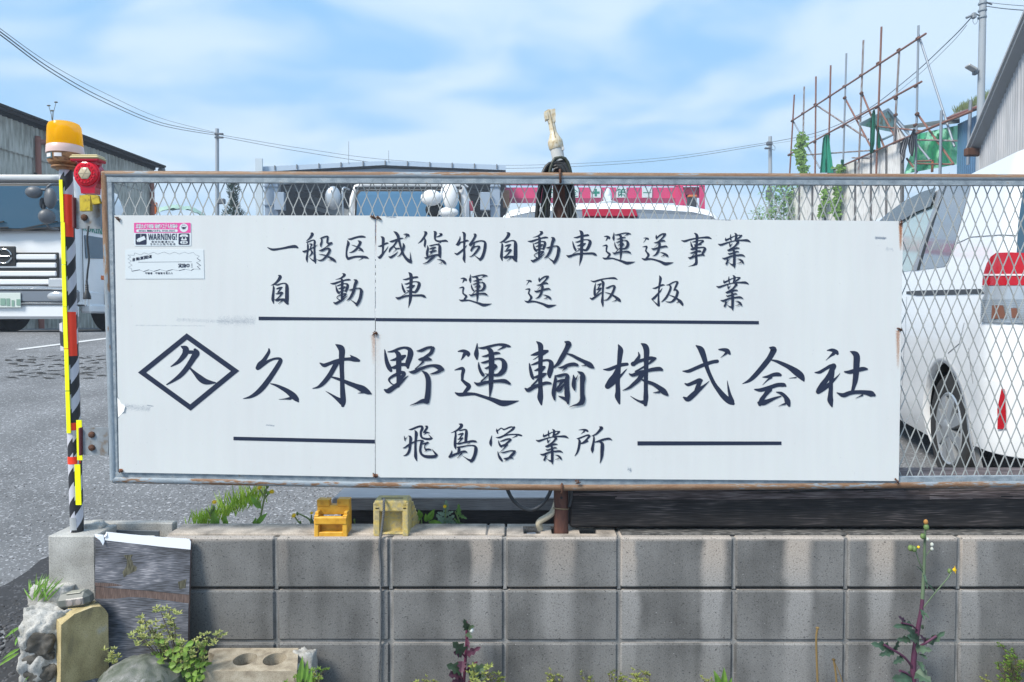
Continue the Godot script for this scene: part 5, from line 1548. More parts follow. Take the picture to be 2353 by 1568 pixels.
func build_pillar() -> void:
	var p0 := P(109, 1232, 0.01)
	var p1 := P(217, 1232, 0.01)
	var pil := thing("concrete_pillar", "pale concrete gate pillar with a hollow channel behind the plywood", "pillar", Vector3((p0.x + p1.x) / 2, -0.4, -0.06))
	var o := pil.position
	var yb := -0.42
	var b := B.new(o)
	b.box(Vector3((p0.x + p1.x) / 2, (p0.y + yb) / 2, -0.06), Vector3(p1.x - p0.x, p0.y - yb, 0.14), 0.004)
	obj("post_block", b, mats.concrete, pil)
	b = B.new(o)
	var q0 := P(150, 1200, -0.16)
	var q1 := P(401, 1200, -0.16)
	b.box(Vector3((p0.x + q1.x) / 2, (q0.y + yb) / 2, -0.165), Vector3(q1.x - p0.x, q0.y - yb, 0.035), 0.004)
	obj("back_wall", b, mats.concrete, pil)
	b = B.new(o)
	b.box(Vector3((p1.x + q1.x) / 2, -0.25, -0.01), Vector3(q1.x - p1.x, 0.5, 0.035), 0.004)
	obj("front_wall", b, mats.concrete, pil)
	b = B.new(o)
	b.box(Vector3((p1.x + q1.x) / 2, -0.30, -0.09), Vector3(q1.x - p1.x - 0.004, 0.5, 0.12))
	obj("channel_floor", b, mats.mortar, pil)
	b = B.new(o)
	b.box(P(302, 1222, -0.125) + Vector3(0, -0.02, 0), Vector3(0.205, 0.05, 0.006), 0.001, Basis(Vector3(0, 0, 1), -0.02))
	obj("steel_strip", b, mat(Color(0.10, 0.12, 0.14), 0.5, 0.3), pil)
	b = B.new(o)
	rough_box(b, P(214, 1210, -0.10), Vector3(0.09, 0.03, 0.05), Basis(), 0.012, 2.2, 4, 8)
	obj("mortar_lump", b, mats.concrete, pil)
	b = B.new(o)
	rough_box(b, P(135, 1365, 0.0), Vector3(0.14, 0.08, 0.12), Basis(), 0.02, 2.4, 14, 10)
	obj("broken_footing", b, mats.concrete, pil)

	# plywood
	var pw := thing("plywood_board", "weathered grey plywood sheet leaning on the wall, its veneer peeling", "board", P(325, 1540, 0.06))
	o = pw.position
	var f := func(px: float, py: float, lift: float) -> Vector3:
		return P(px, py, 0.018 + 0.075 * (py - 1235.0) / 310.0 + lift)
	b = B.new(o)
	b.plate([f.call(219, 1233, 0), f.call(437.5, 1243, 0), f.call(429, 1600, 0), f.call(219, 1600, 0)], Vector3(0, 0, -0.010))
	obj("core", b, mats.ply_core, pw)
	b = B.new(o)
	b.plate([f.call(219, 1240, 0.0018), f.call(437.3, 1250, 0.0018), f.call(434, 1367, 0.0018), f.call(400, 1364, 0.0018), f.call(352, 1359, 0.0018), f.call(330, 1357, 0.0018), f.call(300, 1355, 0.0018), f.call(250, 1351, 0.0018), f.call(217.5, 1347, 0.0018)], Vector3(0, 0, -0.0016))
	obj("veneer", b, mats.ply, pw)
	b = B.new(o)
	b.plate([f.call(217.5, 1377, 0.0018), f.call(262, 1377, 0.0018), f.call(296, 1373, 0.0018), f.call(330, 1374, 0.0018), f.call(372, 1379, 0.0018), f.call(420, 1386, 0.0018), f.call(432.5, 1387, 0.0018), f.call(429, 1600, 0.0018), f.call(219, 1600, 0.0018)], Vector3(0, 0, -0.0016))
	obj("veneer", b, mats.ply, pw)
	b = B.new(o)
	b.plate([f.call(283, 1276, 0.0021), f.call(306, 1275, 0.0021), f.call(300, 1284, 0.0021), f.call(304, 1290, 0.0021), f.call(306, 1299, 0.0021), f.call(314, 1303, 0.0021), f.call(313, 1312, 0.0021), f.call(300, 1318, 0.0021), f.call(290, 1323, 0.0021), f.call(284, 1328, 0.0021), f.call(281, 1315, 0.0021), f.call(290, 1302, 0.0021), f.call(291, 1286, 0.0021)])
	b.plate([f.call(408, 1338, 0.0021), f.call(428, 1331, 0.0021), f.call(426, 1352, 0.0021), f.call(412, 1355, 0.0021)])
	obj("torn_patch", b, mats.ply_torn, pw)
	b = B.new(o)
	b.plate([f.call(217.5, 1339, 0.0023), f.call(258, 1341, 0.0023), f.call(282, 1346, 0.0023), f.call(240, 1349, 0.0023), f.call(217.5, 1347.5, 0.0023)])
	obj("bare_strip", b, mats.ply_core, pw)
	var white := mat(Color(0.72, 0.75, 0.80), 0.55)
	b = B.new(o)
	b.plate([f.call(243, 1223, 0.004), f.call(300, 1229, 0.004), f.call(370, 1235, 0.004), f.call(434, 1239, 0.004), f.call(438, 1246, 0.004), f.call(437, 1263.5, 0.004), f.call(380, 1258, 0.004), f.call(300, 1249, 0.004), f.call(241, 1242, 0.004)], Vector3(0, 0, -0.002))
	obj("white_tape", b, white, pw)
	b = B.new(o)
	b.plate([f.call(240, 1242, 0.004), f.call(237, 1230, 0.005), f.call(217, 1228, 0.012), f.call(219, 1235, 0.016), f.call(229, 1242, 0.014), f.call(236, 1254, 0.016), f.call(239, 1246, 0.008)], Vector3(0, 0.0, -0.0015))
	b.plate([f.call(240, 1230, 0.006), f.call(246, 1223, 0.004), f.call(244, 1232, 0.009), f.call(238, 1236, 0.010)], Vector3(0, 0, -0.0012))
	obj("curled_tape", b, white, pw)

	# broken concrete lump, two weathered stones set in its left face, right face painted yellow
	var lump := thing("concrete_lump", "broken concrete block with eroded stones and a flat yellowed right face", "concrete block", P(150, 1560, 0.17))
	o = lump.position
	var turn := Basis(Vector3(0, 1, 0), 0.42)
	b = B.new(o)
	rough_box(b, P(128, 1505, 0.10), Vector3(0.17, 0.34, 0.20), turn, 0.03, 2.35, 8, 26)
	obj("body", b, mats.concrete, lump)
	b = B.new(o)
	b.plate([P(140, 1437, 0.225), P(170, 1412, 0.18), P(212, 1396, 0.14), P(232, 1394, 0.12), P(243, 1403, 0.11), P(248, 1412, 0.105), P(250, 1556, 0.105), P(236, 1620, 0.12), P(138, 1640, 0.23)], Vector3(-0.05, 0, -0.05))
	obj("yellowed_face", b, mats.yellow_concrete, lump)
	for q: Array in [[98, 1470, 0.085, 0.070, 3], [97, 1503, 0.085, 0.028, 5], [101, 1542, 0.085, 0.062, 6]]:
		b = B.new(o)
		rough_box(b, P(q[0], q[1], 0.175), Vector3(q[2], q[3], 0.07), turn * Basis(Vector3(0, 1, 0), -0.2), 0.016, 2.3, q[4], 10)
		obj("set_stone", b, mats.dark_stone, lump)

	# grey solar lamp case lying on it
	var lc := P(173, 1378, 0.11)
	var lamp := thing("lamp_case", "small grey plastic lamp with two lenses lying on the broken concrete", "lamp", lc)
	var lb := Basis(Vector3(0, 0, 1), 0.13)
	b = B.new(lc)
	b.box(lc, Vector3(0.112, 0.052, 0.055), 0.016, lb)
	obj("case", b, mat(Color(0.125, 0.135, 0.125), 0.5), lamp)
	b = B.new(lc)
	b.box(lc + lb * Vector3(0.0, -0.029, 0.0), Vector3(0.118, 0.008, 0.06), 0.003, lb)
	obj("base_rim", b, mat(Color(0.06, 0.065, 0.06), 0.6), lamp)
	b = B.new(lc)
	b.box(lc + lb * Vector3(0.015, 0.0, 0.027), Vector3(0.062, 0.026, 0.006), 0.0028, lb)
	obj("lens_panel", b, mat(Color(0.20, 0.19, 0.185), 0.25), lamp)
	for s: float in [-1.0, 1.0]:
		b = B.new(lc)
		b.lathe([[0.010, 0], [0.009, 0.002], [0.0, 0.003]], Transform3D(lb * Basis(Vector3(1, 0, 0), PI / 2), lc + lb * Vector3(0.015 + s * 0.014, 0, 0.030)), 16)
		obj("lens", b, mat(Color(0.30, 0.27, 0.26), 0.15), lamp)
	b = B.new(lc)
	b.box(lc + lb * Vector3(0.006, 0.0262, 0.002), Vector3(0.05, 0.003, 0.03), 0.001, lb)
	obj("solar_cell", b, mat(Color(0.30, 0.30, 0.25), 0.3), lamp)

	# boulder
	var bo := P(325, 1600, 0.20)
	b = B.new(bo, true)
	var nz := noise(3.0, 4, 17)
	for pass_i in 1:
		var seg := 40
		var rows := 22
		var pt := func(i: int, k: int) -> Vector3:
			var th := PI * i / rows
			var ph := TAU * (k % seg) / seg
			var d := Vector3(sin(th) * cos(ph), cos(th), sin(th) * sin(ph))
			var r := 1.0 + 0.07 * nz.get_noise_3d(d.x, d.y, d.z) + 0.03 * nz.get_noise_3d(d.x * 4, d.y * 4, d.z * 4)
			return bo + d * r * Vector3(0.148, 0.125, 0.13)
		for i in rows:
			for k in seg:
				b.quad(pt.call(i, k), pt.call(i, k + 1), pt.call(i + 1, k + 1), pt.call(i + 1, k))
	solo("boulder", b, mats.boulder, "round grey boulder below the leaning plywood", "boulder")
	# hollow block, end broken off
	var hb := thing("hollow_block", "sandy hollow concrete block with two oval cells, right end broken off", "concrete block", P(600, 1560, 0.10))
	o = hb.position
	var pm: StandardMaterial3D = tmat(ntex(0.012, 5, 27, [0.0, Color(0.24, 0.20, 0.15), 0.45, Color(0.42, 0.36, 0.27), 1.0, Color(0.56, 0.50, 0.40)], 512), Vector2(0.4, 0.4), mats.speck, Vector2(0.51, 0.51), 0.95, mats.grit, 0.15)
	var yt := P(580, 1543, 0.18).y
	var fx0 := P(480, 1546, 0.18).x
	var fx1 := P(682, 1546, 0.18).x
	var bz := 0.02
	var fz := 0.18
	var skew := P(497, 1494, bz).x - fx0
	var hh := 0.19
	var cx := [P(563, 1517, 0.10).x, P(631, 1517, 0.10).x]
	# top face with oval cells as wall strips around them: build cell walls by rings of quads
	b = B.new(o)
	var tp := func(x: float, z2: float) -> Vector3: return Vector3(x + skew * (fz - z2) / (fz - bz) * 1.0, yt, z2)
	var xm := [fx0, (cx[0] + cx[1]) / 2 - skew * 0.5, fx1]
	for i in 2:
		var xa: float = xm[i]
		var xb: float = xm[i + 1]
		var mid_x: float = cx[i] - skew * 0.5
		var seg := 32
		for k in seg:
			var a0 := TAU * k / seg
			var a1 := TAU * (k + 1) / seg
			var hole := func(a: float) -> Vector3: return tp.call(mid_x + 0.038 * cos(a) + 0.012 * -sin(a), (fz + bz) / 2 + 0.044 * sin(a))
			var rim := func(a: float) -> Vector3:
				var dx := cos(a)
				var dz := sin(a)
				var sx := ((xb - mid_x) if dx > 0 else (mid_x - xa)) / maxf(absf(dx), 1e-4)
				var sz := ((fz - bz) / 2) / maxf(absf(dz), 1e-4)
				var s := minf(sx, sz)
				return tp.call(mid_x + dx * s, (fz + bz) / 2 + dz * s)
			b.quad(hole.call(a0), rim.call(a0), rim.call(a1), hole.call(a1))
			b.quad(hole.call(a0), hole.call(a1), hole.call(a1) - Vector3(0, hh, 0), hole.call(a0) - Vector3(0, hh, 0))
		for cc: Array in [[xa, bz], [xb, bz], [xb, fz], [xa, fz]]:
			# fill the corner between the last rays of the rim
			var corner: Vector3 = tp.call(cc[0], cc[1])
			var ang := atan2(cc[1] - (fz + bz) / 2, cc[0] - mid_x)
			var k0 := floorf(ang / (TAU / seg)) * TAU / seg
			var rim2 := func(a: float) -> Vector3:
				var dx := cos(a)
				var dz := sin(a)
				var sx := ((xb - mid_x) if dx > 0 else (mid_x - xa)) / maxf(absf(dx), 1e-4)
				var sz := ((fz - bz) / 2) / maxf(absf(dz), 1e-4)
				var s := minf(sx, sz)
				return tp.call(mid_x + dx * s, (fz + bz) / 2 + dz * s)
			b.tri(corner, rim2.call(k0), rim2.call(k0 + TAU / seg))
	var dn := Vector3(0, -hh, 0)
	var ring := [tp.call(fx0, fz), tp.call(fx1, fz), tp.call(fx1, bz), tp.call(fx0, bz)]
	var mid: Vector3 = (ring[0] + ring[2]) * 0.5 + dn * 0.5
	for i in 4:
		b.oquad(ring[i], ring[(i + 1) % 4], ring[(i + 1) % 4] + dn, ring[i] + dn, mid)
	obj("body", b, pm, hb)
	# ears of the left end, and the broken right end
	b = B.new(o)
	var e := [tp.call(fx0, fz), tp.call(fx0 - 0.002, fz - 0.045), tp.call(fx0 + 0.012, fz - 0.045), tp.call(fx0 + 0.02, fz)]
	b.plate([tp.call(fx0, bz), tp.call(fx0 - 0.022, bz + 0.004), tp.call(fx0 - 0.024, bz + 0.030), tp.call(fx0, bz + 0.045)], dn)
	b.plate([tp.call(fx0, fz), tp.call(fx0 - 0.020, fz - 0.004), tp.call(fx0 - 0.014, fz - 0.030), tp.call(fx0, fz - 0.050)], dn)
	obj("end_lug", b, pm, hb)
	b = B.new(o)
	rough_box(b, tp.call(fx1 + 0.022, bz + 0.028) + Vector3(0.0, -0.085, 0), Vector3(0.075, 0.175, 0.045), Basis(Vector3(0, 1, 0), -0.25), 0.016, 2.4, 33, 10)
	rough_box(b, tp.call(fx1 - 0.002, fz - 0.035) + Vector3(0, -0.10, 0), Vector3(0.03, 0.18, 0.06), Basis(), 0.014, 2.3, 34, 10)
	obj("broken_end", b, mats.concrete, hb)


# ---------- chocks, rope, timbers, post, cables ----------
func build_wall_top() -> void:
	# orange chock
	var zc := -0.03
	var c := P(763, 1236, zc)
	var ch := thing("wheel_chock", "orange plastic wheel chock with a notched top on the wall", "wheel chock", c, "plastic wheel chocks on the wall top")
	var u := 1.0 / 652.0
	var or_m: StandardMaterial3D = tmat(ntex(0.015, 4, 85, [0.0, Color(0.46, 0.22, 0.02), 0.4, Color(0.64, 0.33, 0.025), 1.0, Color(0.74, 0.42, 0.05)], 256), Vector2(0.16, 0.16), null, Vector2.ONE, 0.45)
	var bx := func(b: B, x0: float, x1: float, y0: float, y1: float, z0: float, z1: float, bev := 0.002) -> void:
		b.box(c + Vector3((x0 + x1) / 2 * u, (y0 + y1) / 2 * u, (z0 + z1) / 2), Vector3(absf(x1 - x0) * u, absf(y1 - y0) * u, absf(z1 - z0)), bev)
	var b := B.new(c)
	bx.call(b, -38, -28, 0, 56, 0.02, -0.05)
	bx.call(b, 27, 38, 0, 55, 0.02, -0.05)
	bx.call(b, -28.5, 27.5, 0, 16, 0.018, -0.05)
	bx.call(b, -38.3, 38.3, 34, 52, 0.023, 0.004, 0.004)
	bx.call(b, -28, 27.5, 14, 36, -0.008, -0.02)
	obj("front_frame", b, or_m, ch)
	b = B.new(c)
	bx.call(b, -38, 38, 50, 72, -0.020, -0.050)
	bx.call(b, -38, -9, 70, 86, -0.016, -0.050)
	bx.call(b, 9, 37.5, 70, 87, -0.016, -0.050)
	bx.call(b, -37.5, -29, 50, 62, 0.01, -0.045)
	bx.call(b, 29, 37.5, 50, 62, 0.01, -0.045)
	obj("notched_back", b, or_m, ch)
	# cream chock
	zc = -0.025
	c = P(902, 1231, zc)
	var c2 := c
	var ch2 := thing("wheel_chock", "faded cream wheel chock with a rope tied through its top", "wheel chock", c, "plastic wheel chocks on the wall top")
	var cr_m: StandardMaterial3D = tmat(ntex(0.02, 5, 86, [0.0, Color(0.28, 0.23, 0.13), 0.4, Color(0.50, 0.42, 0.22), 0.7, Color(0.60, 0.45, 0.13), 1.0, Color(0.68, 0.58, 0.33)], 256), Vector2(0.13, 0.13), mats.speck, Vector2(0.3, 0.3), 0.7)
	b = B.new(c)
	var hx := func(bb: B, x0: float, x1: float, y0: float, y1: float, z0: float, z1: float, bev := 0.003) -> void:
		bb.box(c2 + Vector3((x0 + x1) / 2 * u, (y0 + y1) / 2 * u, (z0 + z1) / 2), Vector3(absf(x1 - x0) * u, absf(y1 - y0) * u, absf(z1 - z0)), bev)
	hx.call(b, -43, -28, 0, 78, 0.012, -0.07)
	hx.call(b, 24, 38, 0, 78, 0.012, -0.07)
	hx.call(b, -42, 37, 56, 83, 0.012, -0.07, 0.006)
	obj("arch", b, cr_m, ch2)
	b = B.new(c)
	hx.call(b, -29, 25, 2, 57, -0.022, -0.06)
	hx.call(b, -29, 25, 2, 7, 0.004, -0.03)
	obj("back_panel", b, cr_m, ch2)
	b = B.new(c)
	for k in 6:
		hx.call(b, 30, 41 + k * 1.6, 0, 66 - k * 11, -0.07 - k * 0.014, -0.086 - k * 0.014, 0.002)
	obj("stepped_ramp", b, cr_m, ch2)
	b = B.new(c)
	hx.call(b, -27, 22, 83.0, 83.6, -0.018, -0.028, 0.0)
	obj("top_slot", b, mat(Color(0.16, 0.11, 0.03), 0.8), ch2)
	# twisted rope
	var path := curve([P(878, 1146, -0.052), P(881, 1147, -0.030), P(882, 1152, 0.0), P(881, 1180, 0.003), P(876, 1225, 0.004), P(873, 1240, 0.008), P(871, 1262, 0.006), P(874, 1300, 0.005), P(875, 1400, 0.005), P(874, 1475, 0.006), P(870, 1568, 0.008), P(868, 1640, 0.01)], 14)
	b = B.new(P(875, 1300, 0.005), true)
	for s in 3:
		var strand := []
		var along := 0.0
		for i in path.size():
			if i > 0:
				along += (path[i] - path[i - 1]).length()
			var a := along * 260.0 + s * TAU / 3
			strand.append(path[i] + Vector3(cos(a), 0, sin(a)) * 0.0026)
		b.tube(strand, 0.0026, 6)
	for k in 3:
		b.tube([P(871, 1258, 0.008), P(867 - k, 1262 + k * 2, 0.010)], 0.0016, 5)
	solo("rope", b, tmat(ntex(0.05, 3, 87, [0.0, Color(0.07, 0.075, 0.08), 1.0, Color(0.22, 0.22, 0.22)], 128), Vector2(0.5, 0.02), null, Vector2.ONE, 0.95), "twisted grey rope hanging from the cream chock down the wall", "rope")

	# grey plank pile behind the wall
	var o := P(1000, 1200, -0.3)
	var pk := thing("plank_stack", "weathered grey planks lying behind the wall under the gate", "planks", o)
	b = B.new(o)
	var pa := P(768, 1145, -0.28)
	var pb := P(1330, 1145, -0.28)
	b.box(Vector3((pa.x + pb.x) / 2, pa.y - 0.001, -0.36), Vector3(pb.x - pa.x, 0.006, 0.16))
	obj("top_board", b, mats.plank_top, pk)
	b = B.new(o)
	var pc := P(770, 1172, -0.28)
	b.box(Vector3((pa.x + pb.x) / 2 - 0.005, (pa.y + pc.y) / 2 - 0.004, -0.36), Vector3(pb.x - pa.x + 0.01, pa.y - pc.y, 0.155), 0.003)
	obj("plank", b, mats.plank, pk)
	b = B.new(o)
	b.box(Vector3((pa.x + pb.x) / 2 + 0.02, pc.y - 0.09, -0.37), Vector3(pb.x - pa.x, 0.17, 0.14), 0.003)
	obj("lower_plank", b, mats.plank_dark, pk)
	# big dark timber on the wall
	o = P(1850, 1213, -0.06)
	var tb := thing("timber_beam", "huge blackened timber beam with frayed upper grain on the wall top", "timber beam", o)
	var ta := P(1309, 1213, -0.058)
	var tz := P(2760, 1214, -0.058)
	b = B.new(o)
	b.box(Vector3((ta.x + tz.x) / 2, ta.y + 0.070, -0.16), Vector3(tz.x - ta.x, 0.142, 0.20), 0.008)
	obj("beam", b, mats.dark_timber, tb)
	b = B.new(o)
	rng.seed = 4
	# frayed upper part: overlapping long splinters bent round the top edge
	for k in 150:
		var x := rnd(ta.x, tz.x - 0.4)
		var L := rnd(0.25, 0.7)
		var y := ta.y + rnd(0.105, 0.165)
		var zz := -0.060 - maxf(0.0, y - ta.y - 0.128) * 0.9
		var tilt := rnd(-0.008, 0.010) + 0.006 * sin(x * 2.4)
		b.beam(Vector3(x, y, zz), Vector3(minf(x + L, tz.x), y + tilt, zz + rnd(-0.002, 0.002)), rnd(0.002, 0.006), rnd(0.003, 0.008), Vector3(0, 1, 0))
	obj("frayed_grain", b, mats.weathered, tb).set_meta("kind", "stuff")
	b = B.new(o)
	b.box(Vector3((ta.x + tz.x) / 2, ta.y + 0.155, -0.165), Vector3(tz.x - ta.x - 0.01, 0.045, 0.185), 0.012)
	obj("upper_beam", b, mats.weathered, tb)

	# steel post in the wall
	var zp := -0.068
	o = P(1289, 1232, zp)
	var sp := thing("steel_post", "round rust-brown steel post standing in the wall behind the gate", "post", o)
	b = B.new(o)
	b.tube([P(1290, 1300, zp), P(1289, 1130, zp), P(1288, 800, zp), P(1287, 390, zp)], 0.0262, 20)
	obj("pipe", b, mats.rust_pipe, sp)
	b = B.new(o)
	var tie := []
	for k in 21:
		var a := TAU * k / 20
		tie.append(P(1289, 1168, zp) + Vector3(0.0285 * cos(a), 0.004 * sin(a) - 0.002 * cos(a), 0.0285 * sin(a)))
	b.tube(tie, 0.0022, 6)
	obj("cable_tie", b, mat(Color(0.20, 0.15, 0.09), 0.6), sp)
	b = B.new(o)
	b.lathe([[0.0045, 0.0], [0.0, 0.0006]], Transform3D(Basis(Vector3(1, 0, 0), PI / 2), P(1289, 1140, zp) + Vector3(0, 0.0, 0.0263)), 10)
	obj("drilled_hole", b, mats.black, sp)
	# corrugated conduit at its foot
	var cp := curve([P(1283, 1128, -0.075), P(1280, 1150, -0.072), P(1271, 1176, -0.068), P(1258, 1188, -0.062), P(1244, 1196, -0.060), P(1238, 1204, -0.06), P(1242, 1216, -0.065)], 14)
	var rad := []
	for i in cp.size():
		rad.append(0.0108 + (0.0014 if i % 2 == 0 else -0.0006))
	b = B.new(P(1262, 1190, -0.065), true)
	b.tube(cp, rad, 14)
	solo("corrugated_conduit", b, mat(Color(0.50, 0.44, 0.33), 0.5), "beige corrugated conduit curving out of the wall top beside the post", "conduit")
	# coil of black cable over the post
	o = P(1284, 380, -0.03)
	var co := thing("cable_coil", "thick coil of black cable slung over the post behind the gate", "cable", o)
	var loops := [[1272, 383, 1322, 365, 48, 700], [1240, 396, 1320, 381, 60, 640], [1258, 392, 1318, 375, 52, 560], [1252, 400, 1312, 380, 44, 760], [1220, 400, 1330, 371, 72, 620], [1264, 398, 1306, 384, 36, 690]]
	var z2 := [-0.028, -0.020, -0.034, -0.024, -0.03, -0.022]
	for i in loops.size():
		var q: Array = loops[i]
		var cxp: float = 1281.0 + [6, -4, 3, -2, -5, 2][i]
		var hw: float = [36.0, 46.0, 30.0, 38.0, 47.0, 26.0][i]
		var topy: float = [362.0, 374.0, 369.0, 381.0, 377.0, 386.0][i]
		var boty: float = [830.0, 760.0, 700.0, 880.0, 1000.0, 900.0][i]
		var pts := []
		for k in 41:
			var a := TAU * k / 40
			var yy := (topy + boty) / 2 - (boty - topy) / 2 * cos(a)
			var wide := pow(absf(sin(a)), 0.62) * signf(sin(a)) * hw
			if yy < 460:
				wide *= 1.0
			pts.append(P(cxp + wide, yy, z2[i] - 0.006 * sin(a * 3.0 + i)))
		b = B.new(o, true)
		b.tube(pts, 0.0066 if i < 4 else 0.0058, 9, false)
		obj("cable_loop", b, mat([Color(0.035, 0.042, 0.03), grey(0.018), Color(0.02, 0.022, 0.028), grey(0.014), Color(0.022, 0.025, 0.03), grey(0.012)][i], 0.45), co)
	b = B.new(o, true)
	b.tube(curve([P(1160, 1095, -0.03), P(1168, 1130, -0.03), P(1186, 1157, -0.03), P(1214, 1172, -0.03), P(1240, 1164, -0.03), P(1262, 1136, -0.03), P(1272, 1100, -0.03)], 8), 0.0066, 9)
	obj("hanging_loop", b, mat(Color(0.02, 0.024, 0.03), 0.45), co)
	b = B.new(o, true)
	b.tube(curve([P(1310, 1100, -0.05), P(1313, 1140, -0.05), P(1308, 1165, -0.05)], 6), 0.006, 8)
	obj("cable_end", b, mats.dark_plastic, co)
	# white hooded connector on top
	var ba := P(1283, 364, -0.045)
	var to := P(1262, 254, -0.045)
	var axis := (to - ba).normalized()
	var rt := axis.cross(Vector3(0, 0, 1)).normalized()
	var bs := Basis(rt, axis, rt.cross(axis))
	var cn := thing("cable_connector", "yellowed white hooded connector leaning above the cable coil", "connector", ba)
	var kx := 1.0 / 648.0
	b = B.new(ba, true)
	b.lathe([[0, -8 * kx], [14.5 * kx, -8 * kx], [14.5 * kx, 22 * kx], [0, 22.5 * kx]], Transform3D(bs, ba), 20)
	obj("sleeve", b, mat(Color(0.52, 0.53, 0.52), 0.5), cn)
	b = B.new(ba)
	b.box(ba + bs * Vector3(13 * kx, 17 * kx, 10 * kx), Vector3(6, 7, 5) * kx, 0.001, bs)
	obj("clip", b, mat(Color(0.55, 0.56, 0.55), 0.5), cn)
	var cream := tmat(ntex(0.02, 4, 88, [0.0, Color(0.34, 0.24, 0.14), 0.3, Color(0.55, 0.46, 0.30), 0.7, Color(0.62, 0.57, 0.46), 1.0, Color(0.66, 0.65, 0.60)], 256), Vector2(0.06, 0.1), null, Vector2.ONE, 0.4)
	b = B.new(ba, true)
	b.lathe([[15.5 * kx, 21 * kx], [17 * kx, 24 * kx], [17.5 * kx, 34 * kx], [17 * kx, 40 * kx], [11 * kx, 52 * kx], [8 * kx, 60 * kx], [7.5 * kx, 88 * kx]], Transform3D(bs, ba), 12)
	obj("hood", b, cream, cn)
	b = B.new(ba)
	b.plate([ba + bs * Vector3(-7, 80, 6) * kx, ba + bs * Vector3(9, 82, 6) * kx, ba + bs * Vector3(12, 96, 6) * kx, ba + bs * Vector3(13.5, 110, 6) * kx, ba + bs * Vector3(-2, 112, 6) * kx, ba + bs * Vector3(-12, 108, 6) * kx, ba + bs * Vector3(-14, 88, 6) * kx, ba + bs * Vector3(-8, 90, 6) * kx], bs * Vector3(0, 0, -12) * kx)
	b.box(ba + bs * Vector3(-9, 98, 0) * kx, Vector3(9, 18, 15) * kx, 0.002, bs)
	obj("head", b, cream, cn)
	b = B.new(ba)
	b.beam(ba + bs * Vector3(0, 30, 17.6) * kx, ba + bs * Vector3(0.5, 44, 15) * kx, 0.0012, 0.001)
	b.beam(ba + bs * Vector3(0.5, 44, 15) * kx, ba + bs * Vector3(1, 60, 8.6) * kx, 0.0012, 0.001)
	b.beam(ba + bs * Vector3(1, 60, 8.6) * kx, ba + bs * Vector3(0, 108, 6.6) * kx, 0.0012, 0.001)
	obj("mould_seam", b, mat(Color(0.10, 0.07, 0.04), 0.8), cn)


# ---------- bodies of cars: an outline run round the plan (u) and up the height (h) ----------
class Shell:
	var at := Vector3.ZERO      # left rear wheel on the ground
	var ahead := Vector3.ZERO
	var across := Vector3.ZERO
	var front := 3.3
	var rear := -0.78
	var wide := 1.68
	var rc := 0.24              # plan radius of the corners
	var belt := 0.98
	var roof := 1.66
	var lean := 0.17            # how far the side leans in from belt to roof
	var tail := 0.10            # how far the tail leans in
	var nose := 0.9

	func inset(h: float) -> float:
		var t := clampf((h - belt) / (roof - belt), 0.0, 1.3)
		var low := clampf((0.42 - h) / 0.25, 0.0, 1.0)
		return lean * t * (0.55 + 0.45 * t) + 0.05 * low * low - 0.012 * sin(clampf((h - 0.5) / 0.5, 0.0, 1.0) * PI)

	func tailset(h: float) -> float:
		var t := clampf((h - 0.9) / (roof - 0.9), 0.0, 1.3)
		return tail * t * t

	# u: metres ahead of the rear wheel along the left side; below rear + rc it runs round the corner and along the tail
	func pt(u: float, h: float, lift := 0.0) -> Vector3:
		var i := inset(h)
		var r0 := rear + tailset(h)
		var s := u
		var w := i - lift
		if u < rear + rc:
			var arc := (rear + rc - u)
			var quarter := rc * PI / 2
			if arc < quarter:
				var a := arc / rc
				s = r0 + rc - (rc + lift) * sin(a)
				w = i + rc - (rc + lift) * cos(a)
			else:
				s = r0 - lift
				w = i + rc + (arc - quarter)
		elif u > front - nose:
			var k := (u - (front - nose)) / nose
			w += 0.35 * k * k
		if u >= rear + rc:
			s += tailset(h) * clampf(1.0 - (u - rear - rc) / 0.6, 0.0, 1.0)
		return at + ahead * s + across * w + Vector3(0, h, 0)

	# a patch of the skin bounded by a polygon in (u, h), holes cut out
	func patch(b: B, poly: PackedVector2Array, lift: float, cell := 0.05, holes: Array = []) -> void:
		var box := Rect2(poly[0], Vector2.ZERO)
		for p in poly:
			box = box.expand(p)
		var nx := int(ceil(box.size.x / cell))
		var ny := int(ceil(box.size.y / cell))
		for i in nx:
			for k in ny:
				var x0 := box.position.x + i * cell
				var y0 := box.position.y + k * cell
				var sq := PackedVector2Array([Vector2(x0, y0), Vector2(x0 + cell, y0), Vector2(x0 + cell, y0 + cell), Vector2(x0, y0 + cell)])
				var parts := Geometry2D.intersect_polygons(sq, poly)
				for hole: PackedVector2Array in holes:
					var next: Array[PackedVector2Array] = []
					for q in parts:
						next.append_array(Geometry2D.clip_polygons(q, hole))
					parts = next
				for q in parts:
					var idx := Geometry2D.triangulate_polygon(q)
					for t in range(0, idx.size(), 3):
						var A := q[idx[t]]
						var Bq := q[idx[t + 1]]
						var C := q[idx[t + 2]]
						if (Bq - A).cross(C - A) < 0.0:
							var sw := Bq
							Bq = C
							C = sw
						b.tri(pt(A.x, A.y, lift), pt(Bq.x, Bq.y, lift), pt(C.x, C.y, lift))


# (u, h) on the shell that the view shows at (px, py)
func on_shell(sh: Shell, px: float, py: float) -> Vector2:
	var h := 0.9
	var u := 0.0
	for n in 7:
		var best := 1e9
		var k := -1.75
		while k < 3.2:
			var q := seen_at(sh.pt(k, h))
			if (sh.pt(k, h) - EYE).z < -0.3 and absf(q.x - px) < best:
				best = absf(q.x - px)
				u = k
			k += 0.012
		var lo := -0.3
		var hi := 2.4
		for j in 22:
			h = (lo + hi) / 2
			if seen_at(sh.pt(u, h)).y > py:
				lo = h
			else:
				hi = h
	return Vector2(u, h)


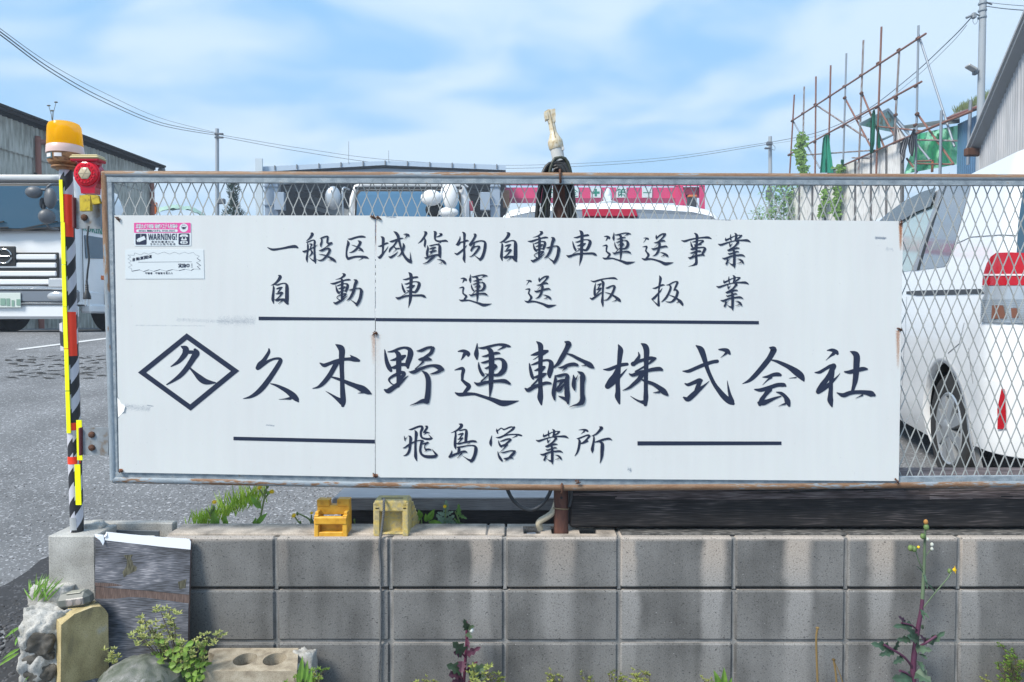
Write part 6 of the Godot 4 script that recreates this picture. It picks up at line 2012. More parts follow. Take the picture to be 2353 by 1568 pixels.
func outline(sh: Shell, pix: Array) -> PackedVector2Array:
	var out := PackedVector2Array()
	for q: Array in pix:
		out.append(on_shell(sh, q[0], q[1]))
	return out


func wheel(parent: Node3D, o: Vector3, c: Vector3, axis: Vector3, r: float, wd: float, called := "wheel") -> void:
	# axis points outwards
	var side := axis.cross(Vector3(0, 1, 0)).normalized()
	var bs := Basis(side, axis, side.cross(axis).normalized())
	var xf := Transform3D(bs, c)
	var b := B.new(o)
	b.lathe([[r * 0.66, -wd], [r * 0.94, -wd], [r, -wd + 0.02], [r, -0.018], [r * 0.96, 0.0], [r * 0.80, 0.004], [r * 0.66, -0.006], [r * 0.64, -0.03]], xf, 40)
	var w := Node3D.new()
	w.name = called
	parent.add_child(w, true)
	obj("tyre", b, mats.rubber, w)
	b = B.new(o)
	b.lathe([[r * 0.66, -0.004], [r * 0.635, 0.002], [r * 0.60, -0.004], [r * 0.59, -0.05]], xf, 40)
	for k in 8:
		var a := TAU * k / 8 + 0.25
		var d := Vector2(cos(a), sin(a))
		var t := Vector2(-d.y, d.x)
		var f := func(rad: float, tang: float, up: float) -> Vector3: return xf * Vector3(d.x * rad + t.x * tang, up, d.y * rad + t.y * tang)
		b.hexa([f.call(r * 0.10, -0.022, 0.012), f.call(r * 0.10, 0.022, 0.012), f.call(r * 0.62, 0.052, -0.002), f.call(r * 0.62, -0.020, -0.002)], [f.call(r * 0.10, -0.022, -0.02), f.call(r * 0.10, 0.022, -0.02), f.call(r * 0.62, 0.052, -0.03), f.call(r * 0.62, -0.020, -0.03)])
	b.lathe([[r * 0.16, -0.01], [r * 0.16, 0.014], [r * 0.12, 0.020], [0, 0.021]], xf, 20)
	obj("rim", b, mats.silver, w)
	b = B.new(o)
	b.lathe([[r * 0.60, -0.055], [0, -0.055]], xf, 20)
	obj("brake_disc", b, mat(Color(0.05, 0.032, 0.03), 0.8), w)


func build_van() -> void:
	var sh := Shell.new()
	var az := deg_to_rad(15.0)
	sh.ahead = Vector3(sin(az), 0.022, -cos(az)).normalized()
	sh.across = Vector3(cos(az), 0, sin(az))
	var hub := D(2172, 985, 3.95)
	var r := 0.317
	sh.at = hub - Vector3(0, r, 0)
	sh.roof = 1.84
	sh.belt = 0.96
	sh.front = 3.45
	var van := thing("white_van", "white minivan parked at the right behind the mesh, tail towards us", "van", sh.at)
	var o := sh.at
	var paint := mat(Color(0.80, 0.82, 0.84), 0.25)
	paint.clearcoat_enabled = true
	paint.clearcoat = 0.7
	paint.clearcoat_roughness = 0.05
	# skin with the wheel arch cut out
	var arch := PackedVector2Array()
	for k in 28:
		var a := TAU * k / 28
		arch.append(Vector2(0.015 + 0.375 * cos(a), 0.30 + 0.40 * sin(a)))
	var arch2 := PackedVector2Array()
	for p in arch:
		arch2.append(p + Vector2(2.70, 0))
	var b := B.new(o, true)
	var ub := -2.35
	sh.patch(b, PackedVector2Array([Vector2(ub, 0.31), Vector2(-0.44, 0.30), Vector2(0.3, 0.20), Vector2(3.45, 0.20), Vector2(3.45, 1.79), Vector2(ub, 1.79)]), 0.0, 0.06, [arch, arch2])
	# roof: rows drawn in from the rim
	var rim := []
	var uu := ub
	while uu < 3.46:
		rim.append(uu)
		uu += 0.06
	var cen := func(u: float, t: float) -> Vector3:
		var p := sh.pt(u, 1.79)
		var rel := p - sh.at
		var s := rel.dot(sh.ahead)
		var w := rel.dot(sh.across)
		var q := sh.at + sh.ahead * clampf(s, -0.25, 2.6) + sh.across * (sh.wide / 2) + Vector3(0, 1.79, 0)
		var f := 1.0 - t
		return p.lerp(q, t) + Vector3(0, 0.105 * (1.0 - f * f * f), 0)
	for i in rim.size() - 1:
		for k in 6:
			var t0 := k / 6.0
			var t1 := (k + 1) / 6.0
			b.quad(cen.call(rim[i], t0), cen.call(rim[i], t1), cen.call(rim[i + 1], t1), cen.call(rim[i + 1], t0))
	# far side and floor
	var w2 := func(s: float, h: float) -> Vector3: return sh.at + sh.ahead * s + sh.across * (sh.wide - 0.1 * h) + Vector3(0, h, 0)
	b.quad(w2.call(-0.76, 0.24), w2.call(3.4, 0.24), w2.call(3.2, 1.78), w2.call(-0.6, 1.78))
	obj("body", b, paint, van)
	b = B.new(o)
	b.hexa([sh.at + sh.ahead * -0.6 + sh.across * 0.10 + Vector3(0, 0.2, 0), sh.at + sh.ahead * 3.3 + sh.across * 0.10 + Vector3(0, 0.2, 0), sh.at + sh.ahead * 3.3 + sh.across * 0.28 + Vector3(0, 0.82, 0), sh.at + sh.ahead * -0.6 + sh.across * 0.28 + Vector3(0, 0.82, 0)],
		[sh.at + sh.ahead * -0.6 + sh.across * 1.55 + Vector3(0, 0.2, 0), sh.at + sh.ahead * 3.3 + sh.across * 1.55 + Vector3(0, 0.2, 0), sh.at + sh.ahead * 3.3 + sh.across * 1.4 + Vector3(0, 0.82, 0), sh.at + sh.ahead * -0.6 + sh.across * 1.4 + Vector3(0, 0.82, 0)])
	# dark inside of the arch
	var av := []
	for k in 15:
		var a := PI * k / 14
		av.append(Vector2(0.015 + 0.385 * cos(a), 0.30 + 0.41 * sin(a)))
	for k in 14:
		b.quad(sh.pt(av[k].x, av[k].y, -0.004), sh.pt(av[k + 1].x, av[k + 1].y, -0.004), sh.pt(av[k + 1].x, av[k + 1].y, -0.26), sh.pt(av[k].x, av[k].y, -0.26))
	obj("underbody", b, mats.black, van)
	b = B.new(o, true)
	for k in 20:
		var a := -0.35 + (PI + 0.7) * k / 20
		var a2 := -0.35 + (PI + 0.7) * (k + 1) / 20
		var f := func(ang: float, m: float, l: float) -> Vector3: return sh.pt(0.015 + (0.375 + m) * cos(ang), 0.30 + (0.40 + m) * sin(ang), l)
		b.quad(f.call(a, 0.0, 0.006), f.call(a2, 0.0, 0.006), f.call(a2, 0.03, 0.004), f.call(a, 0.03, 0.004))
		b.quad(f.call(a, 0.0, 0.006), f.call(a, -0.004, -0.03), f.call(a2, -0.004, -0.03), f.call(a2, 0.0, 0.006))
	obj("arch_lip", b, paint, van)
	# glass, seams and lamps laid on the skin where the photograph shows them
	var add := func(called: String, pix: Array, lift: float, m: Material, cell := 0.05) -> MeshInstance3D:
		var bb := B.new(o, true)
		sh.patch(bb, outline(sh, pix), lift, cell)
		return obj(called, bb, m, van)
	add.call("quarter_window", [[2112, 621], [2172, 613], [2180, 598], [2196, 560], [2210, 505], [2228, 440], [2233, 418], [2226, 413], [2181, 417], [2166, 452], [2140, 530]], 0.003, mats.glass_grey)
	add.call("side_window", [[2060, 626], [2096, 622], [2112, 580], [2140, 500], [2150, 470], [2110, 486], [2060, 520], [2036, 545], [2020, 575], [2020, 630]], 0.003, mats.glass_pale)
	add.call("door_pillar", [[2098, 623], [2112, 621], [2140, 530], [2166, 452], [2181, 417], [2184, 396], [2170, 412], [2156, 440], [2146, 478], [2124, 548]], 0.004, mat(Color(0.24, 0.265, 0.30), 0.35))
	add.call("window_seam", [[2109, 621], [2113.5, 621], [2141.5, 530], [2167.5, 452], [2182, 416], [2179, 416], [2163.5, 452], [2137, 530]], 0.006, mats.black)
	add.call("rain_visor", [[2024, 548], [2036, 542], [2066, 515], [2110, 488], [2146, 474], [2160, 430], [2128, 440], [2084, 462], [2046, 490], [2022, 512], [2010, 530]], 0.02, mat(Color(0.06, 0.068, 0.07), 0.2))
	add.call("slide_rail", [[2084, 676], [2110, 680], [2266, 675], [2256, 664], [2112, 668], [2084, 670]], 0.004, mats.dark_plastic, 0.04)
	add.call("tail_lamp", [[2263, 656], [2266, 632], [2275, 605], [2284, 590], [2294, 581], [2330, 580], [2372, 583], [2376, 656]], 0.012, mats.red_lamp)
	add.call("lamp_strip", [[2266, 633.5], [2376, 634], [2376, 630], [2267, 629.5]], 0.016, mat(Color(0.7, 0.6, 0.62), 0.2))
	var lampm := mat(Color(0.46, 0.50, 0.54), 0.15, 0.5)
	var bars := GradientTexture2D.new()
	add.call("clear_lamp", [[2262, 657], [2376, 657], [2376, 742], [2300, 741], [2258, 739], [2260, 700], [2264, 684], [2270, 676]], 0.010, lampm)
	for k in 13:
		var y := 688.0 + k * 4.0
		add.call("lamp_rib", [[2262.5 - k * 0.3, y], [2372, y + 0.5], [2372, y + 2.0], [2262.5 - k * 0.3, y + 1.5]], 0.0125, mat(Color(0.20, 0.23, 0.26), 0.3), 0.06)
	add.call("amber_bulb", [[2286, 702], [2312, 702], [2314, 732], [2286, 733]], 0.015, mat(Color(0.15, 0.06, 0.035), 0.3))
	add.call("amber_bulb", [[2326, 708], [2340, 708], [2341, 730], [2327, 731]], 0.015, mat(Color(0.15, 0.06, 0.035), 0.3))
	add.call("rear_reflector", [[2308, 893], [2318, 894], [2318, 985], [2304, 986], [2304, 940]], 0.026, mats.red_lamp)
	add.call("rear_window", [[2338, 606], [2342, 520], [2353, 430], [2420, 424], [2420, 606]], 0.006, mats.glass_dark)
	for sline: Array in [[[2172, 610], [2198, 560], [2232, 545], [2300, 540], [2340, 541]], [[2084, 682], [2083, 760], [2076, 850], [2070, 940]], [[2218, 742], [2206, 790], [2180, 812]], [[2226, 800], [2236, 880], [2240, 1000]]]:
		var bb := B.new(o, true)
		for i in sline.size() - 1:
			var a := on_shell(sh, sline[i][0], sline[i][1])
			var c := on_shell(sh, sline[i + 1][0], sline[i + 1][1])
			for k in 6:
				var p := a.lerp(c, k / 6.0)
				var q := a.lerp(c, (k + 1) / 6.0)
				var n2 := Vector2(-(q - p).y, (q - p).x).normalized() * 0.0022
				bb.quad(sh.pt(p.x - n2.x, p.y - n2.y, 0.002), sh.pt(q.x - n2.x, q.y - n2.y, 0.002), sh.pt(q.x + n2.x, q.y + n2.y, 0.002), sh.pt(p.x + n2.x, p.y + n2.y, 0.002))
		obj("panel_seam", bb, mat(Color(0.12, 0.125, 0.13), 0.6), van)
	# bumper: a fuller skin round the lower tail
	b = B.new(o, true)
	sh.patch(b, PackedVector2Array([Vector2(ub, 0.30), Vector2(-0.47, 0.31), Vector2(-0.47, 0.62), Vector2(-0.52, 0.66), Vector2(ub, 0.66)]), 0.018, 0.05)
	obj("bumper", b, paint, van)
	wheel(van, o, hub + sh.across * 0.015, -sh.across, r, 0.19)
	wheel(van, o, hub + sh.ahead * 2.70 + sh.across * 0.045, -sh.across, r, 0.19)
	wheel(van, o, hub + sh.across * (sh.wide - 0.06), sh.across, r, 0.19)
	wheel(van, o, hub + sh.ahead * 2.70 + sh.across * (sh.wide - 0.06), sh.across, r, 0.19)


func build_car() -> void:
	# white car behind the sign: only its roof shows above the boards
	var d := 4.9
	var mid := D(1395, 740, d)
	var gy := ground_y(mid.x, mid.z)
	var car := thing("white_car", "white car whose roof with shark fin aerial shows above the sign", "car", Vector3(mid.x, gy, mid.z))
	var o := car.position
	var top := D(1395, 469, d).y
	var paint := mat(Color(0.80, 0.82, 0.85), 0.2)
	paint.clearcoat_enabled = true
	paint.clearcoat = 0.7
	var k := d / FOCAL
	# half section of the car from the middle of the roof down, along four stations
	var st := [[0.20, -0.066], [0.185, -0.040], [0.14, -0.016], [0.02, 0.0], [-0.9, 0.03], [-1.6, -0.05]]
	var rowsx := [[0.0, 0.0], [0.30, -0.006], [0.55, -0.022], [0.68, -0.05], [0.735, -0.09], [0.80, -0.30], [0.86, -0.55], [0.875, -0.80], [0.86, -1.15]]
	var pt := func(i: int, j: int, s: float) -> Vector3:
		return Vector3(o.x + s * rowsx[j][0], top + rowsx[j][1] + st[i][1] * (1.0 if j < 6 else 0.2), o.z + st[i][0])
	var b := B.new(o, true)
	for s: float in [-1.0, 1.0]:
		for i in st.size() - 1:
			for j in rowsx.size() - 1:
				if s > 0.0:
					b.quad(pt.call(i, j, s), pt.call(i + 1, j, s), pt.call(i + 1, j + 1, s), pt.call(i, j + 1, s))
				else:
					b.quad(pt.call(i, j, s), pt.call(i, j + 1, s), pt.call(i + 1, j + 1, s), pt.call(i + 1, j, s))
	var tail := func(x: float, y: float, z: float) -> Vector3: return o + Vector3(x, y, z)
	b.box(o + Vector3(0, 0.62, -1.0), Vector3(1.74, 0.66, 3.6), 0.16)
	obj("body", b, paint, car)
	b = B.new(o)
	var yt := top - o.y
	b.plate([tail.call(-0.66, yt - 0.112, 0.205), tail.call(-0.40, yt - 0.078, 0.205), tail.call(0.40, yt - 0.078, 0.205), tail.call(0.66, yt - 0.112, 0.205), tail.call(0.76, yt - 0.50, 0.46), tail.call(-0.76, yt - 0.50, 0.46)], Vector3(0, -0.02, -0.03))
	obj("rear_window", b, mats.glass_grey, car)
	b = B.new(o)
	b.plate([tail.call(-0.20, yt - 0.068, 0.208), tail.call(0.16, yt - 0.068, 0.208), tail.call(0.17, yt - 0.12, 0.242), tail.call(-0.20, yt - 0.12, 0.242)], Vector3(0, -0.01, -0.012))
	obj("brake_lamp", b, mat(Color(0.30, 0.01, 0.03), 0.2), car)
	b = B.new(o)
	var fx := D(1397, 470, d).x - o.x
	var prof := [tail.call(fx, yt - 0.004, 0.08), tail.call(fx, yt + 0.105, -0.005), tail.call(fx, yt + 0.118, -0.035), tail.call(fx, yt + 0.110, -0.06), tail.call(fx, yt + 0.0, -0.15)]
	var fl := []
	for p: Vector3 in prof:
		fl.append(p + Vector3(-0.012, 0, 0))
	b.plate(fl, Vector3(0.024, 0, 0))
	b.ball(o + Vector3(fx, yt + 0.006, -0.02), Vector3(0.07, 0.016, 0.10), 14, 6)
	b.ball(o + Vector3(fx, yt + 0.05, -0.02), Vector3(0.032, 0.066, 0.06), 12, 8)
	obj("shark_fin", b, mat(Color(0.50, 0.56, 0.60), 0.25), car)
	for sx: float in [-1.0, 1.0]:
		for sz: float in [0.1, -2.3]:
			wheel(car, o, o + Vector3(sx * 0.85, 0.31, sz), Vector3(sx, 0, 0), 0.31, 0.18)


# a cab-over lorry: cab, windscreen, lamps, mirrors, bed; origin on the ground under the middle of its face
func lorry(called: String, label: String, at: Vector3, k: Dictionary) -> Node3D:
	var t := thing(called, label, "truck", at, k.get("group", ""))
	var o := at
	var q := func(x: float, y: float, z: float) -> Vector3: return at + Vector3(x, y, z)
	var H: float = k.h
	var W: float = k.w
	var L: float = k.deep
	var paint: Material = mats.truck_white
	var b := B.new(o, true)
	# cab shell: rounded sections from the face backwards
	var secs := [[0.0, 0.0, 0.06], [-0.10, 0.015, 0.02], [-0.45, 0.02, 0.0], [-L, 0.0, 0.0]]
	var ring := func(i: int) -> Array:
		var z: float = secs[i][0]
		var tuck: float = secs[i][1]
		var ins: float = secs[i][2]
		var hw := W - ins
		var hb := 0.42
		var top := H - 0.06 + tuck * 3.0 - ins
		return [q.call(-hw, hb, z), q.call(-hw, 1.45, z), q.call(-hw + 0.05, top - 0.30, z - 0.10 * (1 - mini(i, 1))), q.call(-hw + 0.14, top - 0.05, z - 0.16 * (1 - mini(i, 1))), q.call(-hw + 0.30, top, z - 0.18 * (1 - mini(i, 1))),
			q.call(hw - 0.30, top, z - 0.18 * (1 - mini(i, 1))), q.call(hw - 0.14, top - 0.05, z - 0.16 * (1 - mini(i, 1))), q.call(hw - 0.05, top - 0.30, z - 0.10 * (1 - mini(i, 1))), q.call(hw, 1.45, z), q.call(hw, hb, z)]
	var prev: Array = ring.call(0)
	b.sg = -1
	b.plate(prev)
	b.sg = 0
	for i in range(1, secs.size()):
		var cur: Array = ring.call(i)
		for j in cur.size() - 1:
			b.quad(prev[j], prev[j + 1], cur[j + 1], cur[j])
		prev = cur
	b.sg = -1
	b.plate(prev)
	obj("cab", b, paint, t)
	# windscreen
	var wl: float = k.ws_low
	var wh: float = H - 0.17
	var ww: float = W - 0.17
	var wz := 0.012
	b = B.new(o)
	b.plate([q.call(-ww, wl, wz), q.call(ww, wl, wz), q.call(ww - 0.02, wh - 0.1, wz - 0.075), q.call(ww - 0.08, wh, wz - 0.10), q.call(-ww + 0.08, wh, wz - 0.10), q.call(-ww + 0.02, wh - 0.1, wz - 0.075)], Vector3(0, 0, -0.012))
	obj("windscreen_seal", b, mats.black, t)
	b = B.new(o)
	b.plate([q.call(-ww + 0.03, wl + 0.04, wz + 0.004), q.call(ww - 0.03, wl + 0.04, wz + 0.004), q.call(ww - 0.06, wh - 0.12, wz - 0.066), q.call(ww - 0.12, wh - 0.04, wz - 0.086), q.call(-ww + 0.12, wh - 0.04, wz - 0.086), q.call(-ww + 0.06, wh - 0.12, wz - 0.066)], Vector3(0, 0, -0.004))
	obj("windscreen", b, k.glass, t)
	b = B.new(o)
	b.box(q.call(0, wh + 0.03, -0.085), Vector3(2 * ww, 0.05, 0.03), 0.01)
	obj("roof_trim", b, mats.dark_plastic, t)
	for s: float in [-0.55, 0.25]:
		b = B.new(o)
		b.beam(q.call(s, wl + 0.02, wz + 0.03), q.call(s + 0.55, wl + 0.14, wz + 0.02), 0.018, 0.018)
		b.beam(q.call(s + 0.1, wl + 0.03, wz + 0.035), q.call(s + 0.62, wl + 0.05, wz + 0.03), 0.014, 0.02)
		obj("wiper", b, mats.black, t)
	# grille
	b = B.new(o)
	b.box(q.call(0, (k.gr_hi + k.gr_lo) / 2, 0.005), Vector3(k.gr_w * 2, k.gr_hi - k.gr_lo, 0.03), 0.012)
	obj("grille", b, mats.black, t)
	var n := 4
	for i in n:
		var y: float = k.gr_hi - (i + 0.55) * (k.gr_hi - k.gr_lo) / n
		b = B.new(o)
		b.box(q.call(0, y, 0.022), Vector3(k.gr_w * 2 - 0.06, (k.gr_hi - k.gr_lo) / n * 0.62, 0.035), 0.012)
		obj("grille_bar", b, paint, t)
	# emblem on a dark shield: an oval ring with a cross bar
	var ec: Vector3 = q.call(0, k.em, 0.05)
	b = B.new(o)
	b.box(ec - Vector3(0, 0, 0.012), Vector3(0.36, 0.30, 0.03), 0.014)
	obj("badge_plate", b, mats.black, t)
	b = B.new(o, true)
	for part: Array in [[0.18, PI - 0.18], [PI + 0.18, TAU - 0.18]]:
		var arc := []
		for i in 15:
			var a: float = lerpf(part[0], part[1], i / 14.0)
			arc.append(ec + Vector3(0.125 * cos(a), 0.105 * sin(a), 0.01))
		b.tube(arc, 0.012, 6)
	b.tube([ec + Vector3(-0.10, 0, 0.01), ec + Vector3(0.10, 0, 0.01)], 0.012, 6)
	obj("badge", b, mats.chrome, t)
	# bumper, lamps, plate
	b = B.new(o)
	b.box(q.call(0, k.bu_hi - 0.10, 0.03), Vector3(W * 2, 0.20, 0.14), 0.03)
	obj("bumper", b, mat(Color(0.26, 0.28, 0.31), 0.2, 0.6), t)
	b = B.new(o)
	b.box(q.call(0, 0.31, 0.02), Vector3(W * 2 - 0.02, 0.22, 0.12), 0.04)
	obj("lower_bumper", b, paint, t)
	b = B.new(o)
	b.box(q.call(0, k.bu_hi + 0.01, 0.07), Vector3(W * 2 - 0.05, 0.035, 0.08), 0.012)
	b.box(q.call(0, k.bu_hi - 0.205, 0.07), Vector3(W * 2 - 0.05, 0.025, 0.07), 0.01)
	obj("chrome_strip", b, mats.chrome, t)
	for s: float in [-1.0, 1.0]:
		b = B.new(o)
		b.box(q.call(s * (W - 0.28), k.bu_hi + 0.10, 0.035), Vector3(0.32, 0.15, 0.05), 0.025)
		obj("headlight", b, mats.clear_lamp, t)
		b = B.new(o)
		b.ball(q.call(s * (W - 0.28), k.bu_hi - 0.10, 0.085), Vector3(0.15, 0.075, 0.04), 14, 8)
		obj("headlight", b, mats.clear_lamp, t)
		b = B.new(o)
		b.box(q.call(s * (W - 0.10), k.bu_hi + 0.24, 0.01), Vector3(0.10, 0.14, 0.06), 0.02)
		obj("turn_lamp", b, mats.orange_lamp, t)
	b = B.new(o)
	b.box(q.call(k.get("plate_x", -0.05), k.bu_hi - 0.16, 0.115), Vector3(0.46, 0.22, 0.01), 0.004)
	obj("number_plate", b, mat(Color(0.62, 0.68, 0.64), 0.5), t)
	# side: door line, lower door window, step
	for s: float in [-1.0, 1.0]:
		b = B.new(o)
		var xs := s * (W + 0.004)
		b.plate([q.call(xs, 1.13, -0.18), q.call(xs, 1.48, -0.16), q.call(xs, 1.50, -0.80), q.call(xs, 1.36, -0.82), q.call(xs, 1.16, -0.62)], Vector3(-s * 0.01, 0, 0))
		obj("lower_door_window", b, mats.glass_dark, t)
		b = B.new(o)
		b.plate([q.call(xs, 1.62, -0.20), q.call(xs, 1.66, -L + 0.35), q.call(s * (W - 0.03), H - 0.38, -L + 0.35), q.call(s * (W - 0.03), H - 0.38, -0.34)], Vector3(-s * 0.01, 0, 0))
		obj("door_window", b, mats.glass_dark, t)
		b = B.new(o)
		for dz: float in [-0.10, -L + 0.22]:
			b.box(q.call(s * (W + 0.001), 1.05, dz), Vector3(0.006, 1.1, 0.01))
		obj("door_seam", b, mats.black, t)
		b = B.new(o)
		b.box(q.call(s * (W + 0.002), 0.86, -0.62), Vector3(0.02, 0.07, 0.13), 0.01)
		obj("side_lamp", b, mats.orange_lamp, t)
		b = B.new(o)
		b.box(q.call(s * (W - 0.06), 0.52, -0.42), Vector3(0.14, 0.22, 0.4), 0.02)
		b.box(q.call(s * (W - 0.03), 0.36, -0.42), Vector3(0.18, 0.14, 0.46), 0.03)
		obj("step", b, paint, t)
		b = B.new(o)
		b.lathe([[0.50, 0], [0.60, 0], [0.60, 0.06], [0.50, 0.06]], Transform3D(Basis(Vector3(0, 0, 1), -s * PI / 2), q.call(s * (W - 0.02), 0.46, -1.22)), 14, (PI if s < 0 else PI) * 0.0 + (0.0 if s > 0 else 0.0), TAU)
		obj("wheel_arch", b, mats.grey_plastic, t)
		for dz: float in [-1.22, -5.2]:
			wheel(t, o, q.call(s * (W - 0.08), 0.44, dz), Vector3(s, 0, 0), 0.44, 0.26)
	# chassis and flat bed
	b = B.new(o)
	b.box(q.call(0, 0.66, -3.6), Vector3(0.9, 0.22, 5.6), 0.02)
	obj("chassis", b, mats.black, t)
	b = B.new(o)
	b.box(q.call(0, 1.02, -L - 2.7), Vector3(W * 2, 0.16, 4.9), 0.02)
	obj("load_bed", b, mats.grey_plastic, t)
	return t


func mirror(t: Node3D, stalk: Array, c: Vector3, size: Vector3, m: Material, turn := 0.0) -> void:
	var b := B.new(t.position)
	if size.x > 0:
		b.ball(c, size, 16, 10, Basis(Vector3(0, 1, 0), turn))
	if stalk.size() > 1:
		b.tube(curve(stalk, 4), 0.018, 7)
	obj("mirror", b, m, t)


func build_trucks() -> void:
	var d := 10.4
	var c := D(17, 762, d)
	var at := Vector3(c.x, ground_y(c.x, c.z), c.z)
	var t := lorry("truck", "white cab-over truck at the left behind the striped post", at, {"h": 2.42, "w": 1.09, "deep": 1.3, "ws_low": 1.52, "glass": mats.glass_dark, "gr_hi": 1.20, "gr_lo": 0.70, "gr_w": 0.80, "em": 1.14, "bu_hi": 0.64, "plate_x": 0.06})
	var wpt := func(px: float, py: float, fwd: float) -> Vector3: return D(px, py, d - fwd)
	mirror(t, [wpt.call(134, 424, 0.0), wpt.call(118, 424, 0.2), wpt.call(108, 432, 0.24), wpt.call(107, 445, 0.24)], wpt.call(115, 456, 0.24), Vector3(0.10, 0.155, 0.07), mats.grey_plastic, -0.4)
	mirror(t, [wpt.call(104, 436, 0.24), wpt.call(92, 436, 0.24)], wpt.call(77, 442, 0.26), Vector3(0.12, 0.09, 0.08), mats.grey_plastic)
	mirror(t, [wpt.call(104, 480, 0.22), wpt.call(103, 505, 0.22), wpt.call(112, 522, 0.12), wpt.call(134, 528, 0.05)], wpt.call(107, 498, 0.24), Vector3(0.11, 0.11, 0.08), mats.grey_plastic, 0.5)
	mirror(t, [wpt.call(100, 470, 0.24), wpt.call(100, 482, 0.24)], wpt.call(98, 468, 0.20), Vector3(0.035, 0.09, 0.06), mats.dark_plastic)
	# green lettering on the door
	var green := mat(Color(0.01, 0.20, 0.14), 0.5)
	var xs := at.x + 1.095
	var q0 := Vector3(xs, at.y + 1.645, at.z - 0.12)
	words("door_lettering", "KUKINO", q0, Vector3(0, 0, -0.60), Vector3(0, -0.10, 0), green, t)
	# digits of the plate are blurred in the photograph: soft green smudges
	var b := B.new(t.position)
	for q: Array in [[0, 12, 686, 702], [14, 22, 686, 703], [26, 32, 690, 704], [37, 46, 688, 702]]:
		b.plate([wpt.call(q[0], q[2], 0.125), wpt.call(q[1], q[2], 0.125), wpt.call(q[1], q[3], 0.125), wpt.call(q[0], q[3], 0.125)])
	obj("plate_digits", b, mat(Color(0.20, 0.34, 0.27), 0.6), t)
	# the truck in front of the warehouse
	d = 13.2
	c = D(938, 740, d)
	at = Vector3(c.x, ground_y(c.x, c.z), c.z)
	var H := D(938, 413, d).y - at.y
	var t2 := lorry("truck", "white truck standing in front of the open warehouse, pale blue windscreen", at, {"h": H, "w": 1.20, "deep": 2.0, "ws_low": 1.75, "glass": mat(Color(0.06, 0.17, 0.30), 0.1, 0.0, 0.9), "gr_hi": 1.35, "gr_lo": 0.8, "gr_w": 0.9, "em": 1.3, "bu_hi": 0.72})
	wpt = func(px: float, py: float, fwd: float) -> Vector3: return D(px, py, d - fwd)
	mirror(t2, [wpt.call(802, 436, 0.0), wpt.call(788, 433, 0.2), wpt.call(787, 470, 0.22), wpt.call(789, 500, 0.2)], wpt.call(765, 455, 0.25), Vector3(0.15, 0.22, 0.08), mats.silver)
	mirror(t2, [wpt.call(1000, 452, 0.25), wpt.call(1022, 444, 0.2)], wpt.call(991, 455, 0.3), Vector3(0.20, 0.15, 0.10), mats.white)
	mirror(t2, [wpt.call(1010, 495, 0.2), wpt.call(1013, 450, 0.22), wpt.call(1022, 425, 0.22), wpt.call(1052, 418, 0.1), wpt.call(1075, 430, 0.0)], wpt.call(1035, 452, 0.26), Vector3(0.15, 0.25, 0.10), mats.white)
	mirror(t2, [], wpt.call(999, 482, 0.2), Vector3(0.18, 0.14, 0.06), mats.black)
	mirror(t2, [], wpt.call(1030, 488, 0.25), Vector3(0.19, 0.10, 0.08), mats.white)
	b = B.new(t2.position)
	b.plate([wpt.call(1078, 462, 0.03), wpt.call(1086, 462, 0.03), wpt.call(1088, 485, 0.03), wpt.call(1080, 485, 0.03)], Vector3(0, 0, -0.01))
	obj("red_lamp", b, mat(Color(0.28, 0.05, 0.08), 0.3), t2)


# ---------- sheds and buildings ----------
# corrugated sheet: a..b along the foot, up as a vector, wave pitch and depth, bulging along out
func corrugated(b: B, a: Vector3, c: Vector3, up_a: Vector3, up_c: Vector3, pitch: float, amp: float, out: Vector3, sub := 6) -> void:
	var L := (c - a).length()
	var n := maxi(int(L / pitch * sub), 2)
	var old := b.sg
	b.sg = 0
	for i in n:
		var t0 := float(i) / n
		var t1 := float(i + 1) / n
		var w0 := out * amp * cos(TAU * L * t0 / pitch)
		var w1 := out * amp * cos(TAU * L * t1 / pitch)
		b.quad(a.lerp(c, t0) + w0, a.lerp(c, t1) + w1, a.lerp(c, t1) + up_a.lerp(up_c, t1) + w1, a.lerp(c, t0) + up_a.lerp(up_c, t0) + w0)
	b.sg = old


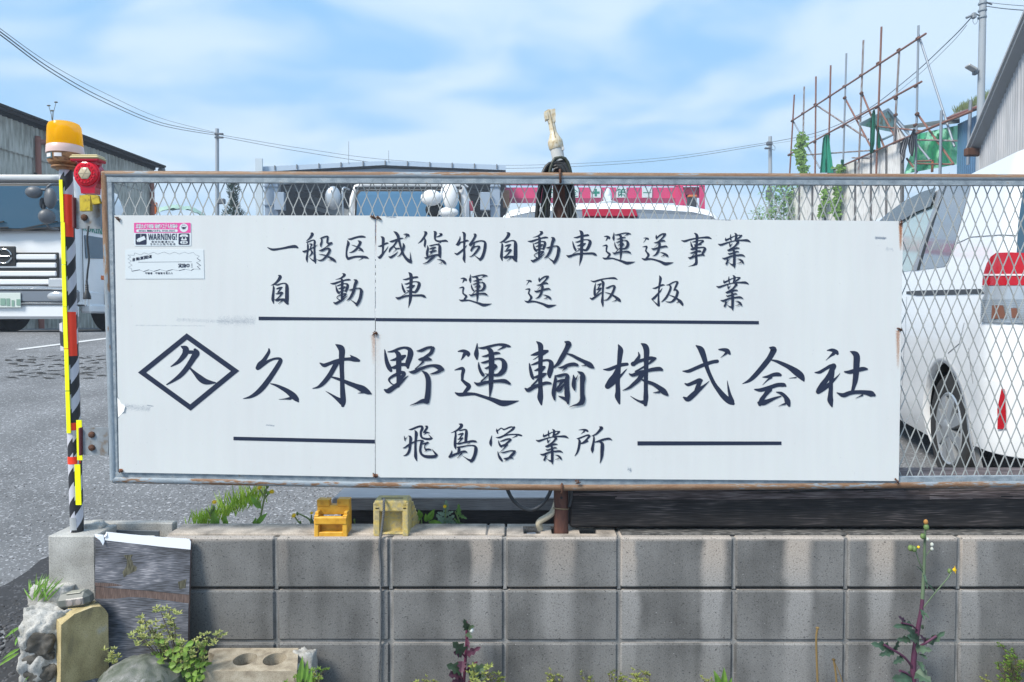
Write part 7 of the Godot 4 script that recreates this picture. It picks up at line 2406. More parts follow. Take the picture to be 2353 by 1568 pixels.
func build_left_shed() -> void:
	var shed := thing("corrugated_shed", "long grey slate-sheet shed with dark eaves at the far left", "shed", Vector3(-11.0, 0.6, -16.0))
	var o := shed.position
	var far := D(348, 378, 20.7)
	var near := D(0, 258, 15.3)
	var dir := (far - near)
	dir.y = 0
	dir /= 20.7 - 15.3
	var H := far.y
	var at := func(d: float, y: float) -> Vector3: return Vector3(near.x + dir.x * (d - 15.3), y, near.z + dir.z * (d - 15.3))
	var out := Vector3(-dir.z, 0, dir.x).normalized()
	if out.x < 0:
		out = -out
	var old_m := tmat(ntex(0.012, 5, 91, [0.0, Color(0.27, 0.265, 0.23), 0.4, Color(0.46, 0.46, 0.41), 0.7, Color(0.56, 0.56, 0.51), 1.0, Color(0.64, 0.63, 0.57)], 512), Vector2(0.8, 4.2), null, Vector2.ONE, 0.9)
	var dark := mat(Color(0.055, 0.055, 0.05), 0.9)
	var seam_h := D(0, 336, 15.3).y
	rng.seed = 31
	var d := 11.0
	while d < 20.5:
		var e := minf(d + 0.88, 20.7)
		for row in 2:
			var b := B.new(o)
			var y0 := 0.55 if row == 0 else seam_h - 0.06
			var y1 := seam_h if row == 0 else H - 0.05
			var push := out * (0.0 if row == 0 else 0.035) + out * rnd(-0.012, 0.012)
			corrugated(b, at.call(d, y0) + push, at.call(e + 0.02, y0) + push, Vector3(0, y1 - y0, 0), Vector3(0, y1 - y0, 0), 0.146, 0.03, out, 6)
			obj("wall_sheet", b, old_m, shed)
		d = e
	var bb := B.new(o)
	bb.box(at.call(20.72, (H + 0.55) / 2), Vector3(0.08, H - 0.55, 0.06))
	bb.quad(at.call(20.7, 0.55), at.call(20.7, 0.55) - out * 9, at.call(20.7, H + 0.45) - out * 5, at.call(20.7, H))
	obj("end_wall", bb, dark, shed)
	# roof: dark wavy edge and deep eave
	bb = B.new(o)
	var n := 110
	for i in n:
		var d0 := 10.5 + (20.95 - 10.5) * i / n
		var d1 := 10.5 + (20.95 - 10.5) * (i + 1) / n
		var w0 := 0.022 * cos(i * PI)
		var w1 := 0.022 * cos((i + 1) * PI)
		var A: Vector3 = at.call(d0, H + 0.02 + w0) + out * 0.16
		var Bq: Vector3 = at.call(d1, H + 0.02 + w1) + out * 0.16
		var C: Vector3 = at.call(d1, H + 0.55 + w1) - out * 6.0
		var Dq: Vector3 = at.call(d0, H + 0.55 + w0) - out * 6.0
		bb.quad(A, Bq, C, Dq)
		bb.quad(A, Bq, Bq - Vector3(0, 0.035, 0), A - Vector3(0, 0.035, 0))
	obj("roof", bb, mat(Color(0.075, 0.07, 0.062), 0.95), shed)
	bb = B.new(o)
	bb.beam(at.call(10.5, H - 0.03) + out * 0.16, at.call(20.9, H - 0.03) + out * 0.16, 0.34, 0.05)
	bb.beam(at.call(10.5, H - 0.08) + out * 0.06, at.call(20.75, H - 0.08) + out * 0.06, 0.06, 0.16)
	obj("eave_board", bb, mat(Color(0.03, 0.03, 0.028), 0.95), shed)
	bb = B.new(o)
	bb.tube([at.call(10.5, H - 0.06) + out * 0.22, at.call(20.95, H - 0.06) + out * 0.22], 0.045, 6)
	obj("gutter", bb, mat(Color(0.05, 0.05, 0.055), 0.7), shed)
	# rain pipes with hoppers
	var redp := mat(Color(0.28, 0.115, 0.085), 0.7)
	for q: Array in [[168, 302, 147.5, 333], [620, 372, 600, 389]]:
		var dd := 16.54 if q[0] < 300 else 20.85
		bb = B.new(o)
		bb.box(at.call(dd, H - 0.16) + out * 0.22, Vector3(0.17, 0.15, 0.17), 0.03)
		obj("hopper", bb, mat(Color(0.16, 0.17, 0.18), 0.7), shed)
		bb = B.new(o)
		bb.tube(curve([at.call(dd, H - 0.2) + out * 0.22, at.call(dd, H - 0.36) + out * 0.22, at.call(dd - 0.15, H - 0.46) + out * 0.18, at.call(dd - 0.33, H - 0.52) + out * 0.13, at.call(dd - 0.33, H - 0.75) + out * 0.12, at.call(dd - 0.33, 0.6) + out * 0.12], 4), 0.062, 9)
		obj("rain_pipe", bb, redp, shed)
		bb = B.new(o)
		bb.beam(at.call(dd - 0.44, H - 1.25) + out * 0.10, at.call(dd - 0.22, H - 1.25) + out * 0.17, 0.03, 0.03)
		obj("pipe_clamp", bb, mats.black, shed)
	# dry weed growing from the gutter
	var wp: Vector3 = at.call(16.54, H + 0.02) + out * 0.22
	bb = B.new(wp)
	for q: Array in [[-0.05, 0.42], [0.06, 0.5], [0.0, 0.3]]:
		bb.tube([wp, wp + Vector3(q[0] * 0.5, q[1] * 0.5, 0), wp + Vector3(q[0] * 1.6, q[1], 0)], 0.006, 4)
		bb.ball(wp + Vector3(q[0] * 1.6, q[1], 0), Vector3(0.05, 0.018, 0.03), 6, 4)
	solo("gutter_weed", bb, mat(Color(0.16, 0.14, 0.10), 0.9), "dry weed sprouting from the gutter hopper of the left shed", "weed")


func build_warehouse() -> void:
	var d := 35.0
	var wh := thing("warehouse", "pale blue steel warehouse with low gable and wide open front", "warehouse", Vector3(D(880, 740, d).x, 0.6, 2.4 - d))
	var o := wh.position
	var pale := mat(Color(0.30, 0.37, 0.46), 0.5)
	var fas := mat(Color(0.40, 0.50, 0.62), 0.5)
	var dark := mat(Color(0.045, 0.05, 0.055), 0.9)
	var L0 := D(601, 383, d)
	var L1 := D(601, 395, d)
	var T0 := D(880, 370, d)
	var T1 := D(880, 379.5, d)
	var R0 := D(1162, 379.5, d)
	var R1 := D(1162, 391, d)
	var b := B.new(o)
	b.plate([L0, T0, T1, L1], Vector3(0, 0, -0.06))
	b.plate([T0, R0, R1, T1], Vector3(0, 0, -0.06))
	obj("parapet", b, fas, wh)
	for i in 11:
		var t := (i + 0.6) / 11.0
		var p := L0.lerp(T0, t * 2.0) if t < 0.5 else T0.lerp(R0, t * 2.0 - 1.0)
		b = B.new(o)
		b.box(p + Vector3(0, -0.09, 0.03), Vector3(0.05, 0.22, 0.05))
		obj("parapet_post", b, mat(Color(0.16, 0.17, 0.18), 0.7), wh)
	# roof behind, eave shade, gable beam
	b = B.new(o)
	var back := Vector3(0, 0, -14)
	b.quad(L1, T1, T1 + back, L1 + back)
	b.quad(T1, R1, R1 + back, T1 + back)
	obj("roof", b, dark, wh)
	b = B.new(o)
	b.plate([L1 + Vector3(0.1, -0.05, -0.3), T1 + Vector3(0, -0.10, -0.3), R1 + Vector3(-0.1, -0.05, -0.3), R1 + Vector3(-0.1, -0.6, -0.3), T1 + Vector3(0, -0.62, -0.3), L1 + Vector3(0.1, -0.6, -0.3)], Vector3(0, 0, -0.1))
	obj("gable_beam", b, pale, wh)
	# inside: side and back walls, ribs
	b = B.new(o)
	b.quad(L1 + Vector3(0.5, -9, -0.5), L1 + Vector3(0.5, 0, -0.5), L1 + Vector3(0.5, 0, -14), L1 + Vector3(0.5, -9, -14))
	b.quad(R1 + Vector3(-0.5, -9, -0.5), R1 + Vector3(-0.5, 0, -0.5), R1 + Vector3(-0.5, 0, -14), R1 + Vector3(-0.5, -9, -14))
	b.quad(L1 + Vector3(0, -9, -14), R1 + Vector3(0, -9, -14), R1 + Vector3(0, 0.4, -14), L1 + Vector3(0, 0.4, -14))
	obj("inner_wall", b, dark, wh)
	for k in 7:
		b = B.new(o)
		var z := -2.0 - k * 1.8
		b.beam(L1 + Vector3(0.5, -0.5, z), T1 + Vector3(0, -0.3, z), 0.15, 0.25)
		b.beam(T1 + Vector3(0, -0.3, z), R1 + Vector3(-0.5, -0.5, z), 0.15, 0.25)
		obj("rafter", b, mat(Color(0.12, 0.13, 0.14), 0.8), wh)
	b = B.new(o)
	b.beam(D(712, 455, d + 3), D(805, 492, d + 1), 0.35, 0.35)
	obj("crane_rail", b, mat(Color(0.22, 0.24, 0.25), 0.7), wh)
	b = B.new(o)
	b.beam(D(690, 470, d + 3), D(805, 500, d + 1), 0.2, 0.2)
	obj("crane_rail", b, mat(Color(0.22, 0.24, 0.25), 0.7), wh)
	# front columns
	for q: Array in [[606, 637], [1127, 1149]]:
		b = B.new(o)
		var x0 := D(q[0], 740, d).x
		var x1 := D(q[1], 740, d).x
		var tp := D(q[0], 394, d).y
		b.box(Vector3((x0 + x1) / 2, (tp + 0.6) / 2, o.z - 0.5), Vector3(x1 - x0, tp - 0.6, 0.5), 0.02)
		for k in 8:
			b.box(Vector3((x0 + x1) / 2, 1.0 + k * 0.95, o.z - 0.22), Vector3(x1 - x0 + 0.06, 0.05, 0.08))
		obj("column", b, pale, wh)
		b = B.new(o)
		var bx := D(q[1] + 4 if q[0] < 800 else q[0] - 12, 462, d)
		b.box(bx + Vector3(0, 0, -0.15), Vector3(0.5, 0.9, 0.3), 0.02)
		obj("switch_box", b, pale, wh)
	b = B.new(o)
	b.box(D(596, 480, d - 0.2), Vector3(0.35, 5.0, 0.1))
	obj("side_trim", b, mat(Color(0.50, 0.58, 0.64), 0.6), wh)
	# aerials
	for q: Array in [[801, 325, 376, "taller"], [893, 366, 373, "shorter"]]:
		b = B.new(D(q[0], q[2], d))
		b.tube([D(q[0], q[2], d - 0.02), D(q[0], q[1] - (20 if q[0] > 850 else 0), d - 0.02)], 0.011, 5)
		solo("roof_aerial", b, mat(Color(0.18, 0.20, 0.22), 0.6), "%s thin aerial on the warehouse roof" % q[3], "aerial", "thin aerials on the warehouse roof")


func build_crane() -> void:
	var d := 37.0
	var cr := thing("gantry_crane", "magenta gantry crane beam with green-lettered plates and a leg", "crane", D(1400, 740, d))
	var o := cr.position
	var pink := mat(Color(0.62, 0.045, 0.16), 0.45)
	var dk := mat(Color(0.33, 0.025, 0.09), 0.5)
	var b := B.new(o)
	b.hexa([D(1158, 464, d), D(1600, 464, d), D(1600, 431, d), D(1158, 431, d)], [D(1158, 464, d + 0.6), D(1600, 464, d + 0.6), D(1600, 431, d + 0.6), D(1158, 431, d + 0.6)])
	obj("beam", b, pink, cr)
	b = B.new(o)
	b.hexa([D(1158, 467, d - 0.15), D(1600, 467, d - 0.15), D(1600, 455.5, d - 0.15), D(1158, 455.5, d - 0.15)], [D(1158, 467, d), D(1600, 467, d), D(1600, 456, d), D(1158, 456, d)])
	obj("beam_flange", b, dk, cr)
	b = B.new(o)
	for q: Array in [[1552, 420, 1570, 500], [1607, 418, 1620, 508]]:
		b.hexa([D(q[0], q[3], d - 0.3), D(q[2], q[3], d - 0.3), D(q[2], q[1], d - 0.3), D(q[0], q[1], d - 0.3)], [D(q[0], q[3], d + 0.7), D(q[2], q[3], d + 0.7), D(q[2], q[1], d + 0.7), D(q[0], q[1], d + 0.7)])
	b.hexa([D(1550, 428, d - 0.32), D(1620, 428, d - 0.32), D(1620, 417, d - 0.32), D(1550, 417, d - 0.32)], [D(1550, 428, d + 0.7), D(1620, 428, d + 0.7), D(1620, 417, d + 0.7), D(1550, 417, d + 0.7)])
	b.beam(D(1562, 428, d - 0.3), D(1585, 500, d - 0.3), 0.22, 0.2)
	obj("leg_frame", b, pink, cr)
	b = B.new(o)
	b.hexa([D(1570, 455, d), D(1607, 455, d), D(1607, 430, d), D(1570, 430, d)], [D(1570, 455, d + 0.6), D(1607, 455, d + 0.6), D(1607, 430, d + 0.6), D(1570, 430, d + 0.6)])
	b.beam(D(1158, 425, d), D(1555, 427, d), 0.05, 0.05)
	obj("trolley_frame", b, dk, cr)
	b = B.new(o)
	b.box(D(1587, 474, d - 0.2), Vector3(0.55, 0.9, 0.5), 0.06)
	obj("hoist_motor", b, mats.dark_plastic, cr)
	b = B.new(o)
	b.box(D(1590, 452, d - 0.3), Vector3(0.45, 0.13, 0.4), 0.03)
	obj("hoist_cap", b, mat(Color(0.62, 0.16, 0.03), 0.5), cr)
	b = B.new(o)
	b.box(D(1163, 458, d - 0.7), Vector3(0.35, 0.9, 0.3), 0.03)
	obj("rust_box", b, mat(Color(0.30, 0.14, 0.06), 0.7), cr)
	var plate := mat(Color(0.62, 0.70, 0.72), 0.5)
	var green := mat(Color(0.01, 0.22, 0.15), 0.6)
	for q: Array in [["安", 1262], ["全", 1318], ["", 1369], ["第", 1428], ["一", 1487]]:
		b = B.new(o)
		var c := D(q[1], 443, d - 0.04)
		b.box(c, Vector3(0.54, 0.54, 0.04), 0.005)
		var pl := obj("sign_plate", b, plate, cr)
		b = B.new(o)
		var at := func(p: Vector2, l: float) -> Vector3: return c + Vector3(p.x, -p.y, 0.026)
		if q[0] == "":
			b.quad(at.call(Vector2(-0.06, -0.2), 0), at.call(Vector2(0.06, -0.2), 0), at.call(Vector2(0.06, 0.2), 0), at.call(Vector2(-0.06, 0.2), 0))
			at = func(p: Vector2, l: float) -> Vector3: return c + Vector3(p.x, -p.y, 0.028)
			b.quad(at.call(Vector2(-0.2, -0.06), 0), at.call(Vector2(0.2, -0.06), 0), at.call(Vector2(0.2, 0.06), 0), at.call(Vector2(-0.2, 0.06), 0))
		else:
			print_line(b, q[0], -0.2, -0.2, 0.4, 0.4, 0.0, 0.045, at)
		obj("painted_character", b, green, pl)


func build_right() -> void:
	# gable wall of ribbed clear sheets, leaning roof edge over it
	var A := D(2252, 347, 14.0)
	var top := D(2364, 97, 11.5)
	var run := Vector3(top.x - A.x, 0, top.z - A.z)
	var rise := (top.y - A.y)
	var gab := thing("corrugated_building", "grey ribbed translucent gable wall with a pale verge at the far right", "building", A)
	var o := gab.position
	var wall := tmat(ntex(0.012, 4, 101, [0.0, Color(0.34, 0.345, 0.36), 0.5, Color(0.42, 0.43, 0.45), 1.0, Color(0.52, 0.52, 0.54)], 256), Vector2(1.4, 5.0), null, Vector2.ONE, 0.45)
	var out := Vector3(run.z, 0, -run.x).normalized()
	if out.x > 0:
		out = -out
	for k in 5:
		var t0 := 0.03 + k * 0.42
		var t1 := t0 + 0.42
		var y0 := 0.3
		var a := A + run * t0 - Vector3(0, A.y - y0, 0)
		var c := A + run * t1 - Vector3(0, A.y - y0, 0)
		var b := B.new(o)
		corrugated(b, a, c, Vector3(0, A.y + rise * t0 - y0 - 0.02, 0), Vector3(0, A.y + rise * t1 - y0 - 0.02, 0), 0.12, 0.032, out, 6)
		obj("wall_sheet", b, wall, gab)
	var b2 := B.new(o)
	var tip := run * 1.9
	b2.beam(A + out * 0.07 + Vector3(0, 0.04, 0) - run * 0.03, A + out * 0.10 + tip + Vector3(0, rise * 1.9 + 0.04, 0), 0.20, 0.07, Vector3(0, 1, 0))
	obj("verge_board", b2, mat(Color(0.33, 0.345, 0.36), 0.6), gab)
	b2 = B.new(o)
	b2.beam(A + out * 0.19 + Vector3(0, 0.10, 0) - run * 0.03, A + out * 0.19 + tip + Vector3(0, rise * 1.9 + 0.10, 0), 0.06, 0.05, Vector3(0, 1, 0))
	obj("verge_cap", b2, mat(Color(0.42, 0.43, 0.44), 0.6), gab)
	b2 = B.new(o)
	b2.quad(A - run * 0.03 + Vector3(0, 0.1, 0), A + tip + Vector3(0, rise * 1.9 + 0.1, 0), A + tip - out * 6 + Vector3(0, rise * 1.9 + 0.1, 0), A - run * 0.03 - out * 6 + Vector3(0, 0.1, 0))
	obj("roof", b2, mat(Color(0.10, 0.10, 0.10), 0.9), gab)
	for k in 3:
		b2 = B.new(o)
		var y := A.y - 0.15 + k * 0.75
		var ts := maxf((y - A.y) / rise, 0.0)
		b2.beam(Vector3(A.x, y, A.z) + run * (ts + 0.05) - out * 0.06, Vector3(A.x, y, A.z) + run * 2.1 - out * 0.06, 0.05, 0.08)
		obj("purlin", b2, mat(Color(0.10, 0.09, 0.085), 0.8), gab)
	b2 = B.new(o)
	b2.box(A + Vector3(-0.16, -0.03, 0.02), Vector3(0.30, 0.16, 0.12), 0.02)
	obj("rafter_end", b2, mats.rust, gab)

	# blue ribbed building and its mossy roof
	var d := 23.0
	var bl := thing("blue_building", "blue ribbed steel building under a mossy roof behind the big pole", "building", D(2220, 500, d))
	o = bl.position
	var bm := mat(Color(0.09, 0.20, 0.36), 0.5)
	b2 = B.new(o)
	var a0 := D(2202, 285, 24.5)
	var a1 := D(2300, 240, 20.5)
	corrugated(b2, Vector3(a0.x, 0.2, a0.z), Vector3(a1.x, 0.2, a1.z), Vector3(0, a0.y - 0.2, 0), Vector3(0, a1.y - 0.2, 0), 0.22, 0.03, Vector3(-0.8, 0, 0.6), 6)
	obj("wall", b2, bm, bl)
	b2 = B.new(o)
	var r0 := D(2180, 268, 25.0)
	var r1 := D(2300, 222, 20.0)
	var ru := Vector3(1.8, 1.1, 0.3)
	b2.hexa([r0, r1, r1 + ru, r0 + ru], [r0 - Vector3(0, 0.12, 0), r1 - Vector3(0, 0.12, 0), r1 + ru - Vector3(0, 0.12, 0), r0 + ru - Vector3(0, 0.12, 0)])
	obj("roof", b2, mat(Color(0.21, 0.20, 0.19), 0.9), bl)
	b2 = B.new(o)
	b2.tube([r0 + Vector3(-0.1, -0.12, 0.1), r1 + Vector3(-0.1, -0.12, 0.1)], 0.07, 8)
	obj("gutter", b2, mat(Color(0.20, 0.06, 0.045), 0.7), bl)
	b2 = B.new(r0.lerp(r1, 0.5))
	rng.seed = 40
	for i in 420:
		var p := r0.lerp(r1, rnd(0.05, 0.95)) + ru * rnd(0.0, 0.25)
		b2.leaf(p, Vector3(rnd(-0.08, 0.08), rnd(0.06, 0.34), rnd(-0.05, 0.05)), Vector3(0, 0, 1), 0.03, 0.2)
	solo("roof_weeds", b2, leafmat(Color(0.13, 0.17, 0.06)), "weeds and moss growing along the roof edge of the blue building", "weeds").set_meta("kind", "stuff")
	# teal canopy, its underside flaking
	var tc := thing("teal_canopy", "pale teal sheet canopy with flaking rust behind the scaffold", "roof", D(2040, 280, 27.5))
	o = tc.position
	var teal := tmat(ntex(0.02, 5, 103, [0.0, Color(0.13, 0.085, 0.03), 0.3, Color(0.20, 0.20, 0.12), 0.42, Color(0.24, 0.41, 0.37), 1.0, Color(0.30, 0.50, 0.46)], 256), Vector2(2.2, 2.2), null, Vector2.ONE, 0.7)
	b2 = B.new(o)
	b2.plate([D(1977, 288, 26.0), D(2040, 254, 27.5), D(2058, 292, 29.0), D(2072, 308, 29.0), D(2020, 298, 27.0)], Vector3(0, 0.08, -0.02))
	obj("canopy_sheet", b2, teal, tc)
	b2 = B.new(o)
	b2.beam(D(1976, 286, 26.0), D(2040, 252, 27.5), 0.06, 0.10)
	b2.beam(D(2040, 252, 27.5), D(2088, 306, 29.0), 0.06, 0.14)
	b2.beam(D(2026, 322, 27.0), D(2056, 308, 27.5), 0.15, 0.06)
	obj("canopy_edge", b2, mat(Color(0.26, 0.33, 0.36), 0.6), tc)
	# green sheet hung over the frame right of the scaffold
	var gs := B.new(D(2150, 340, 25))
	var green := mat(Color(0.36, 0.72, 0.55), 0.75)
	green.backlight_enabled = true
	green.backlight = Color(0.25, 0.9, 0.6)
	gs.sg = 0
	var nz := noise(0.8, 3, 44)
	var cor := [[2108, 308], [2202, 288], [2199, 378], [2078, 400]]
	var sp := func(i: int, k: int) -> Vector3:
		var u := i / 16.0
		var v := k / 10.0
		var x := lerpf(lerpf(cor[0][0], cor[1][0], u), lerpf(cor[3][0], cor[2][0], u), v)
		var y := lerpf(lerpf(cor[0][1], cor[1][1], u), lerpf(cor[3][1], cor[2][1], u), v)
		return D(x, y, 24.6 + 0.9 * nz.get_noise_2d(u * 6.0, v * 2.0))
	for i in 16:
		for k in 10:
			gs.quad(sp.call(i, k), sp.call(i + 1, k), sp.call(i + 1, k + 1), sp.call(i, k + 1))
	solo("green_sheet", gs, green, "wrinkled green plastic sheet stretched over a frame right of the scaffold", "tarpaulin")
	var roofb := B.new(D(2150, 285, 25))
	roofb.hexa([D(2078, 297, 25.5), D(2206, 283, 24.0), D(2206, 275, 24.2), D(2078, 291, 25.6)], [D(2078, 297, 28), D(2206, 283, 27), D(2206, 270, 27), D(2078, 288, 28)])
	solo("shed_roof", roofb, mat(Color(0.07, 0.085, 0.085), 0.9), "low dark sheet roof above the green plastic sheet", "roof")


func build_scaffold() -> void:
	var S := func(cx: float, cy: float, shift := 0.0) -> Vector3:
		var px := 1666.0 + cx * 0.3297
		var py := cy * 0.3297
		var k := (px - 1176.5) / FOCAL
		return D(px, py, (14.1 + 1.344) / (k + 0.056) + shift)
	var sc := thing("scaffold", "rusty pipe scaffold of tall uprights above the concrete panel fence", "scaffold", S.call(900, 1200))
	var o := sc.position
	var pole := func(called: String, a: Vector3, c: Vector3, m: Material, r := 0.036) -> void:
		var b := B.new(o)
		b.tube([a, c], r, 8)
		obj(called, b, m, sc)
	var ups := [[484, 660, 447, 1300, 1], [553, 604, 538, 1300, 0], [635, 534, 628, 1300, 1], [738, 456, 718, 1300, 1], [847, 372, 820, 1300, 2], [966, 280, 928, 1300, 0], [1092, 187, 1052, 1300, 1], [1217, 335, 1180, 1000, 0], [1350, 178, 1328, 1300, 2]]
	var mm := [mats.steel_pipe, mats.pipe_brown, mats.pipe_grey]
	for q: Array in ups:
		pole.call("upright", S.call(q[0], q[1]), S.call(q[2], q[3]), mm[q[4]])
	for q: Array in [[462, 847, 1402, 234], [440, 1083, 1372, 569], [720, 1200, 1190, 990]]:
		pole.call("ledger", S.call(q[0], q[1], -0.07), S.call(q[2], q[3], -0.07), mats.pipe_brown)
	pole.call("ledger", S.call(1170, 1000, -0.07), S.call(1720, 775, -0.07), mats.pipe_brown, 0.045)
	for q: Array in [[570, 1080, 1045, 1047, 0], [888, 1100, 1022, 1105, 0], [1030, 878, 1390, 915, 1], [1330, 975, 1620, 982, 0], [1320, 1140, 1590, 1146, 1], [1325, 1125, 1450, 1120, 1]]:
		pole.call("putlog", S.call(q[0], q[1], 0.07), S.call(q[2], q[3], 0.07), mm[q[4]], 0.03)
	for q: Array in [[478, 848, 662, 1172, 2], [640, 735, 1002, 972, 0], [835, 680, 1032, 1050, 1], [955, 648, 1112, 1028, 1], [1066, 738, 1185, 950, 1], [1350, 240, 1602, 1022, 2], [1340, 790, 1596, 1146, 1], [1210, 850, 1430, 1115, 2], [1268, 1105, 1340, 1200, 1]]:
		pole.call("brace", S.call(q[0], q[1], 0.12), S.call(q[2], q[3], 0.12), mm[q[4]])
	pole.call("upright", S.call(1510, 770, -0.1), S.call(1498, 1300, -0.1), mats.pipe_grey, 0.045)
	pole.call("upright", S.call(1714, 698, 0.4), S.call(1694, 1150, 0.4), mats.pipe_grey, 0.05)
	pole.call("upright", S.call(1448, 1118, 0.4), S.call(1445, 1200, 0.4), mat(Color(0.42, 0.15, 0.05), 0.7), 0.04)
	# couplers where pipes cross
	for q: Array in [[470, 842], [543, 790], [629, 728], [729, 672], [832, 602], [948, 526], [1068, 442], [1212, 350], [1345, 268], [448, 1080], [543, 1022], [627, 990], [722, 940], [825, 883], [936, 823], [1058, 748], [1192, 685], [1332, 600], [952, 650], [835, 682], [1340, 795], [1328, 872], [1190, 802]]:
		var b := B.new(o)
		b.box(S.call(q[0], q[1], -0.04), Vector3(0.13, 0.11, 0.13), 0.03, Basis(Vector3(0, 0, 1), 0.5))
		obj("coupler", b, mats.rust, sc)
	# concrete panels below
	var pf := thing("concrete_panel_fence", "tall pale concrete panel fence stained grey below the scaffold", "fence", S.call(900, 1300, 0.5))
	o = pf.position
	var pm := tmat(ntex(0.012, 4, 111, [0.0, Color(0.60, 0.60, 0.59), 0.5, Color(0.72, 0.72, 0.71), 1.0, Color(0.80, 0.80, 0.79)], 256), Vector2(2.5, 4.0), ntex(0.03, 3, 92, [0.0, grey(0.6), 0.5, grey(0.95), 1.0, grey(1)], 256), Vector2(0.7, 4.0), 0.9)
	var xs := [432, 520, 612, 702, 808, 912, 1022, 1130, 1236]
	var ys := [1338, 1292, 1250, 1208, 1160, 1118, 1062, 1020, 965]
	for i in xs.size() - 1:
		var b := B.new(o)
		b.plate([S.call(xs[i] + 4, 1720, 0.35), S.call(xs[i + 1] - 4, 1720, 0.35), S.call(xs[i + 1] - 2, ys[i + 1] + 6, 0.35), S.call(xs[i] + 6, ys[i] + 6 - (14 if i == 4 else 0), 0.35)], Vector3(0.05, 0, -0.12))
		obj("panel", b, pm, pf)
		b = B.new(o)
		b.beam(S.call(xs[i + 1] - 1, 1720, 0.42), S.call(xs[i + 1] + 1, ys[i + 1] + 4, 0.42), 0.10, 0.08, Vector3(0, 0, 1))
		obj("panel_post", b, mat(Color(0.11, 0.11, 0.115), 0.8), pf)
	# nets bundled on the pipes and cloth thrown over the fence
	var netm := mat(Color(0.0, 0.20, 0.13), 0.8)
	netm.backlight_enabled = true
	netm.backlight = Color(0.0, 0.4, 0.26)
	var cloth := func(called: String, label: String, cat: String, m: Material, left: Array, right: Array, shift: float) -> void:
		var b := B.new(S.call(left[0][0], left[0][1], shift), true)
		var n := left.size()
		var rows := []
		for i in n:
			var row := []
			for k in 9:
				var t := k / 8.0
				row.append(S.call(lerpf(left[i][0], right[i][0], t), lerpf(left[i][1], right[i][1], t), shift - 0.16 * cos(k * 2.3) - 0.05 * (k % 2)))
			rows.append(row)
		for i in n - 1:
			for k in 8:
				b.quad(rows[i][k], rows[i][k + 1], rows[i + 1][k + 1], rows[i + 1][k])
		solo(called, b, m, label, cat)
	cloth.call("green_net", "dark green net bundled over the lower scaffold pipe at its left", "net", netm, [[700, 940], [684, 965], [678, 1020], [672, 1100], [662, 1205]], [[722, 938], [730, 975], [736, 1040], [748, 1120], [757, 1205]], -0.2)
	cloth.call("green_net", "long narrow dark green net hanging in the middle of the scaffold", "net", netm, [[1036, 762], [1022, 800], [1014, 880], [1012, 980], [1010, 1070]], [[1046, 762], [1050, 800], [1048, 900], [1044, 1000], [1030, 1070]], -0.1)
	cloth.call("green_net", "short torn green net scrap right of the long hanging net", "net", netm, [[1064, 880], [1062, 940], [1058, 1010], [1070, 1040]], [[1074, 880], [1080, 940], [1086, 1010], [1090, 1044]], 0.0)
	cloth.call("green_net", "tiny green net scrap on the fence top below the scaffold", "net", netm, [[810, 1112], [806, 1130], [818, 1152]], [[828, 1112], [830, 1130], [824, 1152]], -0.1)
	cloth.call("grey_cloth", "crumpled grey cloth thrown over the fence end by the green sheet", "cloth", mat(Color(0.24, 0.25, 0.275), 0.85), [[1250, 960], [1228, 1000], [1216, 1060], [1236, 1110], [1228, 1140]], [[1285, 950], [1280, 990], [1262, 1050], [1258, 1095], [1240, 1140]], -0.15)
	cloth.call("grey_cloth", "dark grey cloth hanging beside the pale one on the fence end", "cloth", mat(Color(0.09, 0.10, 0.12), 0.85), [[1315, 895], [1290, 950], [1275, 1000], [1285, 1060], [1300, 1090]], [[1325, 895], [1326, 950], [1325, 1000], [1318, 1060], [1310, 1090]], -0.12)
	cloth.call("grey_cloth", "pale grey sheet hung like a slope beside the scaffold canopy", "cloth", mat(Color(0.42, 0.43, 0.45), 0.85), [[1190, 870], [1185, 920], [1180, 975], [1170, 1010]], [[1200, 870], [1240, 920], [1268, 960], [1290, 975]], 0.1)
	# vines
	var vm := leafmat(Color(0.15, 0.29, 0.05), 0.7)
	var vine := func(label: String, spine: Array, wide: float, n: int, shift: float, size: float) -> void:
		var c := curve(spine.map(func(q): return Vector3(q[0], q[1], 0)), 6)
		var p0: Vector3 = S.call(spine[0][0], spine[0][1], shift)
		var vt := thing("climbing_vine", label, "vine", p0)
		var b := B.new(p0)
		for i in n:
			var q: Vector3 = c[rng.randi() % c.size()]
			var p: Vector3 = S.call(q.x + rng.randfn(0, wide), q.y + rng.randfn(0, wide * 0.7), shift + rnd(-0.25, 0.05))
			b.leaf(p, Vector3(rnd(-1, 1), rnd(-1, 0.5), rnd(0, 1)).normalized() * size * rnd(0.6, 1.3), Vector3(0, 0.4, 1), size * 0.8, 0.4)
		obj("leaves", b, vm, vt)
		b = B.new(p0)
		b.tube(c.map(func(q): return S.call(q.x, q.y, shift + 0.02)), 0.02, 5)
		obj("stem", b, mat(Color(0.10, 0.075, 0.04), 0.9), vt)
	rng.seed = 51
	vine.call("leafy green vine climbing the second scaffold upright from the left", [[538, 945], [532, 1000], [520, 1060], [530, 1120], [545, 1200], [560, 1250]], 17.0, 420, -0.1, 0.17)
	vine.call("narrow vine hanging on the concrete panels left of the middle", [[690, 1330], [692, 1390], [680, 1450], [668, 1500]], 9.0, 150, -0.05, 0.15)
	vine.call("broad vine climbing the concrete panels near the middle seam", [[805, 1160], [800, 1200], [782, 1290], [782, 1360], [770, 1430], [775, 1500]], 13.0, 330, -0.05, 0.16)


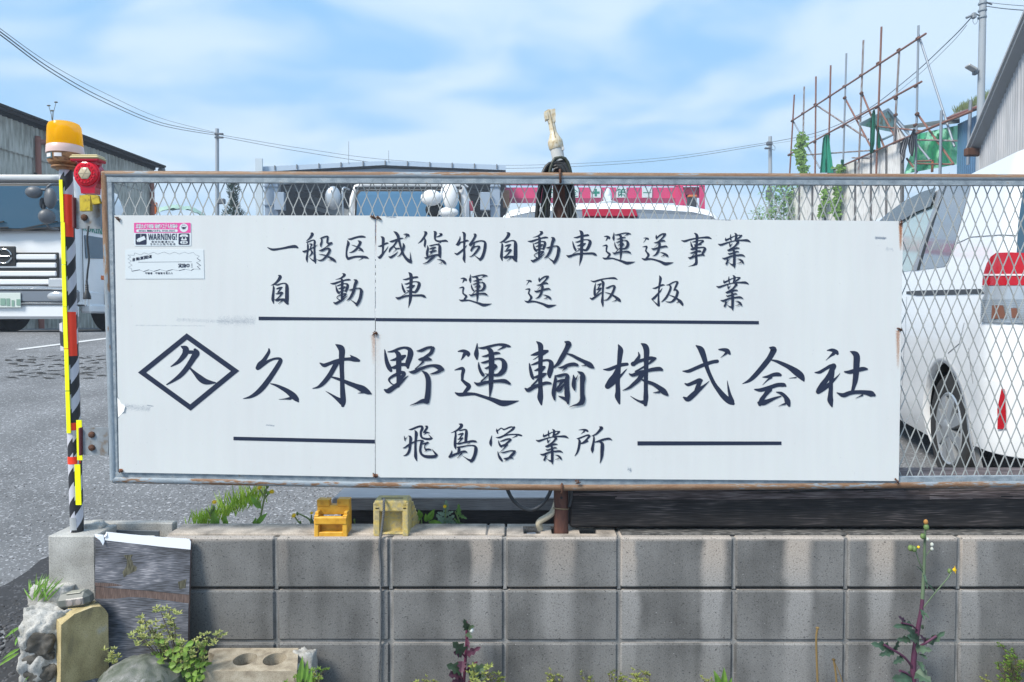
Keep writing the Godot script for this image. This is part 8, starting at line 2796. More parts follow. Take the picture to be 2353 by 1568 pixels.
# ---------- poles, wires, trees ----------
func utility_pole(label: String, px: float, top: float, foot: float, d: float, w: float, lean: float) -> Node3D:
	var t0 := D(px, top, d)
	var f0 := D(px + lean, 740, d)
	f0.y = 0.55
	var t := thing("utility_pole", label, "utility pole", f0, "concrete utility poles")
	var b := B.new(f0)
	b.tube([f0, f0.lerp(t0, 0.5), t0], [w * 0.56, w * 0.5, w * 0.44], 12)
	obj("pole", b, mat(Color(0.30, 0.34, 0.38), 0.7), t)
	return t


func build_poles() -> void:
	var a := utility_pole("slim grey utility pole left of the warehouse", 498.5, 296, 500, 40.0, 0.23, 0.5)
	var b := B.new(a.position)
	for y: float in [308.0, 316.0]:
		b.box(D(503, y, 39.8), Vector3(0.5, 0.10, 0.12), 0.02)
	obj("bracket", b, mats.grey_plastic, a)
	b = B.new(a.position)
	b.box(D(508, 463, 39.8), Vector3(0.45, 0.30, 0.25), 0.04)
	obj("meter_box", b, mats.grey_plastic, a)
	var c := utility_pole("slim grey utility pole left of the scaffold", 1770, 314, 500, 40.0, 0.23, 1.5)
	b = B.new(c.position)
	b.box(D(1764, 341, 39.7), Vector3(0.35, 0.10, 0.12), 0.03)
	b.box(D(1768, 330, 39.7), Vector3(0.35, 0.22, 0.2), 0.05)
	b.tube(curve([D(1774, 331, 39.8), D(1781, 338, 39.8), D(1780, 345, 39.8), D(1774, 343, 39.8)], 4), 0.012, 5)
	obj("bracket", b, mats.grey_plastic, c)
	b = B.new(c.position)
	b.box(D(1767, 448, 39.7), Vector3(0.3, 0.6, 0.25), 0.03)
	obj("meter_box", b, mats.grey_plastic, c)
	var dd := 19.0
	var e := utility_pole("tall grey utility pole with a floodlight beside the ribbed gable", 2260, -30, 500, dd, 0.19, -16)
	b = B.new(e.position)
	for y: float in [8.0, 24.0, 40.0]:
		b.lathe([[0.10, -0.02], [0.108, -0.02], [0.108, 0.02], [0.10, 0.02]], Transform3D(Basis(), D(2258.5 - y * 0.02, y, dd)), 12)
	obj("pole_band", b, mats.galv, e)
	b = B.new(e.position)
	b.box(D(2232, 156, dd - 0.1), Vector3(0.26, 0.07, 0.20), 0.015, Basis(Vector3(0, 0, 1), -0.52))
	obj("lamp_head", b, mat(Color(0.34, 0.35, 0.35), 0.4), e)
	b = B.new(e.position)
	b.box(D(2241, 165, dd - 0.05), Vector3(0.11, 0.17, 0.12), 0.02)
	b.beam(D(2244, 163, dd - 0.05), D(2252, 164, dd), 0.05, 0.05)
	obj("lamp_arm", b, mat(Color(0.12, 0.145, 0.17), 0.5), e)
	b = B.new(e.position)
	b.box(D(2238, 36, dd - 0.1), Vector3(0.10, 0.16, 0.1), 0.02)
	b.tube([D(2221, 41, dd - 0.1), D(2236, 34, dd - 0.1)], 0.035, 8)
	b.tube([D(2238, 30, dd - 0.1), D(2252, 36, dd)], 0.02, 6)
	b.tube(curve([D(2241, 30, dd - 0.05), D(2247, 46, dd - 0.05), D(2241, 56, dd - 0.05), D(2236, 48, dd - 0.05), D(2239, 38, dd - 0.05)], 4), 0.006, 5)
	obj("cable_clamp", b, mat(Color(0.22, 0.25, 0.28), 0.5), e)
	b = B.new(e.position)
	b.tube([D(2265, 5, dd - 0.05), D(2280, 10, dd - 0.05)], 0.02, 6)
	obj("side_hook", b, mats.grey_plastic, e)
	# wires
	var wm := mat(Color(0.045, 0.055, 0.075), 0.6)
	var wire := func(label: String, pts: Array, r: float) -> void:
		var pp := []
		for q: Array in pts:
			pp.append(D(q[0], q[1], q[2]))
		var bb := B.new(pp[0])
		bb.tube(curve(pp, 8), r, 5)
		solo("overhead_wire", bb, wm, label, "wire", "overhead wires between the poles")
	wire.call("lowest overhead wire from the top left corner to the left pole", [[-60, 42, 14], [0, 80, 16], [120, 168, 21], [240, 235, 27], [370, 288, 34], [497, 311, 40]], 0.016)
	wire.call("middle overhead wire from the top left corner to the left pole", [[-60, 33, 14], [0, 73, 16], [120, 160, 21], [240, 227, 27], [370, 282, 34], [497, 307, 40]], 0.016)
	wire.call("thin uppermost overhead wire from the top left to the left pole", [[-60, 22, 14], [0, 66, 16], [120, 150, 21], [240, 214, 27], [370, 272, 34], [497, 305, 40]], 0.009)
	wire.call("upper long sagging wire between the left and right slim poles", [[500, 309, 40], [700, 342, 44], [900, 368, 47], [1180, 380, 48], [1500, 365, 45], [1768, 327, 40]], 0.012)
	wire.call("lower long sagging wire between the left and right slim poles", [[500, 313, 40], [700, 350, 44], [900, 377, 47], [1180, 387, 48], [1500, 371, 45], [1768, 331, 40]], 0.014)
	wire.call("thick twisted wire from the right slim pole up to the tall pole", [[1772, 327, 40], [1880, 304, 36], [1985, 257, 31], [2090, 178, 25.5], [2180, 95, 21.5], [2222, 52, 19.5], [2240, 30, 19]], 0.015)
	wire.call("thin wire under the thick one from the slim pole to the tall pole", [[1772, 331, 40], [1880, 312, 36], [1985, 268, 31], [2090, 190, 25.5], [2180, 106, 21.5], [2222, 58, 19.5]], 0.007)
	wire.call("upper short wire leaving the tall pole to the right edge", [[2268, 5, 19], [2310, 10, 17], [2400, 17, 14]], 0.007)
	wire.call("lower short wire leaving the tall pole to the right edge", [[2266, 14, 19], [2310, 20, 17], [2400, 27, 14]], 0.011)


func build_trees() -> void:
	rng.seed = 61
	# dark conifer seen through the mesh
	var d := 30.0
	var base := D(540, 740, d)
	base.y = 0.6
	var tr := thing("conifer_tree", "small dark conifer seen through the mesh left of the warehouse", "tree", base)
	var topy := D(540, 405, d).y
	var b := B.new(base)
	b.tube([base, Vector3(base.x, topy - 0.3, base.z)], [0.12, 0.02], 7)
	obj("trunk", b, mat(Color(0.06, 0.045, 0.03), 0.9), tr)
	b = B.new(base)
	for i in 2600:
		var t := pow(rng.randf(), 0.8)
		var y := lerpf(topy, base.y + 1.0, t)
		var r := (0.12 + 0.95 * t) * (0.75 + 0.35 * sin(y * 5.0))
		var a := rnd(0, TAU)
		var rr := r * sqrt(rng.randf())
		var p := Vector3(base.x + rr * cos(a), y, base.z + rr * sin(a))
		b.leaf(p, Vector3(cos(a), rnd(0.1, 0.9), sin(a)) * rnd(0.10, 0.2), Vector3(0, 1, 0.3), 0.07, -0.2)
	obj("crown", b, leafmat(Color(0.045, 0.085, 0.045), 0.3), tr)
	# light bushes left of the concrete panels
	d = 34.0
	for q: Array in [["feathery pale green bush at the left end of the concrete panels", 1800, 425, 40, 900], ["low pale green bush left of the slim pole at the panels", 1755, 480, 26, 420]]:
		base = D(q[1], 740, d)
		base.y = 0.6
		var bt := thing("bush", q[0], "bush", base)
		var ty := D(q[1], q[2], d).y
		b = B.new(base)
		for s in 7:
			var e := Vector3(base.x + rnd(-0.7, 0.7), ty - rnd(0.1, 1.0), base.z + rnd(-0.4, 0.4))
			b.tube([base, base.lerp(e, 0.5) + Vector3(rnd(-0.1, 0.1), 0.2, 0), e], [0.04, 0.025, 0.008], 5)
		obj("stems", b, mat(Color(0.13, 0.11, 0.06), 0.9), bt)
		b = B.new(base)
		var wd: float = q[3] * d / FOCAL
		for i in int(q[4]):
			var p := Vector3(base.x + rng.randfn(0, wd * 0.55), ty - absf(rng.randfn(0, 1.2)), base.z + rng.randfn(0, 0.4))
			b.leaf(p, Vector3(rnd(-1, 1), rnd(-0.4, 0.6), rnd(-0.3, 1)).normalized() * rnd(0.12, 0.25), Vector3(0, 1, 0.4), 0.09, 0.3)
		obj("leaves", b, leafmat(Color(0.20, 0.36, 0.09), 0.8), bt)
	# tarpaulined load far left behind the mesh
	var tp := thing("covered_load", "pale green tarpaulin over a load behind the mesh at left", "tarpaulin", D(400, 500, 24))
	b = B.new(tp.position, true)
	var nz := noise(0.7, 3, 9)
	var pt := func(i: int, k: int) -> Vector3:
		var u := i / 18.0
		var v := k / 6.0
		var arch := sin(u * PI)
		return D(330 + 150 * u, 520 - 42 * pow(arch, 0.5) * (1.0 - pow(v, 2.0) * 0.1), 24 + v * 2.2 + 0.25 * nz.get_noise_2d(u * 7, v * 5)) + Vector3(0, 0.12 * sin(v * PI) + 0.1 * nz.get_noise_2d(u * 9, v * 3), 0)
	for i in 18:
		for k in 6:
			b.quad(pt.call(i, k), pt.call(i + 1, k), pt.call(i + 1, k + 1), pt.call(i, k + 1))
	b.box(D(405, 560, 25), Vector3(2.2, 1.3, 2.2))
	obj("sheet", b, mat(Color(0.30, 0.45, 0.38), 0.7), tp)
	b = B.new(tp.position)
	b.beam(D(356, 492, 23.6), D(356, 472, 23.6), 0.12, 0.1)
	b.box(D(357, 472, 23.6), Vector3(0.12, 0.2, 0.1), 0.03)
	obj("orange_hook", b, mats.orange_lamp, tp)
	# distant street lamps seen through the mesh
	for q: Array in [[849, 430, "thin distant street lamp right of the conifer"], [1000, 440, "x"]]:
		if q[2] == "x":
			continue
		var f := D(q[0], 740, 90.0)
		f.y = 0.6
		var sl := thing("street_lamp", q[2], "street lamp", f)
		b = B.new(f)
		b.tube(curve([f, D(q[0], q[1] + 8, 90), D(q[0] - 2, q[1], 90), D(q[0] - 12, q[1] - 2, 90)], 4), 0.09, 6)
		obj("mast", b, mat(Color(0.36, 0.40, 0.43), 0.6), sl)
		b = B.new(f)
		b.box(D(q[0] - 16, q[1] - 2, 90), Vector3(0.8, 0.18, 0.4), 0.06)
		obj("lantern", b, mat(Color(0.4, 0.43, 0.45), 0.5), sl)


# ---------- weeds ----------
func flower(b: B, p: Vector3, r: float, facing: Vector3) -> void:
	var d := facing.normalized()
	for ring in 2:
		for k in 12:
			var a := TAU * (k + ring * 0.5) / 12
			var s := d.cross(Vector3(0.2, 1, 0.1)).normalized()
			var t := d.cross(s)
			var out := (s * cos(a) + t * sin(a)) * r * (1.0 - ring * 0.3) + d * r * 0.25
			b.leaf(p, out, d, r * 0.34, -0.1)
	b.ball(p + d * r * 0.15, Vector3.ONE * r * 0.4, 7, 5)


# yellow sow-thistle: stems, leaves, buds, flowers
func sow_thistle(label: String, root: Vector3, stems: Array, leaves: Array, flowers: Array, buds: Array, z: float, green: Material, toothed := 0) -> void:
	var t := thing("sow_thistle", label, "weed", root, "")
	var b := B.new(root)
	for s: Array in stems:
		var pts := s.map(func(q): return P(q[0], q[1], z + (q[2] if q.size() > 2 else 0.0)))
		var rad := []
		var c := curve(pts, 5)
		for i in c.size():
			rad.append(lerpf(0.0040, 0.0022, float(i) / c.size()))
		b.tube(c, rad, 6)
	obj("stem", b, leafmat(Color(0.16, 0.22, 0.07), 0.2), t)
	for l: Array in leaves:
		b = B.new(root)
		var a := P(l[0], l[1], z)
		var e := P(l[2], l[3], z + l[5])
		b.leaf(a, e - a, Vector3(0.15, 0.35, 1.0), l[4] / 655.0, 0.12, toothed)
		obj("leaf", b, green, t)
	for f: Array in flowers:
		b = B.new(root)
		flower(b, P(f[0], f[1], z + 0.004), f[2] / 655.0, Vector3(f[3], 0.6, 0.7))
		obj("flower", b, mat(Color(0.80, 0.55, 0.01), 0.6), t)
	for u: Array in buds:
		b = B.new(root)
		b.ball(P(u[0], u[1], z), Vector3(u[2], u[2] * 1.6, u[2]) / 655.0, 8, 6)
		obj("bud", b, leafmat(Color(0.12, 0.20, 0.05), 0.2), t)


# wispy weed with star-shaped seed heads; built at the origin, copied along the wall
func star_weed(called: String, hgt: float, n: int, sd: int, green: Material, stem_m: Material) -> Node3D:
	rng.seed = sd
	var t := thing(called, "", "weed")
	t.set_meta("base", called)
	var sb := B.new(Vector3.ZERO)
	var lb := B.new(Vector3.ZERO)
	for i in n:
		var p := Vector3(rnd(-0.02, 0.02), 0, rnd(-0.015, 0.015))
		var tip := Vector3(rnd(-0.5, 0.5) * hgt * 0.55, hgt * rnd(0.55, 1.0), rnd(-0.02, 0.06))
		var mid := p.lerp(tip, 0.5) + Vector3(rnd(-0.02, 0.02), 0.02, rnd(-0.01, 0.01))
		var c := curve([p, mid, tip], 6)
		sb.tube(c, 0.0011, 4, false)
		for k in 9:
			var q: Vector3 = c[int(lerpf(5, c.size() - 1, k / 8.0))]
			var side := q + Vector3(rnd(-0.03, 0.03), rnd(0.0, 0.022), rnd(-0.01, 0.02)) * (0.4 if k > 6 else 1.0)
			sb.tube([q, side], 0.0008, 3, false)
			for m in 6:
				var a := TAU * m / 6 + rnd(-0.2, 0.2)
				lb.leaf(side, Vector3(cos(a) * 0.9, 0.35 + rnd(-0.3, 0.5), sin(a) * 0.6 + 0.3).normalized() * rnd(0.008, 0.016), Vector3(0, 0.5, 1), 0.0045, 0.1)
		# a few round leaves low down
		for k in 3:
			var q: Vector3 = c[rng.randi_range(1, 5)]
			lb.leaf(q, Vector3(rnd(-1, 1), rnd(-0.2, 0.6), rnd(0, 1)).normalized() * rnd(0.012, 0.024), Vector3(0, 0.6, 1), 0.013, 0.2)
	obj("stem", sb, stem_m, t)
	obj("seed_heads", lb, green, t)
	return t


func build_weeds() -> void:
	var g1 := leafmat(Color(0.17, 0.33, 0.05), 0.7)
	var g2 := leafmat(Color(0.10, 0.20, 0.05), 0.5)
	var g3 := leafmat(Color(0.16, 0.24, 0.17), 0.4)
	var z := -0.17
	# grass along the edge of the ramp behind the wall
	rng.seed = 71
	var gb := B.new(P(520, 1190, -0.3))
	for i in 330:
		var t := rng.randf()
		var px := lerpf(450, 596, t) + rng.randfn(0, 12)
		var py := lerpf(1212, 1150, t) + rng.randfn(0, 5)
		var zz := lerpf(-0.17, -0.42, t)
		var root := P(px, py, zz)
		var len := rnd(0.025, 0.08) * (1.25 if t > 0.5 else 0.8)
		gb.leaf(root, Vector3(rnd(-0.6, 0.6), 1.0, rnd(-0.3, 0.3)).normalized() * len, Vector3(0.3, 0, 1), 0.0042, rnd(-0.3, 0.5))
	solo("grass_tuft", gb, leafmat(Color(0.28, 0.44, 0.05), 0.8), "bright green grass growing along the crack behind the wall", "grass").set_meta("kind", "stuff")
	sow_thistle("yellow-flowered weed at the left end of the grass tuft", P(487, 1215, z), [[[480, 1218], [486, 1195], [478, 1176], [472, 1170]], [[486, 1195], [492, 1172]]], [[498, 1216, 488, 1176, 22, 0.02], [520, 1216, 516, 1186, 14, 0.01]], [[492, 1155, 7, 0.3]], [[490, 1168, 4.5], [485, 1176, 4.0]], z, g1)
	sow_thistle("tall yellow-flowered weed right of the grass tuft", P(598, 1215, z), [[[590, 1222], [600, 1180], [607, 1145], [612, 1122]], [[606, 1140], [596, 1124]], [[607, 1146], [622, 1130]]], [[600, 1170, 575, 1140, 15, 0.03], [588, 1206, 612, 1180, 14, 0.02], [584, 1210, 586, 1192, 10, 0.03], [612, 1136, 626, 1128, 8, 0.01]], [[597, 1122, 8.5, -0.2], [624, 1131, 7.5, 0.5]], [[614, 1118, 4], [610, 1130, 4]], z, g1)
	sow_thistle("small yellow-flowered weed left of the orange chock", P(700, 1215, z), [[[698, 1218], [690, 1205], [682, 1195], [677, 1188]], [[716, 1218], [714, 1200], [705, 1190], [686, 1181]], [[714, 1200], [716, 1184]]], [[724, 1216, 738, 1200, 16, 0.02], [722, 1214, 716, 1192, 8, 0.02]], [[676, 1186, 8, -0.3], [716, 1180, 5, 0.0]], [[683, 1181, 3], [690, 1202, 3]], z, g3)
	sow_thistle("broad-leaved green weed right of the cream chock", P(970, 1215, z), [[[969, 1216], [968, 1192]], [[990, 1216], [985, 1196]]], [[968, 1194, 945, 1178, 20, 0.03], [968, 1192, 962, 1172, 14, 0.01], [984, 1196, 997, 1172, 16, 0.02], [985, 1198, 1030, 1216, 18, 0.05], [980, 1200, 978, 1182, 12, 0.02]], [], [], z, g1)
	sow_thistle("spiny upright weed with one yellow flower before the planks", P(1022, 1215, z), [[[1021, 1218], [1023, 1190], [1024, 1160]]], [[1024, 1178, 1025, 1150, 18, 0.0], [1022, 1202, 1004, 1184, 22, 0.03], [1023, 1202, 1042, 1186, 20, 0.03], [1023, 1184, 1006, 1178, 13, 0.02], [1023, 1184, 1040, 1176, 13, 0.02], [1036, 1196, 1052, 1218, 16, 0.02]], [[1022, 1165, 5.5, 0.0]], [], z, g3, 4)
	sow_thistle("third spiny weed, without flower, left of the black hanging loop", P(1056, 1215, z), [[[1059, 1218], [1054, 1196], [1046, 1176]]], [[1054, 1184, 1054, 1160, 16, 0.02], [1054, 1184, 1072, 1192, 12, 0.02], [1056, 1204, 1074, 1208, 8, 0.02], [1056, 1206, 1044, 1192, 10, 0.02]], [], [], z, g2, 3)
	for q: Array in [[804, 1205, 6, "lone green bud between the two chocks"], [814, 1196, 5, "taller green bud on a thin stalk between the chocks"]]:
		sow_thistle(q[3], P(q[0], 1215, z), [[[q[0] + 3, 1218], [q[0], q[1]]]], [], [], [[q[0], q[1], 2.6]], z, g1)
	# tall thistle at the right before the wall
	z = 0.06
	var tall := thing("tall_thistle", "tall purple-stemmed thistle with a yellow flower before the wall at right", "weed", P(2098, 1620, z))
	var o := tall.position
	var purple := mat(Color(0.085, 0.025, 0.06), 0.6)
	var b := B.new(o)
	var main := curve([P(2097, 1640, z), P(2100, 1520, z), P(2110, 1445, z), P(2119, 1390, z), P(2124, 1300, z), P(2126, 1230, z + 0.01), P(2128, 1196, z + 0.02)], 6)
	var rad := []
	for i in main.size():
		rad.append(lerpf(0.0125, 0.0026, pow(float(i) / main.size(), 0.6)))
	b.tube(main.slice(0, 20), rad.slice(0, 20), 9)
	b.tube(curve([P(2100, 1540, z), P(2080, 1512, z + 0.02), P(2045, 1490, z + 0.03), P(2032, 1482, z + 0.03)], 5), 0.0042, 7)
	b.tube(curve([P(2106, 1490, z), P(2128, 1478, z + 0.03), P(2152, 1462, z + 0.03)], 5), 0.0042, 7)
	b.tube(curve([P(2110, 1452, z), P(2096, 1438, z + 0.02), P(2072, 1432, z + 0.03)], 5), 0.003, 7)
	b.tube(curve([P(2098, 1560, z), P(2084, 1548, z + 0.02), P(2068, 1542, z + 0.03)], 5), 0.004, 7)
	obj("lower_stem", b, purple, tall)
	b = B.new(o)
	b.tube(main.slice(19), rad.slice(19), 8)
	b.tube(curve([P(2122, 1312, z), P(2112, 1290, z + 0.01), P(2104, 1264, z + 0.015)], 5), 0.002, 6)
	b.tube(curve([P(2117, 1404, z), P(2150, 1362, z + 0.02), P(2176, 1332, z + 0.03), P(2187, 1315, z + 0.03)], 5), 0.0021, 6)
	b.tube(curve([P(2124, 1282, z), P(2134, 1270, z), P(2142, 1258, z)], 5), 0.0015, 6)
	obj("upper_stem", b, mat(Color(0.115, 0.17, 0.10), 0.6), tall)
	var dull := leafmat(Color(0.055, 0.105, 0.065), 0.35)
	for l: Array in [[2044, 1490, 2010, 1480, 26], [2054, 1496, 2026, 1506, 20], [2052, 1496, 2068, 1478, 20], [2074, 1510, 2058, 1524, 20], [2130, 1478, 2172, 1456, 22], [2112, 1474, 2092, 1462, 26], [2106, 1470, 2090, 1442, 24], [2104, 1490, 2140, 1494, 26], [2096, 1436, 2060, 1440, 22], [2080, 1434, 2072, 1418, 16], [2116, 1442, 2128, 1440, 14], [2104, 1546, 2140, 1566, 40], [2096, 1560, 2058, 1560, 38], [2112, 1504, 2130, 1512, 20], [2130, 1482, 2122, 1462, 16], [2123, 1320, 2134, 1352, 8], [2122, 1318, 2113, 1302, 5], [2150, 1362, 2134, 1338, 7], [2117, 1404, 2136, 1418, 10], [2116, 1400, 2126, 1424, 10], [2092, 1470, 2068, 1470, 20], [2110, 1520, 2124, 1540, 20]]:
		b = B.new(o)
		var a := P(l[0], l[1], z + 0.01)
		var e := P(l[2], l[3], z + 0.05)
		b.leaf(a, e - a, Vector3(0.1, 0.5, 1.0), l[4] / 680.0, 0.15, 3)
		obj("leaf", b, dull if l[4] != 16 else leafmat(Color(0.10, 0.05, 0.08), 0.3), tall)
	for u: Array in [[2128, 1200, 5, 0], [2129, 1212, 6, 1], [2121, 1233, 5.5, 1], [2093, 1260, 6, 1], [2101, 1262, 6, 1], [2132, 1240, 3.5, 2], [2142, 1252, 4.0, 2], [2142, 1262, 3.5, 2], [2183, 1313, 5, 1]]:
		b = B.new(o)
		b.ball(P(u[0], u[1], z + 0.02), Vector3(u[2], u[2] * 1.25, u[2]) / 680.0, 9, 7)
		obj("bud", b, [mat(Color(0.35, 0.17, 0.04), 0.7), leafmat(Color(0.12, 0.19, 0.06), 0.2), mat(Color(0.45, 0.48, 0.44), 0.8)][u[3]], tall)
	b = B.new(o)
	flower(b, P(2192, 1310, z + 0.03), 0.016, Vector3(1.0, 0.1, 0.5))
	b.ball(P(2111, 1258, z + 0.02), Vector3.ONE * 0.005, 6, 5)
	obj("flower", b, mat(Color(0.80, 0.52, 0.01), 0.6), tall)
	# purple plant mid wall
	var pp := thing("purple_weed", "dark purple stemmed weed with lobed leaves before the middle of the wall", "weed", P(1068, 1620, z))
	o = pp.position
	b = B.new(o)
	b.tube(curve([P(1064, 1640, z), P(1066, 1570, z), P(1070, 1510, z), P(1073, 1460, z), P(1071, 1430, z)], 6), 0.0052, 8)
	b.tube(curve([P(1068, 1545, z), P(1084, 1530, z + 0.02), P(1096, 1522, z + 0.03)], 4), 0.003, 6)
	b.tube(curve([P(1070, 1512, z), P(1058, 1498, z + 0.02), P(1052, 1490, z + 0.02)], 4), 0.003, 6)
	obj("stem", b, mat(Color(0.10, 0.015, 0.045), 0.5), pp)
	var pl := leafmat(Color(0.075, 0.022, 0.045), 0.4)
	var gl := leafmat(Color(0.05, 0.085, 0.045), 0.4)
	for l: Array in [[1066, 1500, 1044, 1480, 34, 1], [1062, 1504, 1046, 1500, 22, 0], [1072, 1505, 1100, 1490, 20, 0], [1062, 1520, 1060, 1545, 26, 0], [1062, 1540, 1030, 1530, 32, 1], [1060, 1545, 1034, 1552, 34, 0], [1075, 1545, 1114, 1535, 42, 1], [1080, 1548, 1112, 1558, 32, 1], [1064, 1560, 1040, 1572, 34, 0], [1076, 1566, 1096, 1580, 30, 0], [1073, 1448, 1068, 1428, 20, 1], [1072, 1444, 1086, 1440, 16, 1], [1072, 1456, 1082, 1464, 16, 1], [1073, 1470, 1078, 1488, 10, 0]]:
		b = B.new(o)
		var a := P(l[0], l[1], z + 0.01)
		var e := P(l[2], l[3], z + 0.05)
		b.leaf(a, e - a, Vector3(0.1, 0.5, 1.0), l[4] / 680.0, 0.15, 3)
		obj("leaf", b, pl if l[5] == 0 else gl, pp)
	b = B.new(o)
	b.ball(P(1084, 1449, z + 0.03), Vector3(0.007, 0.009, 0.007), 8, 6)
	obj("seed_head", b, mat(Color(0.62, 0.64, 0.62), 0.9), pp)
	# dry stalks
	for q: Array in [["dry brown stalk standing before the wall, tallest of three", [[1882, 1640], [1878, 1540], [1876, 1470], [1879, 1445]], 0.0036], ["shorter dry brown stalk right of the tallest one", [[1926, 1640], [1922, 1560], [1916, 1518]], 0.0033], ["thin pale stalk leaning right beside the dry stalks", [[1950, 1620], [1934, 1560], [1916, 1518]], 0.0017]]:
		var pts: Array = q[1].map(func(k): return P(k[0], k[1], 0.07))
		b = B.new(pts[0])
		b.tube(curve(pts, 6), q[2], 6)
		b.ball(pts[-1] + Vector3(0, 0.002, 0), Vector3(0.007, 0.004, 0.006), 6, 4)
		solo("dry_stalk", b, mat(Color(0.20, 0.135, 0.05), 0.8), q[0], "dry stalk", "dry stalks before the wall")
	# star weeds along the foot of the wall
	var lime := leafmat(Color(0.30, 0.34, 0.09), 0.6)
	var lush := leafmat(Color(0.15, 0.26, 0.035), 0.6)
	var brown := mat(Color(0.11, 0.085, 0.05), 0.8)
	var protos := [star_weed("star_weed", 0.16, 5, 81, lime, brown), star_weed("star_weed_slim", 0.17, 3, 82, lime, brown), star_weed("leafy_weed", 0.20, 9, 83, lush, brown)]
	var spots := [[1, 560, 1640, 0.9, 0.02, "slim star-seeded weed left of the hollow block"], [2, 712, 1640, 0.85, 0.14, "leafy weed growing through the broken end of the hollow block"], [1, 745, 1640, 1.0, 0.08, "slim star-seeded weed right of the hollow block"], [0, 955, 1640, 0.75, 0.05, "star-seeded weed right of the rope's foot"], [0, 1003, 1640, 0.8, 0.06, "star-seeded weed just left of the purple plant"], [0, 1124, 1640, 0.9, 0.05, "star-seeded weed just right of the purple plant"], [1, 1105, 1640, 1.25, 0.07, "taller slim star-seeded weed behind the purple plant's right leaves"],
		[0, 1290, 1640, 0.9, 0.05, "star-seeded weed below the wall's open cells"], [1, 1352, 1640, 0.75, 0.06, "slim weed right of the one below the open cells"], [0, 1402, 1640, 0.95, 0.05, "star-seeded weed left of the joint below the timber's end"], [1, 1448, 1640, 0.9, 0.07, "slim weed right of the joint below the timber's end"], [0, 1488, 1640, 0.95, 0.05, "star-seeded weed under the first lime band right of the post"], [1, 1560, 1640, 0.6, 0.06, "short slim weed under the wide dark block right of the post"], [1, 1640, 1640, 0.7, 0.06, "slim weed under the second lime band right of the post"],
		[0, 1920, 1640, 0.6, 0.08, "low star-seeded weed between the dry stalks"], [2, 2330, 1640, 1.0, 0.10, "bushy weed in the right corner before the wall"], [0, 2285, 1640, 0.8, 0.08, "star-seeded weed left of the corner bush"], [1, 2320, 1640, 1.15, 0.05, "tall slim weed behind the corner bush"], [1, 2190, 1640, 0.5, 0.08, "short weed right of the tall thistle's foot"]]
	var firsts := {}
	for s: Array in spots:
		var pr: Node3D = protos[s[0]]
		var at := P(s[1], s[2], s[4])
		at.y = -0.585 if s[0] != 2 else -0.56
		if not firsts.has(s[0]):
			firsts[s[0]] = true
			pr.position = at
			pr.scale = Vector3.ONE * (s[3] as float)
			pr.set_meta("label", s[5])
			pr.set_meta("group", "star-seeded weeds at the foot of the wall")
		else:
			dup(pr, at, s[5], s[1] * 0.7, s[3]).set_meta("group", "star-seeded weeds at the foot of the wall")
	# the big sprawling one before the plywood
	rng.seed = 91
	var big := thing("sprawling_weed", "sprawling star-seeded shrub climbing before the leaning plywood", "weed", P(420, 1620, 0.16))
	o = big.position
	b = B.new(o)
	var lb := B.new(o)
	var rb := B.new(o)
	var tips := [[330, 1425], [345, 1440], [370, 1408], [388, 1404], [398, 1418], [322, 1448], [338, 1455], [354, 1452], [390, 1440], [400, 1462], [416, 1480], [432, 1500], [316, 1462], [330, 1470], [380, 1500], [404, 1505], [448, 1492], [462, 1478], [480, 1465], [498, 1462], [300, 1535], [255, 1500], [262, 1515], [440, 1535], [420, 1520], [456, 1520], [368, 1452], [360, 1480], [372, 1470]]
	for tp: Array in tips:
		var hub := P(lerpf(420, tp[0], 0.45) + rnd(-10, 10), lerpf(1620, tp[1], 0.5) + rnd(-8, 8), 0.17)
		if tp[0] < 300:
			hub = P(tp[0] + 4, tp[1] + 60, 0.14)
		var tip := P(tp[0], tp[1], rnd(0.15, 0.21))
		b.tube(curve([P(415 + rnd(-12, 20), 1640, 0.16) if tp[0] > 300 else P(tp[0], 1640, 0.13), hub, tip], 6), 0.0012, 4, false)
		for s in 6:
			var c := tip + Vector3(rnd(-0.024, 0.024), rnd(-0.022, 0.014), rnd(-0.012, 0.012))
			for m in 7:
				var a := TAU * m / 7 + rnd(-0.2, 0.2)
				lb.leaf(c, Vector3(cos(a), 0.3 + rnd(-0.3, 0.5), sin(a) * 0.6 + 0.3).normalized() * rnd(0.009, 0.017), Vector3(0, 0.5, 1), 0.0048, 0.1)
	obj("stems", b, brown, big)
	obj("seed_heads", lb, leafmat(Color(0.33, 0.36, 0.12), 0.6), big)
	for i in 190:
		var t := rng.randf()
		var c := P(lerpf(352, 455, rng.randf()) + 20 * t, lerpf(1470, 1590, pow(rng.randf(), 0.7)), rnd(0.13, 0.22))
		rb.leaf(c, Vector3(rnd(-1, 1), rnd(-0.5, 0.7), rnd(0, 0.8)).normalized() * rnd(0.014, 0.03), Vector3(0, 0.6, 1), 0.018, 0.2)
	obj("leaves", rb, lush, big)
	# grass at the left edge and by the pillar
	b = B.new(P(95, 1370, 0.05))
	for i in 60:
		var root := P(rnd(70, 110), rnd(1368, 1385), rnd(0.0, 0.1))
		b.leaf(root, Vector3(rnd(-0.7, 0.7), 0.8, rnd(-0.3, 0.4)).normalized() * rnd(0.03, 0.08), Vector3(0.2, 0.2, 1), 0.006, 0.4)
	solo("pillar_grass", b, g1, "green grass blades sprouting at the left foot of the pillar", "grass")
	b = B.new(P(25, 1500, 0.2))
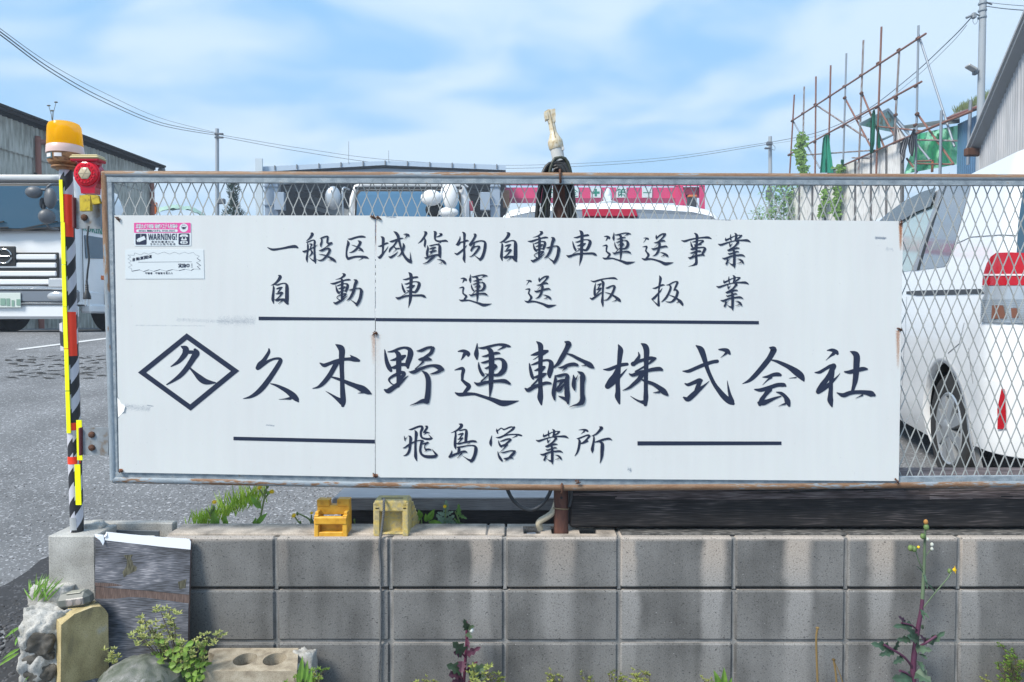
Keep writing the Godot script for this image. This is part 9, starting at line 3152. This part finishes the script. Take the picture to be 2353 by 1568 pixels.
	for q: Array in [[48, 1440, 10, 1462], [46, 1490, 4, 1512], [44, 1500, -8, 1530], [40, 1470, 20, 1450], [46, 1460, 30, 1480], [30, 1600, 50, 1560]]:
		var a := P(q[0], q[1], 0.18)
		b.leaf(a, P(q[2], q[3], 0.24) - a, Vector3(0, 0.6, 1), 0.012, 0.15)
	solo("long_grass", b, g1, "long grass blades left of the broken concrete lump", "grass")
	# long strap leaves rooted at the broken end of the hollow block
	b = B.new(P(695, 1560, 0.2))
	for q: Array in [[690, 1570, 694, 1510, 14], [700, 1570, 706, 1520, 12], [684, 1575, 688, 1535, 10], [708, 1575, 716, 1540, 12]]:
		var a := P(q[0], q[1], 0.2)
		b.leaf(a, P(q[2], q[3], 0.2) - a, Vector3(0.2, 0.2, 1), q[4] / 700.0, 0.1)
	solo("strap_leaves", b, g1, "broad green strap leaves at the broken end of the hollow block", "weed")
	b = B.new(P(1655, 1580, 0.15))
	for q: Array in [[1656, 1590, 1645, 1545, 18], [1660, 1590, 1668, 1540, 18], [1652, 1592, 1636, 1568, 14], [1664, 1592, 1684, 1562, 14]]:
		var a := P(q[0], q[1], 0.12)
		b.leaf(a, P(q[2], q[3], 0.14) - a, Vector3(0.2, 0.3, 1), q[4] / 690.0, 0.15)
	solo("green_seedling", b, g1, "bright green seedling before the second lime band right of the post", "weed")
	# pebbles on the wall top
	for q: Array in [[784, 1199, "small blue-grey pebble on the wall top between the chocks"], [1952, 1238, "pale pebble on the wall edge below the dark timber"]]:
		b = B.new(P(q[0], q[1], -0.03))
		rough_box(b, P(q[0], q[1], -0.02 if q[0] > 1000 else -0.12), Vector3(0.018, 0.012, 0.014), Basis(), 0.003, 2.0, 5, 4)
		solo("pebble", b, mat(Color(0.30, 0.33, 0.37), 0.8), q[2], "pebble")


func _ready() -> void:
	setup()
	surfaces()
	build_ground()
	build_left_shed()
	build_warehouse()
	build_crane()
	build_right()
	build_scaffold()
	build_poles()
	build_trees()
	build_wall()
	build_trucks()
	build_car()
	build_van()
	build_gate()
	build_post()
	build_pillar()
	build_wall_top()
	build_weeds()
